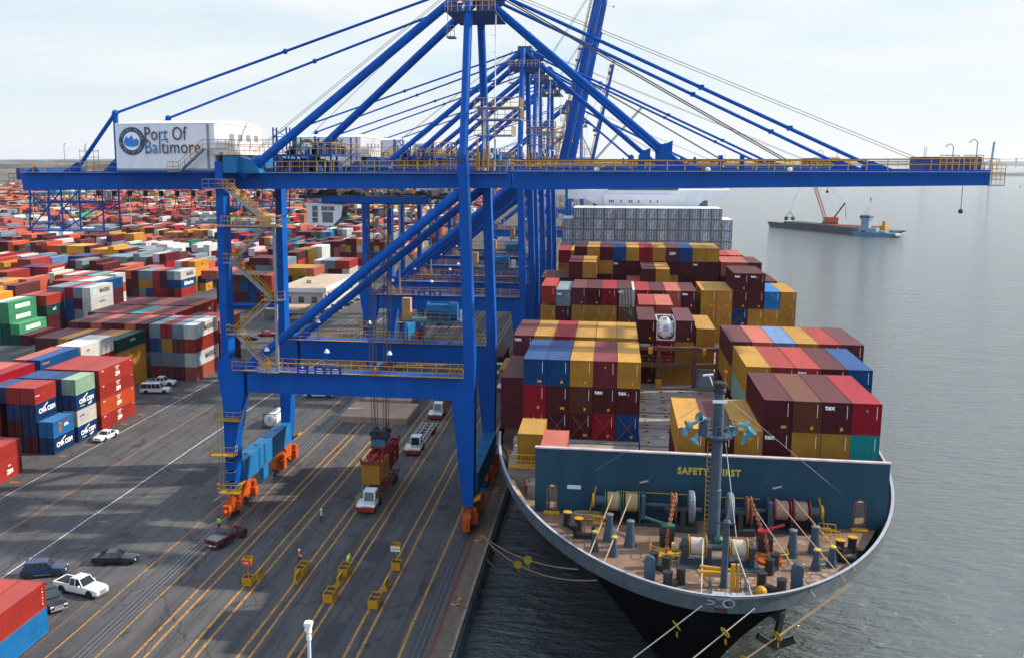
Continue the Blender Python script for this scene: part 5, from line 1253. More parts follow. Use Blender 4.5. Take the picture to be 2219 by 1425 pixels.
def lash(x, y, z):
    b = SB(); b.beam((x-1.1, y-.12, z), (x+.9, y-.12, z+2.5), .05); b.beam((x+1.1, y-.12, z), (x-.9, y-.12, z+2.5), .05); b.build('lashing_rod', M['rust'])
for i in range(5): lash(2.2-i*2.5, 106.1, 15.4)
for x in (28.4, 25.9, 20.9, 18.4, 15.9, 2.3, -.2, -2.7, -5.2, -10.3): lash(x, 168, 18.2)
# tank container among them
def tank_container(loc, label, frame, group=None, rz=0):
    t = empty('tank_container', loc, rz, label=label, cat='tank container')
    b = MB()
    for x in (-1.16, 1.16):
        for y in (.06, 5.98): b.beam((x, y, 0), (x, y, 2.59), .12)
        for z in (.07, 2.53): b.beam((x, 0, z), (x, 6.04, z), .1)
    for y in (.06, 5.98):
        for z in (.07, 2.53): b.beam((-1.2, y, z), (1.2, y, z), .12)
        for s1 in (-1, 1):
            for s2 in (0, 1): b.beam((s1*1.16, y, .55 if s2 else 2.05), (s1*.6, y, .06 if s2 else 2.53), .1)
    b.build('frame', frame, t)
    b = MB(); b.lathe((0, .1, 1.3), [(.1,0), (.7,.08), (1.05,.25), (1.12,.5), (1.12,5.35), (1.05,5.6), (.7,5.78), (.1,5.84)], 28, 'y'); tk = b.build('tank', M['tankw'], t, smooth=True)
    b = MB(); b.box(-.25, .25, 1.5, 4.5, 2.42, 2.47); b.lathe((0, 3, 2.4), [(.3,0), (.3,.2), (.1,.24)], 12); b.build('manway', M['grey'], t)
    for x, z, m_ in ((-.75, .95, M['sticker']), (.75, .95, M['green']), (-.55, .45, M['dark']), (.1, .45, M['orange']), (.45, .48, M['red'])):
        b = MB(); b.add([(x-.16, .06, z), (x, .06, z-.16), (x+.16, .06, z), (x, .06, z+.16)], [(0,1,2,3)]); b.build('hazard_label', m_, tk)
    b = MB()
    for i in range(5): b.box(-.35, .3-.08*(i % 2), .05, .06, 1.9-i*.16, 1.97-i*.16)
    b.build('print', M['letterblue'], tk)
    return t
M['tankw'] = mat('white_tank_steel', (.72, .72, .72), .35, metal=.1, nscale=1, namt=.1)
tank_container((7.48, 135.3, 21.3), 'white tank container in a white frame between two maroon boxes on the ship', M['white'])
tank_container((-56.6, 158.7, .02), 'white tank container in a dark frame standing on the asphalt by the crane leg', M['dark'])
# ================================================================== VEHICLES
def paint(name, c, r=.3): 
    m = mat(name, c, r, nscale=1.2, namt=.08, spec=.6); return m
M['pwhite'] = paint('white_car_paint', (.70, .70, .69)); M['pblack'] = paint('black_car_paint', (.010, .013, .020), .2); M['pnavy'] = paint('navy_car_paint', (.015, .035, .085), .25)
M['pmaroon'] = paint('maroon_car_paint', (.045, .006, .012), .25); M['pgrey'] = paint('grey_car_paint', (.22, .23, .25)); M['pred'] = paint('red_car_paint', (.35, .02, .02)); M['psilver'] = paint('silver_car_paint', (.45, .46, .48))
M['tonneau'] = mat('grey_bed_cover', (.075, .085, .10), .6); M['chrome'] = mat('chrome_trim', (.55, .56, .58), .2, metal=.8); M['tail'] = mat('tail_lamp', (.40, .01, .01), .3); M['head'] = mat('head_lamp', (.65, .65, .62), .15); M['bed'] = mat('black_bed_liner', (.012, .012, .013), .8)
def wheels(t, L, W, fx, rx, r=.38):
    for y in (fx, rx):
        for s in (-1, 1):
            x = s*(W/2-.12)
            b = MB(); b.lathe((x-.12, y, r), [(r*.55,0), (r*.9,.0), (r,.04), (r,.2), (r*.9,.24), (r*.55,.24)], 20, 'x'); wh = b.build('tyre', M['black'], t, smooth=True)
            q = MB(); q.lathe((x-.125 if s < 0 else x-.02, y, r), [(.03,0), (r*.58,.02), (r*.6,.12), (.05,.145)], 12, 'x'); q.build('rim', M['chrome'], wh)
def loft(b, secs):
    """secs: list of (y, [(x,z)...]) with equal counts, closed in x by mirroring"""
    vs = []; n = len(secs[0][1])*2
    for y, pr in secs:
        for x, z in pr: vs.append((x, y, z))
        for x, z in pr[::-1]: vs.append((-x, y, z))
    fs = []
    for i in range(len(secs)-1):
        for j in range(n): fs.append((i*n+j, i*n+(j+1) % n, (i+1)*n+(j+1) % n, (i+1)*n+j))
    fs.append(list(range(n))); fs.append([(len(secs)-1)*n+j for j in range(n)][::-1])
    return b.add(vs, fs)
def car(kind, m, loc, heading, label, cat, name, person=False, lights=True, group=None, cover=None):
    """front of the car is -y in local space; heading = direction (degrees from +Y, counterclockwise) the FRONT points to"""
    t = empty(name, loc, R(heading+180), label=label, cat=cat, group=group)
    P_ = dict(sedan=(4.95, 1.86, 1.46), pickup=(5.85, 2.03, 1.88), suv=(4.75, 1.9, 1.75), van=(5.7, 2.0, 2.08))[kind]
    L, W, H = P_; w = W/2; b = MB()
    belt = dict(sedan=.93, pickup=1.12, suv=1.08, van=1.12)[kind]
    hood = dict(sedan=.84, pickup=1.08, suv=1.02, van=1.12)[kind]
    def sec(y, zt, k=1.0, zb=.28): return (y, [(w*k*.86, zb), (w*k, zb+.16), (w*k, zt*.72), (w*k*.955, zt-.02), (w*k*.88, zt)])
    nb = -L/2; S_ = [sec(nb, hood*.70, .84, .36), sec(nb+.12, hood*.86, .94), sec(nb+.45, hood*.95, 1), sec(nb+L*.24, hood+.02, 1), sec(nb+L*.30, belt, 1)]
    if kind == 'pickup': S_ += [sec(0.55, belt, 1), sec(.62, belt+.02, 1), sec(L/2-.06, belt+.02, 1), sec(L/2, belt-.05, .97, .4)]
    elif kind == 'sedan': S_ += [sec(L*.22, belt, 1), sec(L*.36, belt+.03, .99), sec(L/2-.1, belt, .93), sec(L/2, belt*.82, .88, .4)]
    else: S_ += [sec(L*.3, belt, 1), sec(L/2-.08, belt, .98), sec(L/2, belt*.85, .94, .4)]
    loft(b, S_); body = b.build('body', m, t, smooth=True)
    # greenhouse
    g0, g1, g2, g3 = dict(sedan=(-L*.20, -L*.045, L*.17, L*.37), pickup=(-L*.19, -L*.08, L*.105, L*.135), suv=(-L*.20, -L*.07, L*.38, L*.47), van=(-L*.26, -L*.15, L*.46, L*.495))[kind]
    tw = w*(.74 if kind != 'van' else .86)
    b = MB(); b.add([(-w*.93,g0,belt-.03),(w*.93,g0,belt-.03),(w*.93,g3,belt-.03),(-w*.93,g3,belt-.03),(-tw,g1,H-.05),(tw,g1,H-.05),(tw,g2,H-.05),(-tw,g2,H-.05)], [(0,1,5,4),(1,2,6,5),(2,3,7,6),(3,0,4,7),(4,5,6,7)])
    gl = b.build('glasshouse', M['glass'], t)
    b = MB(); e = .05
    b.add([(-tw-e*.5,g1-.12,H-.075),(tw+e*.5,g1-.12,H-.075),(tw+e*.5,g2+.1,H-.075),(-tw-e*.5,g2+.1,H-.075),(-tw+.08,g1+.05,H),(tw-.08,g1+.05,H),(tw-.08,g2-.05,H),(-tw+.08,g2-.05,H)], [(0,1,5,4),(1,2,6,5),(2,3,7,6),(3,0,4,7),(4,5,6,7),(0,3,2,1)])
    mids = dict(sedan=(.02,), pickup=(-.02,), suv=(.02, .62), van=(-.25, .55, 1.35))[kind]
    for s in (-1, 1):
        for ya, yb in ((g0, g1), (g3, g2)): b.beam((s*w*.935, ya, belt-.03), (s*(tw+.01), yb, H-.05), .09, .05)
        for f in mids:
            y = f*L*.25+.1 if kind in ('sedan',) else f; q = (y-g0)/(g3-g0); b.beam((s*w*.94, y, belt-.03), (s*(tw+.012), y+(g1-g0)*(.5-q)*.25, H-.05), .10, .05)
    b.build('roof', m, t)
    if kind == 'pickup':
        b = MB(); b.box(-w+.16, w-.16, .72, L/2-.16, belt-.01, belt+.026) if not cover else b.box(-w+.12, w-.12, .68, L/2-.06, belt+.02, belt+.06)
        b.build('truck_bed', cover or M['bed'], t)
        if not cover:
            b = MB()
            for s in (-1, 1): b.box(s*(w-.07)-.08, s*(w-.07)+.08, .66, L/2-.05, belt+.02, belt+.06)
            b.box(-w+.1, w-.1, L/2-.14, L/2-.04, belt+.02, belt+.06); b.build('bed_rail', m, t)
    for s in (-1, 1):
        q = MB(); q.box(min(s*w*.5, s*w*.86), max(s*w*.5, s*w*.86), nb+.0, nb+.12, hood*.62, hood*.80); q.build('headlight', M['head'], t)
        q = MB(); q.box(min(s*w*.66, s*w*.93), max(s*w*.66, s*w*.93), L/2-.1, L/2+.012, belt*.55, belt*.86); q.build('tail_light', M['tail'], t)
        q = MB(); q.box(min(s*(w+.0), s*(w+.2)), max(s*(w+.0), s*(w+.2)), g0+.28, g0+.42, belt-.03, belt+.17); q.build('wing_mirror', m, t)
        q = MB(); q.box(min(s*w*.97, s*(w+.012)), max(s*w*.97, s*(w+.012)), -L*.16, L*.2, .34, .40); q.build('sill_trim', M['chrome'] if kind != 'sedan' else m, t)
    q = MB(); q.box(-w*.45, w*.45, nb-.012, nb+.1, hood*.45, hood*.78); q.build('grille', M['chrome'] if kind == 'pickup' else M['black'], t)
    q = MB(); q.box(-w*.86, w*.86, nb-.06, nb+.14, .34, .52); q.build('bumper', M['chrome'] if kind == 'pickup' else m, t)
    q = MB(); q.box(-w*.86, w*.86, L/2-.1, L/2+.07, .42, .6); q.build('bumper', M['chrome'] if kind == 'pickup' else m, t)
    q = MB(); q.box(-.16, .16, L/2+.07, L/2+.08, .42, .56); q.build('number_plate', M['letterwhite'], t)
    # dark wheel arches
    fy, ry = dict(sedan=(-1.45, 1.4), pickup=(-1.95, 1.75), suv=(-1.4, 1.4), van=(-1.9, 1.65))[kind]; r = dict(sedan=.34, pickup=.41, suv=.38, van=.37)[kind]
    for y in (fy, ry):
        for s in (-1, 1):
            q = MB(); q.lathe((s*(w+.004)-.005 if s > 0 else -w-.005, y, r+.02), [(.02,0), (r*1.2,0), (r*1.2,.01), (.02,.01)], 20, 'x'); q.build('wheel_arch', M['black'], t)
    wheels(t, L, W, fy, ry, r)
    return t
# heading: 0 = +Y (away), -90 = +X (right), 180 = towards camera
car('pickup', M['pwhite'], (-54.3, 92.4, .01), -104, 'white four-door pickup with chrome bumper beside the black saloon', 'pickup truck', 'pickup_truck')
car('sedan', M['pblack'], (-54.6, 100.4, .01), -78, 'black four-door saloon standing between white and yellow lane lines', 'car', 'parked_car')
car('suv', M['pnavy'], (-60.6, 95.9, .01), -68, 'dark blue four-wheel drive behind the end of the red container', 'car', 'parked_car')
car('pickup', M['pblack'], (-56.2, 89.2, .01), -128, 'black pickup with chrome grille half hidden by the blue container', 'pickup truck', 'pickup_truck')
car('pickup', M['pmaroon'], (-44.5, 108.6, .01), -18, 'dark maroon pickup with grey bed cover parked on the yellow line', 'pickup truck', 'pickup_truck', cover=M['tonneau'])
car('sedan', M['pwhite'], (-81.0, 148.2, .01), 162+0, 'white saloon parked at the foot of the dark blue short containers', 'car', 'parked_car').rotation_euler = (0, 0, R(-6))
car('van', M['pwhite'], (-87.6, 180.6, .01), -80, 'white passenger van in front of the white pickup by the container block', 'van', 'parked_van')
car('pickup', M['pwhite'], (-89.4, 187.2, .01), -86, 'white pickup parked just behind the white passenger van', 'pickup truck', 'pickup_truck')
car('pickup', M['pwhite'], (-55.0, 182.8, .01), -84, 'white pickup with black covered bed seen under the portal beam', 'pickup truck', 'pickup_truck', cover=M['bed'])
car('sedan', M['pblack'], (-90.5, 240, .01), -80, 'black car beside the light blue boxes behind the crane stair', 'car', 'parked_car')
car('sedan', M['pred'], (-87.5, 246, .01), -75, 'red car parked beyond the black one behind the crane stair', 'car', 'parked_car')
pc = None
for i in range(11):
    y = 268+i*6.6+(i % 3)*.5; c_ = ('pblack', 'pwhite', 'pblack', 'pgrey', 'psilver', 'pblack', 'pgrey', 'psilver', 'pwhite', 'pgrey', 'pwhite')[i]
    car('suv' if i % 3 else 'sedan', M[c_], (-82.8+(i % 2)*.4, y, .01), -70, '%s car, number %s from the near end of the row by the office' % ({'pblack': 'black', 'pwhite': 'white', 'pgrey': 'grey', 'psilver': 'silver'}[c_], ORD[i]), 'car', 'parked_car', group='cars parked in a row by the office')
# ---- terminal tractors with their chassis (front towards the camera)
def chassis(t, y0, L, m):
    b = MB()
    for x in (-.55, .55): b.beam((x, y0, 1.15), (x, y0+L, 1.15), .16, .32)
    for y in [y0+.1+i*(L-.2)/7 for i in range(8)]: b.beam((-1.15, y, 1.2), (1.15, y, 1.2), .14, .2)
    for x in (-1.2, 1.2): b.beam((x, y0, 1.22), (x, y0+L, 1.22), .08, .18)
    for x in (-1.25, 1.25):
        for y in (y0, y0+L): b.prism([(y-.12,1.2), (y+.12,1.2), (y,1.75)], 'x', x-.04, x+.04)
    ch = b.build('chassis_frame', m, t)
    for y in (y0+L-2.6, y0+L-1.3):
        for x in (-.95, .95):
            q = MB(); q.lathe((x-.25, y, .5), [(.2,0), (.5,0), (.5,.5), (.2,.5)], 16, 'x'); q.build('wheel', M['black'], t)
def tractor(loc, label, fm, rz=0, L=12.3, group='tractor units with chassis lined up under the crane'):
    t = empty('terminal_tractor', loc, rz, label=label, cat='yard truck', group=group)
    b = MB(); b.box(-1.2, 1.2, .0, .25, .35, .95); b.box(-1.15, 1.15, .2, 2.0, .6, 1.1); b.box(-.5, .5, 1.8, 5.2, .7, 1.0); fr = b.build('bumper', M['red'], t)
    b = MB(); b.prism([(.05,.95), (.25,1.25), (1.0,1.4), (2.2,1.4), (2.2,.95)], 'x', -1.22, 1.22); b.build('bonnet', M['white'], t)
    b = MB(); b.prism([(.45,1.35), (.38,1.7), (.62,3.0), (2.15,3.0), (2.15,1.35)], 'x', -.35, 1.2); cb = b.build('cab', M['white'], t)
    q = MB(); q.add([(-.24,.36,1.72),(1.08,.36,1.72),(1.02,.575,2.84),(-.18,.575,2.84)], [(0,1,2,3)]); q.build('windscreen', M['glass'], cb)
    q = MB(); q.box(1.2, 1.215, .75, 1.9, 1.8, 2.75); q.build('cab_window', M['glass'], cb)
    q = MB(); q.box(-.36, -.345, .75, 1.9, 1.8, 2.75); q.build('cab_window', M['glass'], cb)
    q = MB(); q.box(-.5, .9, .0, .045, 1.02, 1.1); q.build('grille', M['dark'], t)
    for x in (-1.0, 1.0): q = MB(); q.box(x-.13, x+.13, -.01, .06, .98, 1.12); q.build('headlight', M['head'], t)
    q = MB(); q.path([(-1.15, .5, 1.4), (-1.15, .5, 2.5), (-.4, .5, 2.75)], .035, 5); q.path([(-1.15, .5, 2.4), (-1.15, 1.9, 2.4), (-1.15, 1.9, 1.4)], .035, 5); q.box(-1.4, -1.25, .45, .6, 1.9, 2.3); q.build('mirror_frame', M['grey'], t)
    q = MB(); q.tube((-.9, 2.3, .9), (-.9, 2.3, 3.2), .09, 8); q.build('exhaust', M['grey'], t)
    for y in (1.0, 4.0):
        for x in (-.95, .95):
            q = MB(); q.lathe((x-.22, y, .5), [(.2,0), (.5,0), (.5,.44), (.2,.44)], 16, 'x'); q.build('wheel', M['black'], t)
    chassis(t, 3.3, L, fm); return t
M['rchas'] = mat('red_chassis', (.20, .025, .02), .6, nscale=2, namt=.3, rust=.08); M['wchas'] = mat('pale_chassis', (.42, .40, .36), .6, nscale=2, namt=.3, rust=.12)
tractor((-30.4, 120.4, 0), 'white yard tractor with empty red chassis below the hanging boxes', M['rchas'])
tractor((-29.5, 146.8, 0), 'white yard tractor pulling an empty pale chassis behind the hanging boxes', M['wchas'])
tractor((-29.8, 168.8, 0), 'third white yard tractor back in the lane, red chassis', M['rchas'])
for x, y, ch, lb in ((-23.2, 205, 'm', 'maroon container on a truck under the second crane, left lane'), (-15.0+.0, 0, '', '')):
    if not ch: continue
    t = tractor((x, y, 0), 'white yard tractor under the second crane hauling a maroon box', M['rchas']); box_at(x+1.22, y+3.5, 1.42, ch, L40, 2.59, False, lb, None)
t = tractor((-20.6, 232, 0), 'white yard tractor in the right lane hauling a tan box', M['rchas']); box_at(-19.4, 235.5, 1.42, 'y', L40, 2.59, False, 'tan container on a truck, right lane under the second crane', None)
t = tractor((-20.2, 192, 0), 'white yard tractor close to the second crane waterside leg, tan box', M['rchas']); box_at(-19.0, 195.5, 1.42, 'y', L40, 2.59, False, 'tan container on a truck beside the second crane leg', None)
# flat stack of hatch pontoons on the apron, seen between the beams
b = MB(); b.box(-46, -34, 165, 176, 0, 1.1); b.box(-45, -36, 178, 190, 0, 1.1); b.build('hatch_pontoon', mat('pale_rusty_pontoon', (.36, .24, .17), .8, nscale=.4, namt=.3, rust=.12), label='pale brown hatch pontoons lying on the apron behind the rear portal beam', cat='hatch pontoon')
# the two boxes under the spreader
o = box_at(-29.52, 124.9, 2.6, 'y', L20, 2.59, False, 'tan container hanging from the red spreader, nearer of the two', 'boxes hanging from the spreader'); side_text(o, 'm\nsc', .8, LD, .55, .5, L=L20, off=.04)
o2 = box_at(-29.52, 131.2, 2.6, 'u', L20, 2.59, False, 'dark red container hanging from the red spreader, farther of the two', 'boxes hanging from the spreader'); side_text(o2, 'm\nsc', .9, M['sticker'], .55, .5, L=L20, off=.04)
for q in (o, o2): q.location = (-30.75, q.location.y, 2.6)
sp.location = (-30.75, 131.0, 5.2)
sp.name = 'container_spreader'
# ================================================================== PEOPLE
def person(loc, rz, label, vest, trous, hat, pose='stand', hold=None, sleeves=None):
    t = empty('person', loc, rz, label=label, cat='person')
    skin = M['skin']
    k = dict(stand=0, crouch=1)[pose]
    if pose == 'stand':
        J = {'pel': (0,0,.95), 'wai': (0,0,1.1), 'che': (0,.0,1.35), 'nek': (0,0,1.5), 'hed': (0,-.02,1.62), 'top': (0,-.01,1.76),
             'hL': (.09,0,.90), 'kL': (.11,-.03,.5), 'aL': (.12,.02,.1), 'tL': (.13,-.14,.04), 'hR': (-.09,0,.90), 'kR': (-.12,.02,.5), 'aR': (-.14,.05,.1), 'tR': (-.16,-.11,.04),
             'sL': (.19,0,1.42), 'eL': (.27,-.04,1.15), 'wL': (.17,-.26,1.1), 'sR': (-.19,0,1.42), 'eR': (-.27,-.03,1.15), 'wR': (-.15,-.27,1.12)}
    else:
        J = {'pel': (0,.1,.62), 'wai': (0,.02,.76), 'che': (0,-.16,.95), 'nek': (0,-.3,1.05), 'hed': (0,-.38,1.08), 'top': (0,-.49,1.12),
             'hL': (.1,.08,.6), 'kL': (.16,-.3,.5), 'aL': (.13,-.05,.1), 'tL': (.14,-.2,.04), 'hR': (-.1,.08,.6), 'kR': (-.16,-.3,.5), 'aR': (-.13,-.05,.1), 'tR': (-.14,-.2,.04),
             'sL': (.2,-.2,1.0), 'eL': (.26,-.4,.8), 'wL': (.16,-.6,.72), 'sR': (-.2,-.2,1.0), 'eR': (-.26,-.4,.8), 'wR': (-.16,-.6,.72)}
    Rr = dict(pel=.15, wai=.14, che=.17, nek=.06, hed=.10, top=.085, hL=.10, kL=.065, aL=.045, tL=.04, hR=.10, kR=.065, aR=.045, tR=.04, sL=.075, eL=.05, wL=.032, sR=.075, eR=.05, wR=.032)
    E = [('pel','wai'),('wai','che'),('che','nek'),('nek','hed'),('hed','top'),('pel','hL'),('hL','kL'),('kL','aL'),('aL','tL'),('pel','hR'),('hR','kR'),('kR','aR'),('aR','tR'),('che','sL'),('sL','eL'),('eL','wL'),('che','sR'),('sR','eR'),('eR','wR')]
    for s, h in ((1, 'L'), (-1, 'R')):
        w_ = Vector(J['w'+h]); d = (w_-Vector(J['e'+h])).normalized(); pm = w_+d*.08; J['p'+h] = tuple(pm); Rr['p'+h] = .03; E.append(('w'+h, 'p'+h))
        for i, (o_, l_) in enumerate(((-.03,.075), (-.01,.085), (.01,.08), (.03,.065))):
            J['f%s%d' % (h, i)] = tuple(pm+d*l_+Vector((o_,0,-.02))); Rr['f%s%d' % (h, i)] = .009; E.append(('p'+h, 'f%s%d' % (h, i)))
        J['th'+h] = tuple(w_+d*.04+Vector((-s*.05, -.02, 0))); Rr['th'+h] = .011; E.append(('w'+h, 'th'+h))
    ks = list(J); me = bpy.data.meshes.new('body'); me.from_pydata([J[q] for q in ks], [(ks.index(a), ks.index(c)) for a, c in E], [])
    o = bpy.data.objects.new('body', me); COL.objects.link(o)
    sk = o.modifiers.new('s', 'SKIN'); ss = o.modifiers.new('u', 'SUBSURF'); ss.levels = 1; ss.render_levels = 1
    for i, q in enumerate(ks): me.skin_vertices[0].data[i].radius = (Rr[q], Rr[q]*(.75 if q in ('pel', 'wai', 'che') else 1)); me.skin_vertices[0].data[i].use_root = (q == 'pel')
    bpy.context.view_layer.update(); m2 = bpy.data.meshes.new_from_object(o.evaluated_get(bpy.context.evaluated_depsgraph_get())); o.modifiers.clear(); o.data = m2
    m2.materials.clear(); m2.materials.append(skin); m2.materials.append(trous); m2.materials.append(sleeves or trous)
    for p in m2.polygons:
        c = p.center; 
        zc = c.z; headish = (c-Vector(J['hed'])).length < .19; hand = min((c-Vector(J['pL'])).length, (c-Vector(J['pR'])).length) < .11
        legs = c.z < J['pel'][2]-.02 if pose == 'stand' else c.z < .6
        p.material_index = 0 if (headish or hand) else (1 if legs else 2); p.use_smooth = True
    o.parent = t
    hp = Vector(J['hed']); b = MB(); b.ball(tuple(hp+Vector((0,0,.07))), .125, 12, 6, (1,1.12,.9)); b.lathe(tuple(hp+Vector((0,-.02,.035))), [(.05,0), (.165,0), (.16,.02), (.05,.03)], 14); b.build('hard_hat', hat, t, smooth=True)
    b = MB()
    for s in (-1, 1): b.ball(tuple(hp+Vector((s*.035, -.1, .02))), .012, 6, 4)
    b.build('eyes', M['black'], t)
    b = MB(); b.ball(tuple(hp+Vector((0, -.112, -.01))), .016, 6, 4, (1,1.2,1.5)); b.build('nose', skin, t)
    # waistcoat
    ch, wa, pe = Vector(J['che']), Vector(J['wai']), Vector(J['pel']); up = (ch-pe).normalized(); sd_ = Vector((1,0,0)); fw = sd_.cross(up)
    vs = []; n = 16
    prof = [(pe-up*.05, .19, .16), (wa, .175, .145), (ch-up*.05, .215, .165), (ch+up*.07, .2, .15), (ch+up*.14, .10, .09)]
    for c, a, d in prof:
        for i in range(n): tt = i*2*math.pi/n; vs.append(c+sd_*a*math.cos(tt)+fw*d*math.sin(tt))
    b = MB(); b.add(vs, [(k_*n+i, k_*n+(i+1) % n, (k_+1)*n+(i+1) % n, (k_+1)*n+i) for k_ in range(4) for i in range(n)]); vt = b.build('vest', vest, t, smooth=True)
    b = MB(); vs = []
    for dz in (0, .05):
        for i in range(n): tt = i*2*math.pi/n; vs.append(wa+up*(dz+.03)+sd_*.198*math.cos(tt)+fw*.162*math.sin(tt))
    b.add(vs, [(i, (i+1) % n, n+(i+1) % n, n+i) for i in range(n)]); b.build('reflective_band', M['bars2'], vt)
    if hold:
        c = (Vector(J['pL'])+Vector(J['pR']))/2; b = MB(); b.box(c.x-.11, c.x+.11, c.y-.16, c.y-.02, c.z-.01, c.z+.02); b.build('clipboard', LW, t)
    return t
M['skin'] = mat('skin', (.42, .24, .16), .6); M['vgreen'] = mat('lime_vest', (.35, .62, .03), .6); M['vlime'] = mat('pale_green_vest', (.28, .50, .14), .6); M['vorange'] = mat('orange_vest', (.75, .10, .04), .6); M['dkcloth'] = mat('dark_cloth', (.02, .022, .03), .8); M['bars2'] = mat('silver_band', (.5, .5, .48), .4)
person((-35.2, 116.9, 0), R(10), 'person in green vest and white hard hat standing alone left of the tractor', M['vlime'], M['dkcloth'], M['white'], hold=True)
person((-33.9, 103.6, 0), R(40), 'person in orange vest and white hard hat holding a paper by the planter box', M['vorange'], M['dkcloth'], M['white'], hold=True)
person((-28.35, 104.1, 0), R(170), 'person in bright lime jacket crouching behind the weight box', M['vgreen'], M['dkcloth'], M['vgreen'], pose='crouch', sleeves=M['vgreen'])
person((-46.9, 112.2, 0), R(-20), 'person in lime jacket with dark hair beside the maroon pickup', M['vgreen'], M['dkcloth'], M['black'], sleeves=M['vgreen'])
person((-7.2, 90.6, 14.05), R(20), 'person in green hard hat and orange waistcoat on the ship beside the grey wall', M['vorange'], M['dkcloth'], M['green'])
# ================================================================== YELLOW WEIGHT BOXES AND BARRIERS
M['soil'] = mat('dark_rubble', (.06, .05, .045), .95, nscale=5, namt=.5, bump=.6, bscale=20)
M['barrier'] = mat('barrier_yellow', (.48, .27, .015), .5, nscale=2, namt=.12)
WG = 'yellow steel weight boxes marking the crane lanes'
def wbox(x, y, n, label):
    t = empty('weight_box', (x, y, 0), R(0), label=label, cat='weight box', group=WG)
    L = 1.15*n; b = MB(); w_ = .52
    for x0, x1, y0, y1 in ((-w_,-w_+.07,0,L),(w_-.07,w_,0,L),(-w_+.07,w_-.07,0,.07),(-w_+.07,w_-.07,L-.07,L)): b.box(x0, x1, y0, y1, .08, 1.0)
    for i in range(1, n): b.box(-w_+.07, w_-.07, i*1.15-.04, i*1.15+.04, .08, .98)
    b.box(-w_-.02, w_+.02, -.02, L+.02, .5, .56); b.build('box_shell', M['yellow'], t)
    b = MB(); b.box(-w_+.07, w_-.07, .07, L-.07, .1, .82)
    random.seed(int(x*7+y))
    for i in range(14*n): b.ball((random.uniform(-.4, .4), random.uniform(.12, L-.12), .82), random.uniform(.05, .12), 6, 4, (1,1,.6))
    b.build('ballast', M['soil'], t); return t
def barrier(x, y, label, rz=0):
    t = empty('striped_barrier', (x, y, 0), rz, label=label, cat='traffic barrier', group='yellow and black striped plastic barriers')
    b = MB(); b.prism([(-.32,0), (.32,0), (.28,.25), (.13,.5), (.09,1.0), (-.09,1.0), (-.13,.5), (-.28,.25)], 'y', 0, 1.7); b.build('barrier_body', M['barrier'], t)
    for s in (-1, 1):
        for i in range(4):
            y0 = .1+i*.4; b = MB(); b.add([(s*.291,y0,.25),(s*.291,y0+.16,.25),(s*.142,y0+.26,.5),(s*.142,y0+.10,.5)], [(0,1,2,3)]); b.add([(s*.136,y0+.10,.5),(s*.136,y0+.26,.5),(s*.10,y0+.40,.96),(s*.10,y0+.24,.96)], [(0,1,2,3)]); b.build('black_stripe', M['black'], t)
    return t
wA = wbox(-37.55, 96.6, 1, 'short yellow weight box under the red sign post'); barrier(-37.0, 98.3, 'striped barrier right behind the red sign post')
wbox(-32.8, 100.0, 2, 'double yellow weight box beside the person in orange'); barrier(-32.7, 98.2, 'striped barrier in front of the box beside the person in orange')
wbox(-28.05, 100.6, 2, 'double yellow weight box in front of the crouching person'); barrier(-28.0, 98.4, 'striped barrier before the crouching person')
wbox(-27.85, 94.0, 2, 'double yellow weight box nearest the white camera pole')
wbox(-22.95, 93.4, 2, 'double yellow weight box in the lane next to the quay'); barrier(-22.75, 97.9, 'slim striped barrier in the lane next to the quay')
wE = wbox(-22.7, 103.3, 1, 'short yellow weight box under the white and yellow sign post')
def signpost(x, y, m, label, txt, h=2.4):
    t = empty('lane_sign', (x, y, .85), 0, label=label, cat='sign')
    b = MB(); b.tube((0, 0, -.1), (0, 0, h-.85), .06, 8); b.build('sign_pole', M['yellow'], t)
    b = MB(); z0 = h-.85
    for xa, xb, ya, yb in ((-.5,-.45,-.5,.5), (.45,.5,-.5,.5), (-.45,.45,-.5,-.45), (-.45,.45,.45,.5)): b.box(xa, xb, ya, yb, z0, z0+.75)
    b.build('sign_frame', M['yellow'], t)
    b = MB(); b.box(-.55, .55, -.56, -.51, z0+.05, z0+.6); pl = b.build('sign_plate', m, t)
    place_text(txt, .21, (0, -.57, z0+.33), '-y', LD if m != M['pred2'] else LW, pl, off=.005, ext=.004)
    return t
M['pred2'] = mat('red_sign', (.55, .07, .03), .5)
signpost(-37.5, 97.1, M['pred2'], 'red lane sign in a yellow frame on the short weight box', 'STOP')
s_ = signpost(-22.7, 103.8, M['white'], 'white lane sign below a yellow light box near the quay', 'NO ENTRY', 2.3)
# ================================================================== QUAY FURNITURE, ROPES
def bollard(y, label):
    t = empty('quay_bollard', (-14.35, y, .02), R(0), label=label, cat='bollard', group='mooring bollards on the quay edge')
    b = MB(); b.lathe((0, 0, 0), [(.34,0), (.24,.1), (.2,.4), (.3,.5), (.3,.62), (.15,.68)], 16); b.box(-.5, .5, -.4, .4, 0, .06); b.build('bollard_body', mat('tan_bollard', (.30, .16, .06), .7) if 'tanb' not in M else M['tanb'], t, smooth=True)
    b = MB()
    for k in range(3): b.path([(.42*math.cos(a*.6)+.1*k-.5, .42*math.sin(a*.6)-.2, .07+.06*k) for a in range(11)], .05, 5)
    b.build('rope_turns', M['rope'], t)
for y, lb in ((96.2, 'tan mooring bollard nearest the camera on the quay edge'), (114.1, 'tan mooring bollard holding the slack bow lines'), (132.3, 'tan mooring bollard beside the crane waterside leg')): bollard(y, lb)
M['matdisc'] = mat('yellow_rat_guard', (.38, .24, .01), .6)
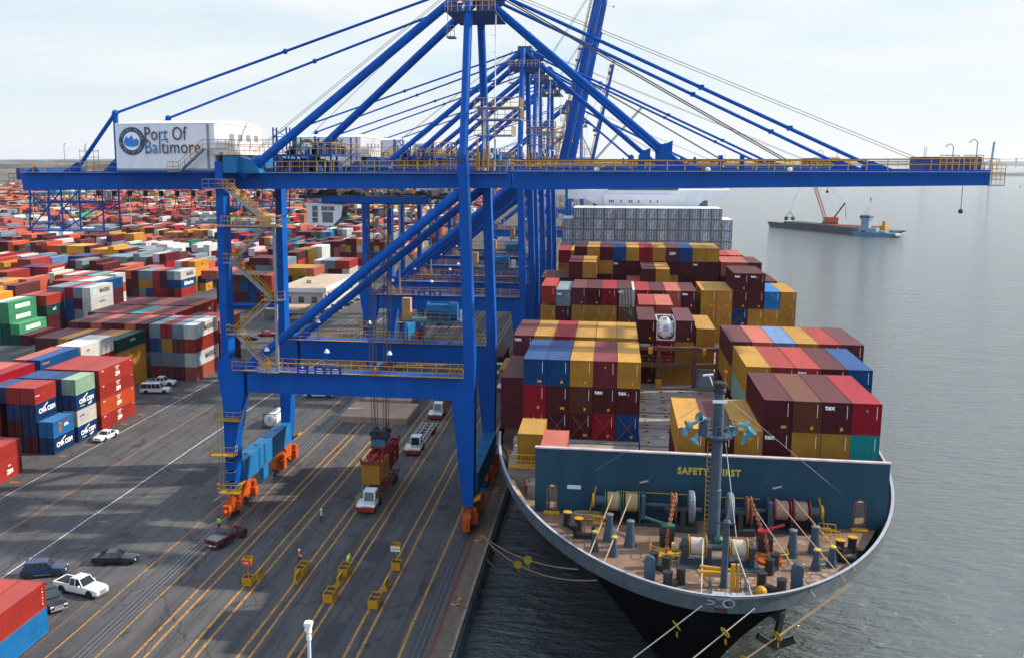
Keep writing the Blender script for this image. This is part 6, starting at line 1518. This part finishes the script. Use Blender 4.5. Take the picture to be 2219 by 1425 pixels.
def mooring(p, q, label, sag=.02, n=24, guards=(), r=.042, m='ropew'):
    p, q = Vector(p), Vector(q); pts = []
    L = (q-p).length
    for i in range(n+1): f = i/n; v = p.lerp(q, f); v.z -= sag*L*4*f*(1-f); pts.append(v)
    o = MB().path([v-p for v in pts], r, 6).build('mooring_line', M[m]); o.location = p; tag(o, label=label, cat='mooring line', group='mooring lines of the ship')
    for gf, gl in guards:
        i = int(gf*n); c = pts[i]; d = (pts[i+1]-pts[i]).normalized(); t = empty('rat_guard', c, label=gl, cat='rat guard', group='yellow rat guards on the mooring lines')
        b = MB(); b.tube(-d*.02, d*.02, .42, 18); b.build('guard_disc', M['matdisc'], t)
        b = MB(); b.tube((0,0,-.45), (.03,0,-.85), .015, 4); b.tube((.08,0,-.45), (.12,0,-.9), .015, 4); b.build('tie_cord', M['sticker'], t)
mooring((6.9, 67.6, 14.6), (-14.2, 58.5, .5), 'white bow line leaving the left slot of the bulwark', .01, guards=((.1, 'rat guard on the left white bow line'),))
mooring((10.4, 67.7, 14.6), (-14.2, 51.5, .5), 'white bow line leaving the right slot of the bulwark', .01, guards=((.1, 'rat guard on the right white bow line'),))
mooring((17.9, 74.2, 14.0), (-14.2, 52.75, .5), 'twin bow line from the right side of the bow, upper strand', .02, m='rope', guards=((.17, 'upper rat guard on the twin bow line'),))
mooring((18.3, 74.8, 13.8), (-14.2, 53.4, .5), 'twin bow line from the right side of the bow, lower strand', .02, m='rope', guards=((.26, 'lower rat guard on the twin bow line'),))
mooring((-.4, 72.3, 13.9), (-14.3, 114.1, .5), 'brown breast line to the quay, lower strand', .035, m='rope', guards=((.62, 'rat guard on the breast line nearest the quay'),))
mooring((-1.9, 74.6, 13.7), (-14.3, 114.1, .6), 'brown breast line to the quay, upper strand', .02, m='rope', guards=((.42, 'rat guard on the breast line nearest the hull'),))
RG = []
for i, (p, q, m_) in enumerate((((.75, 85.0, 16.6), (-1.1, 74.3, 14.9), 'rope'), ((2.3, 85, 16.6), (-.05, 72.4, 14.9), 'rope'), ((7.65, 76.7, 16.0), (6.85, 68.2, 14.7), 'ropew'), ((9.9, 76.8, 16.0), (10.5, 68.3, 14.7), 'ropew'),
      ((14.3, 85, 16.8), (17.4, 72.7, 14.9), 'rope'), ((15.8, 85, 16.8), (18.6, 74.6, 14.9), 'rope'), ((12.4, 83, 16.4), (14.8, 69.8, 14.8), 'ropew'))):
    lb = ('beige rope from the green drum to the left rail, outer', 'beige rope from the green drum to the left rail, inner', 'white rope from the left centre drum to the bow', 'white rope from the right centre drum to the bow', 'brown rope from the red drum to the right rail, inner', 'brown rope from the red drum to the right rail, outer', 'thin rope running from the windlass to the right bow rail')[i]
    mooring(p, q, lb, .004, 8, r=.05 if i < 6 else .03, m=m_)
# tyres on the quay wall
for i, y in enumerate((101.5, 104.5)):
    b = MB(); b.lathe((0, 0, 0), [(.35,-.18), (.6,-.12), (.66,0), (.6,.12), (.35,.18)], 20, 'x'); o = b.build('fender_tyre', M['black'], smooth=True, label='black tyre fender hanging on the quay wall, %s of two' % ('nearer', 'farther')[i], cat='tyre fender', group='tyre fenders on the quay wall'); o.location = (-13.0, y, -.9)
# camera mast in the foreground
t = empty('camera_mast', (-19.1, 60, 0), label='white pole with a white camera head at the bottom edge of the picture', cat='camera mast')
b = MB(); b.tube((0, 0, 0), (0, 0, 13.7), .17, 14, .12); b.build('mast_pole', mat('pale_blue_white_pole', (.45, .52, .60), .5, nscale=1, namt=.1), t, smooth=True)
b = MB(); b.tube((0, 0, 13.65), (0, 0, 14.0), .17, 12); b.ball((0, 0, 14.25), .22, 12, 8); b.beam((-.06, -.02, 14.35), (.1, -.05, 14.95), .42, .34); b.box(-.22, .28, -.4, .1, 14.75, 14.98); b.build('camera_head', M['white'], t, smooth=False)
# ================================================================== OFFICE, MASTS
of = empty('office_building', (-97, 285, 0), label='flat-roofed beige office block with parked cars in front', cat='building')
b = MB(); b.box(0, 13, 0, 36, 0, 7.2); b.build('wall', mat('beige_wall', (.42, .39, .35), .8, nscale=.5, namt=.12), of)
b = MB(); b.box(-.6, 13.8, -.8, 37, 6.4, 7.7); b.build('parapet', mat('white_parapet', (.60, .58, .55), .7), of); b = MB(); b.box(-.1, 13.3, -.3, 36.5, 7.7, 7.74); b.box(5, 6.5, 10, 12, 7.74, 8.8); b.build('roof', mat('tan_roof', (.42, .33, .24), .9, nscale=.3, namt=.2), of)
for i in range(3): b = MB(); b.box(1.5+i*4, 3.2+i*4, -.06, 0, 3.2, 5.0); b.build('window', M['glass'], of)
for i in range(9): b = MB(); b.box(13, 13.06, 1.5+i*3.9, 3.5+i*3.9, 3.4, 5.6); b.build('window', M['glass'], of)
b = MB(); b.box(-1, 10, -14, -3, 3.0, 3.3)
for x in (-.8, 9.8):
    for y in (-13.7, -3.3): b.box(x-.1, x+.1, y-.1, y+.1, 0, 3.0)
b.build('canopy', mat('tan_canopy', (.4, .28, .2), .8), of)
t = empty('blue_boxes', (-97, 226, 0), label='light blue freight boxes lying beside the yard lane behind the crane stair', cat='freight box')
b = MB(); b.box(0, 3, 0, 12, 0, 2.6); b.build('box_shell', mat('cyan_box', (.05, .28, .38), .6, nscale=.5, namt=.3), t); b = MB(); b.box(4, 6.5, -2, 8, 0, 2.5); b.build('box_shell', mat('cyan_box', (.06, .3, .42), .6, nscale=.5, namt=.3), t)
MG = 'tall light masts over the yard'
k_ = 0
for x, y, h in sorted(((-345, 560, 36), (-620, 1050, 38), (-520, 900, 36), (-262, 520, 34), (-215, 560, 34), (-190, 470, 33), (-160, 620, 34), (-118, 640, 33), (-300, 700, 36), (-430, 760, 36)), key=lambda q: q[0]/q[1]):
    k_ += 1
    t = empty('light_mast', (x, y, 0), label='tall pale light mast over the yard, %s from the left' % ORD[k_-1], cat='light mast', group=MG)
    b = MB(); b.tube((0, 0, 0), (0, 0, h), .35, 8, .18); b.build('mast_pole', M['grey'], t)
    b = MB(); b.lathe((0, 0, h-.5), [(.3,0), (1.6,.2), (1.6,.6), (.3,.9)], 10); b.build('lamp_ring', M['grey'], t)
# low sheds and stacker cranes far back
for i, (x, y, w_, d, h, c) in enumerate(((-560, 1180, 160, 40, 9, (.62,.6,.57)), (-360, 1320, 120, 40, 10, (.5,.5,.5)), (-230, 1250, 90, 30, 8, (.55,.57,.6)), (-820, 1400, 200, 50, 10, (.6,.55,.5)), (-120, 1350, 60, 30, 8, (.6,.6,.6)))):
    o = empty('warehouse', (x, y, 0), label='long pale low shed at the back of the yard, %s from the left' % ('second', 'third', 'fourth', 'first', 'fifth')[i], cat='shed')
    b = MB(); b.box(0, w_, 0, d, 0, h); b.build('wall', mat('shed_wall', c, .8), o); b = MB(); b.prism([(-1,h), (d+1,h), (d/2,h+2.2)], 'x', -1, w_+1); b.build('roof', mat('shed_roof', [v*.9 for v in c], .8), o)
def straddle(x, y, label, m):
    t = empty('yard_crane', (x, y, 0), label=label, cat='yard crane', group='rubber-tyred yard cranes far back')
    b = MB()
    for dx in (0, 24):
        for dy in (0, 9): b.beam((dx, dy, 0), (dx, dy, 22), .9)
        b.beam((dx, -1, 1.4), (dx, 10, 1.4), 1.2)
    b.build('leg_frame', m, t); b = MB(); b.beam((-1.5, 1, 22.5), (25.5, 1, 22.5), 1.1, 1.6); b.beam((-1.5, 8, 22.5), (25.5, 8, 22.5), 1.1, 1.6); b.box(9, 14, 0, 9, 23, 25.5); b.build('girder', m, t)
for i, (x, y) in enumerate(((-440, 760), (-470, 840), (-300, 900), (-390, 640))): straddle(x, y, '%s rubber-tyred yard crane from the left, over the far stacks' % ('second', 'third', 'fourth', 'first')[i], M['bluegrey'] if i % 2 else M['yellow'])
# ================================================================== HARBOUR
bg = empty('dredge_barge', (118, 769, -2.6), math.atan2(678-769, 166-118), label='long low dark hopper barge lying in the harbour beyond the boom', cat='barge')
b = MB(); L = 100; b.prism([(0,3.4), (3,0), (L-4,0), (L,3.4)], 'y', -7, 7); b.box(18, L-10, -6.6, 6.6, 3.4, 4.6); b.build('hull', mat('dark_barge_hull', (.025, .04, .05), .6, nscale=.2, namt=.4), bg)
b = MB(); b.box(20, L-12, -5.2, 5.2, 4.6, 4.65); b.build('hold', M['black'], bg); b = MB(); b.box(1, 17, -6, 6, 3.4, 3.6); b.build('deck', mat('brown_barge_deck', (.22, .15, .12), .8), bg)
tb = empty('tugboat', (165, 678, -2.6), math.atan2(-40, 60), label='blue-grey tug with a tall wheelhouse at the right end of the barge', cat='tugboat')
b = MB(); b.prism([(-13,2.4), (-11,0), (10,0), (15,1.0), (14,2.4)], 'y', -4, 4); b.build('hull', M['bluegrey'], tb)
b = MB(); b.box(-9, 2, -3, 3, 2.4, 5.0); b.box(-8, -3, -2.4, 2.4, 5, 10.5); b.box(-8.6, -2.4, -2.9, 2.9, 10.5, 13.3); b.box(3, 8, -3, 3, 2.4, 3.4); wh = b.build('wheelhouse', mat('tug_blue_grey', (.15, .24, .32), .6), tb)
b = MB(); b.box(-8.7, -2.3, -3, 3, 11.4, 12.5); b.build('window_band', M['glass'], wh); b = MB(); b.tube((-5.5, 0, 13.3), (-5.5, 0, 18), .15, 6); b.tube((-7, 1, 13.3), (-7, 1, 16), .1, 5); b.build('mast', M['grey'], tb)
cb_ = empty('crane_barge', (152, 715, -2.6), math.atan2(-45, 55), label='rust-red crane barge behind the hopper barge, crawler crane aboard', cat='crane barge')
b = MB(); b.prism([(-20,2.6), (-18,0), (36,0), (42,2.6)], 'y', -8, 8); b.build('hull', mat('dark_brown_hull', (.05, .035, .03), .7), cb_); b = MB(); b.box(-14, 26, -5, 5, 2.6, 4.9); b.build('deck_load', mat('rust_red_deck_load', (.30, .05, .035), .7, nscale=.4, namt=.4), cb_); b = MB(); b.box(28, 32, -3, 3, 2.6, 5.6); b.box(29, 31, -1, 1, 5.6, 8.5); b.build('deck_house', M['yellow'], cb_)
cr_ = empty('crawler_crane', (146, 722, 2.4), 0, label='crawler crane with long pink lattice jib and orange cab', cat='crane')
b = MB(); b.box(-4, 5, -4, 4, 0, 1.2); b.build('crawler_base', M['dark'], cr_); b = MB(); b.box(-3.5, 5.5, -2.2, 2.2, 1.2, 4.4); b.build('cab', M['orange'], cr_)
b = MB(); p0, p1 = Vector((-2.5, 0, 3)), Vector((-16.0, 0, 40))
for dx, dy in ((-.8,-.9), (.8,-.9), (-.8,.9), (.8,.9)): b.beam(p0+Vector((dx,dy,0))*1.1, p1+Vector((dx,dy,0)), .42)
for i in range(26):
    a, c = p0.lerp(p1, i/26), p0.lerp(p1, (i+1)/26); s = 1 if i % 2 else -1
    for dy in (-.9, .9): b.beam(a+Vector((s*.8,dy,0)), c+Vector((-s*.8,dy,0)), .16)
    for dx in (-.8, .8): b.beam(a+Vector((dx,s*.9,0)), c+Vector((dx,-s*.9,0)), .16)
b.build('lattice_jib', mat('faded_pink_jib', (.55, .27, .17), .6), cr_)
b = MB(); b.beam((3, -1.2, 4), (9.5, -1.2, 14), .5); b.beam((3, 1.2, 4), (9.5, 1.2, 14), .5); b.beam((9.5, -1.2, 14), (9.5, 1.2, 14), .5); b.beam((9.5, 0, 14), (11, 0, 3), .25); b.build('gantry_frame', M['dark'], cr_)
b = MB(); b.tube((9.5, 0, 14), tuple(p1), .07, 4); b.tube(tuple(p1), (-26.0, 0, 7.4), .07, 4); b.build('hoist_rope', M['dark'], cr_)
b = MB(); c = Vector((-26, 0, 5)); b.beam(c+Vector((-3,0,-1)), c+Vector((0,0,2.6)), .35); b.beam(c+Vector((3,0,-1)), c+Vector((0,0,2.6)), .35); b.beam(c+Vector((-2.5,0,-1)), c+Vector((2.5,0,-1)), .35); b.ball(c+Vector((-2.2,0,-1.8)), 1.4, 8, 6); b.ball(c+Vector((2.2,0,-1.8)), 1.4, 8, 6); b.build('grab_bucket', M['dark'], cr_)
for i, (x, y) in enumerate(((312, 1310), (733, 2000), (690, 1800))):
    t = empty('buoy', (x, y, -2.6), label=('small dark buoy right of the barge', 'tiny buoy at the right edge of the water', 'second tiny buoy below it')[i], cat='buoy')
    b = MB(); b.lathe((0, 0, 0), [(1.2,0), (1.2,.8), (.4,1), (.3,3.4), (.1,4)], 10); b.build('buoy_body', M['dark'], t)
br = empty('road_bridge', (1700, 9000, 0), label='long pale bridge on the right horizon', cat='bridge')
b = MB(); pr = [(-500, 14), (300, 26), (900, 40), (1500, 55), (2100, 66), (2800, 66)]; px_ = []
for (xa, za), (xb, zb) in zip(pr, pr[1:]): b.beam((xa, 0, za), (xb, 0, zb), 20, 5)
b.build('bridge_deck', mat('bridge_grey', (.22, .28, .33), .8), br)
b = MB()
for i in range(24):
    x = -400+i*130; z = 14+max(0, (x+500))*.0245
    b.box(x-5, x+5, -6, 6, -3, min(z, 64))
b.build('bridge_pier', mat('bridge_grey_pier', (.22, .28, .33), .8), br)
# far shore cranes and a ship
def farcrane(x, y, h, m, label, kind='ship_crane'):
    t = empty('shore_crane', (x, y, 0), label=label, cat='shore crane'); b = MB()
    for dx in (0, 18):
        for dy in (0, 12): b.beam((dx, dy, 0), (dx, dy, h*.5), 1.4)
    b.beam((-20, 6, h*.5), (22, 6, h*.5), 2.4, 3); b.beam((18, 6, h*.5), (8, 6, h*.72), 1.2)
    b.build('frame', m, t); b = MB(); b.beam((20, 6, h*.5), (20+h*.42, 6, h*.98), 2.2); b.beam((20, 9, h*.5), (20+h*.42, 9, h*.98), 1.2)
    for i in range(10): f = i/10; b.beam((20+h*.42*f, 6, h*(.5+.48*f)), (20+h*.42*(f+.1), 9, h*(.5+.48*(f+.1))), .5)
    b.build('jib', m, t); return t
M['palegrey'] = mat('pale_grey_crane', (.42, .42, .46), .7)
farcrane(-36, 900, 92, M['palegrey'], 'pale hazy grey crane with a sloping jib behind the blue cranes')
t = empty('tower_crane', (1120, 3300, 0), label='thin blue upright crane jib on the far shore above the boom', cat='shore crane'); b = MB(); b.beam((0, 0, 0), (6, 0, 100), 5); b.beam((-20, 0, 0), (-14, 0, 40), 3); b.beam((-30, 0, 30), (10, 0, 50), 2.5); b.build('jib', mat('far_blue', (.05, .2, .32), .7), t)
t = empty('tower_crane', (930, 3300, 0), label='thin grey lattice mast on the far shore above the boom', cat='shore crane'); b = MB(); b.beam((0, 0, 0), (0, 0, 84), 1.6); b.beam((6, 0, 0), (6, 0, 84), 1.6)
for i in range(10): b.beam((0, 0, i*8.4), (6, 0, (i+1)*8.4), .9)
b.build('mast', M['palegrey'], t)
random.seed(12); k_ = 0
for x in range(300, 1700, 170):
    k_ += 1; t = empty('harbour_shed', (x, 3450, -2.6), label='low hazy building on the far shore, %s from the left' % ORD[k_-1], cat='shed'); b = MB(); w_ = random.uniform(40, 110); b.box(0, w_, 0, 40, 0, random.uniform(8, 20)); b.build('wall', mat('far_shed', random.choice([(.3,.3,.32), (.4,.36,.33), (.2,.26,.32)]), .8), t)
ridge('terrain', 150, 2100, 3400, 2, 5, M['farblue'], 60, 300, seed=15)
# low red-and-blue containers nearest the camera
o = box_at(-52.8, 71.3, 2.6, 'r', L40, 2.6, True, 'red container on a blue one at the lower left corner', 'two boxes at the lower left corner'); side_text(o, 'C', .8, LW, .02, .3) if False else None
for z in range(6): panel(o, 11.55, 11.68, .5+z*.3, .62+z*.3, M['sticker'] if z % 2 else LW, name='marking')
o = box_at(-52.8, 71.3, 0, 'l', L40, 2.59, True, 'light blue container under the red one at the lower left corner', 'two boxes at the lower left corner')
box_at(-55.4, 71.3, 0, 'm', L40, 2.59, True, 'maroon container hidden behind the blue one at the corner', None); box_at(-55.4, 71.3, 2.6, 'r', L40, 2.6, True, 'second red container left of the red one at the corner', None)
# ================================================================== HAZE
b = MB(); b.box(-9500, 15500, -350, 17000, -6, 190)
hm = bpy.data.materials.new('haze'); hm.use_nodes = True; n, l = hm.node_tree.nodes, hm.node_tree.links; n.clear()
ho = n.new('ShaderNodeOutputMaterial'); pv = n.new('ShaderNodeVolumePrincipled'); pv.inputs['Density'].default_value = .00004; pv.inputs['Color'].default_value = (.9, .94, 1, 1); pv.inputs['Anisotropy'].default_value = .3
l.new(pv.outputs[0], ho.inputs['Volume']); hz_o = b.build('haze', hm, kind='stuff')
# ================================================================== the rest of the yard: random bays of boxes
FARBOX = []
random.seed(99)
FC = 'mmmmmmmrrruuossssssspppyyYbngggwwwwGEkk'
near = [(o.location.x, o.location.y) for o in COL.objects if o.get('category') == 'shipping container' and o.location.x < -50]
def occupied(x, y):
    return any(abs(x-a) < 2.6 and abs(y+6-(b+6)) < 12.6 for a, b in near)
for bx0 in range(0, 30):
    xr = -96-bx0*31.5
    for by in range(0, 92):
        y = 180+by*13.4
        if by % 9 == 8 or xr < -.72*y-40: continue
        if y < 330 and xr > -130 and not (y > 395): continue
        rowh = random.choice([2, 3, 3, 4, 4, 4]); cc = random.choice(FC)
        for c in range(10):
            if random.random() < .05: continue
            x = xr-c*2.53
            if occupied(x, y): continue
            if y < 250 and x > -205+0*y: 
                if x > -150 or y < 232: continue
            if x > -112 and y < 420: continue
            if y < 1.05*(-x)*.9+60 and x < -260: continue
            h = max(1, rowh+random.choice([-1, 0, 0, 0, 0, 0, 0, 0]))
            H = random.choice([2.6, 2.9])
            for t in range(h):
                ch = random.choice(FC) if random.random() > .6 else cc
                col = [min(1, v*random.uniform(.85, 1.15)) for v in PAL[ch][1]]
                FARBOX.append((x-2.44, x, y, y+12.19, t*H, t*H+H-.03, col))
print('far boxes', len(FARBOX))
# ================================================================== keep the 300 containers that show largest, the rest become one mass
import numpy as np
def finish_boxes(limit=300):
    bpy.context.view_layer.update(); dg = bpy.context.evaluated_depsgraph_get(); C = Vector(cam.location)
    T = (cam.matrix_world).inverted()
    K = 2175.
    bs = [o for o in COL.objects if o.get('category') == 'shipping container']
    own = {}
    sc = []
    for o in bs:
        me = o.data; L = max(v.co.y for v in me.vertices); H = max(v.co.z for v in me.vertices); tot = 0.0
        mw = o.matrix_world; W2 = 1.2
        faces = []
        sx_ = 1 if o.location.x < 0 else -1
        for n, pts, ar in ((Vector((0,-1,0)), [(x, -.1, z) for x in (-.9, 0, .9) for z in (.4, H/2, H-.4)], 2.4*H), (Vector((sx_,0,0)), [(sx_*1.3, y, z) for y in (L*.08, L*.5, L*.92) for z in (.5, H-.5)], L*H), (Vector((0,0,1)), [(x, y, H+.08) for x in (-.9, .9) for y in (L*.06, L*.5, L*.94)], L*2.4)):
            vis = 0
            nn = mw.to_3x3() @ n
            for p in pts:
                q = mw @ Vector(p); d = q-C; dist = d.length
                lp = T @ q
                if lp.z > -1: continue
                px = -lp.x/lp.z*K-150; py = -lp.y/lp.z*K
                if abs(px) > 1110 or abs(py) > 712: continue
                if nn.dot(d) > 0: continue
                hit, loc, _, _, ob, _ = S.ray_cast(dg, C, d.normalized(), distance=dist-.02)
                if not hit: vis += 1
            tot += vis/len(pts)*ar*abs(nn.dot((mw @ Vector(pts[0])-C).normalized()))/((mw @ Vector(pts[0])-C).length**2)*K*K
        sc.append((tot, o))
    sc.sort(key=lambda t: -t[0])
    keep = {o.name for t, o in sc[:limit] if t > 6}
    print('boxes', len(bs), 'kept', len(keep), 'smallest kept px', [round(t) for t, o in sc[:limit]][-1], 'visible total', sum(t > 0 for t, _ in sc))
    V = []; LV = []; LT = []; LC = []; off = 0
    for t, o in sc:
        if o.name in keep: continue
        kid = [c for c in COL.objects if c.parent == o]
        rods = [c.data for c in kid if c.name.startswith('lock_rods')]
        for ch in kid: bpy.data.objects.remove(ch)
        for me in rods:
            n = len(me.vertices); co = np.empty(n*3, 'f'); me.vertices.foreach_get('co', co); co = co.reshape(-1, 3); mw = np.array(o.matrix_world); V.append(co @ mw[:3, :3].T + mw[:3, 3])
            lv = np.empty(len(me.loops), 'i'); me.loops.foreach_get('vertex_index', lv); LV.append(lv+off); lt = np.empty(len(me.polygons), 'i'); me.polygons.foreach_get('loop_total', lt); LT.append(lt); LC.append(np.tile(np.array([.2, .2, .19, 1], 'f'), (len(lv), 1))); off += n
        me = o.data; n = len(me.vertices); co = np.empty(n*3, 'f'); me.vertices.foreach_get('co', co); co = co.reshape(-1, 3)
        mw = np.array(o.matrix_world); co = co @ mw[:3, :3].T + mw[:3, 3]; V.append(co)
        lv = np.empty(len(me.loops), 'i'); me.loops.foreach_get('vertex_index', lv); LV.append(lv+off)
        lt = np.empty(len(me.polygons), 'i'); me.polygons.foreach_get('loop_total', lt); LT.append(lt)
        LC.append(np.tile(np.array(list(o.color), 'f'), (len(lv), 1))); off += n
        bpy.data.objects.remove(o)
    for (x0, x1, y0, y1, z0, z1, c) in FARBOX:
        v = np.array([(x0,y0,z0),(x1,y0,z0),(x1,y1,z0),(x0,y1,z0),(x0,y0,z1),(x1,y0,z1),(x1,y1,z1),(x0,y1,z1)], 'f'); V.append(v)
        f = np.array([4,5,6,7, 0,1,5,4, 1,2,6,5, 2,3,7,6, 3,0,4,7], 'i'); LV.append(f+off); LT.append(np.full(5, 4, 'i')); LC.append(np.tile(np.array([*c, 1], 'f'), (20, 1))); off += 8
    V = np.concatenate(V); LV = np.concatenate(LV); LT = np.concatenate(LT); LC = np.concatenate(LC)
    me = bpy.data.meshes.new('far_containers'); me.vertices.add(len(V)); me.vertices.foreach_set('co', V.ravel()); me.loops.add(len(LV)); me.loops.foreach_set('vertex_index', LV)
    me.polygons.add(len(LT)); me.polygons.foreach_set('loop_start', np.concatenate([[0], np.cumsum(LT)[:-1]]).astype('i')); me.polygons.foreach_set('use_smooth', np.zeros(len(LT), bool)); me.update(calc_edges=True)
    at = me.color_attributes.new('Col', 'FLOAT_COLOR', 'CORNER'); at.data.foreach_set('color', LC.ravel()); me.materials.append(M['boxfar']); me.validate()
    o = bpy.data.objects.new('stacked_containers', me); COL.objects.link(o); tag(o, kind='stuff', label='mass of many coloured containers stacked far back in the yard', cat='containers')
finish_boxes()
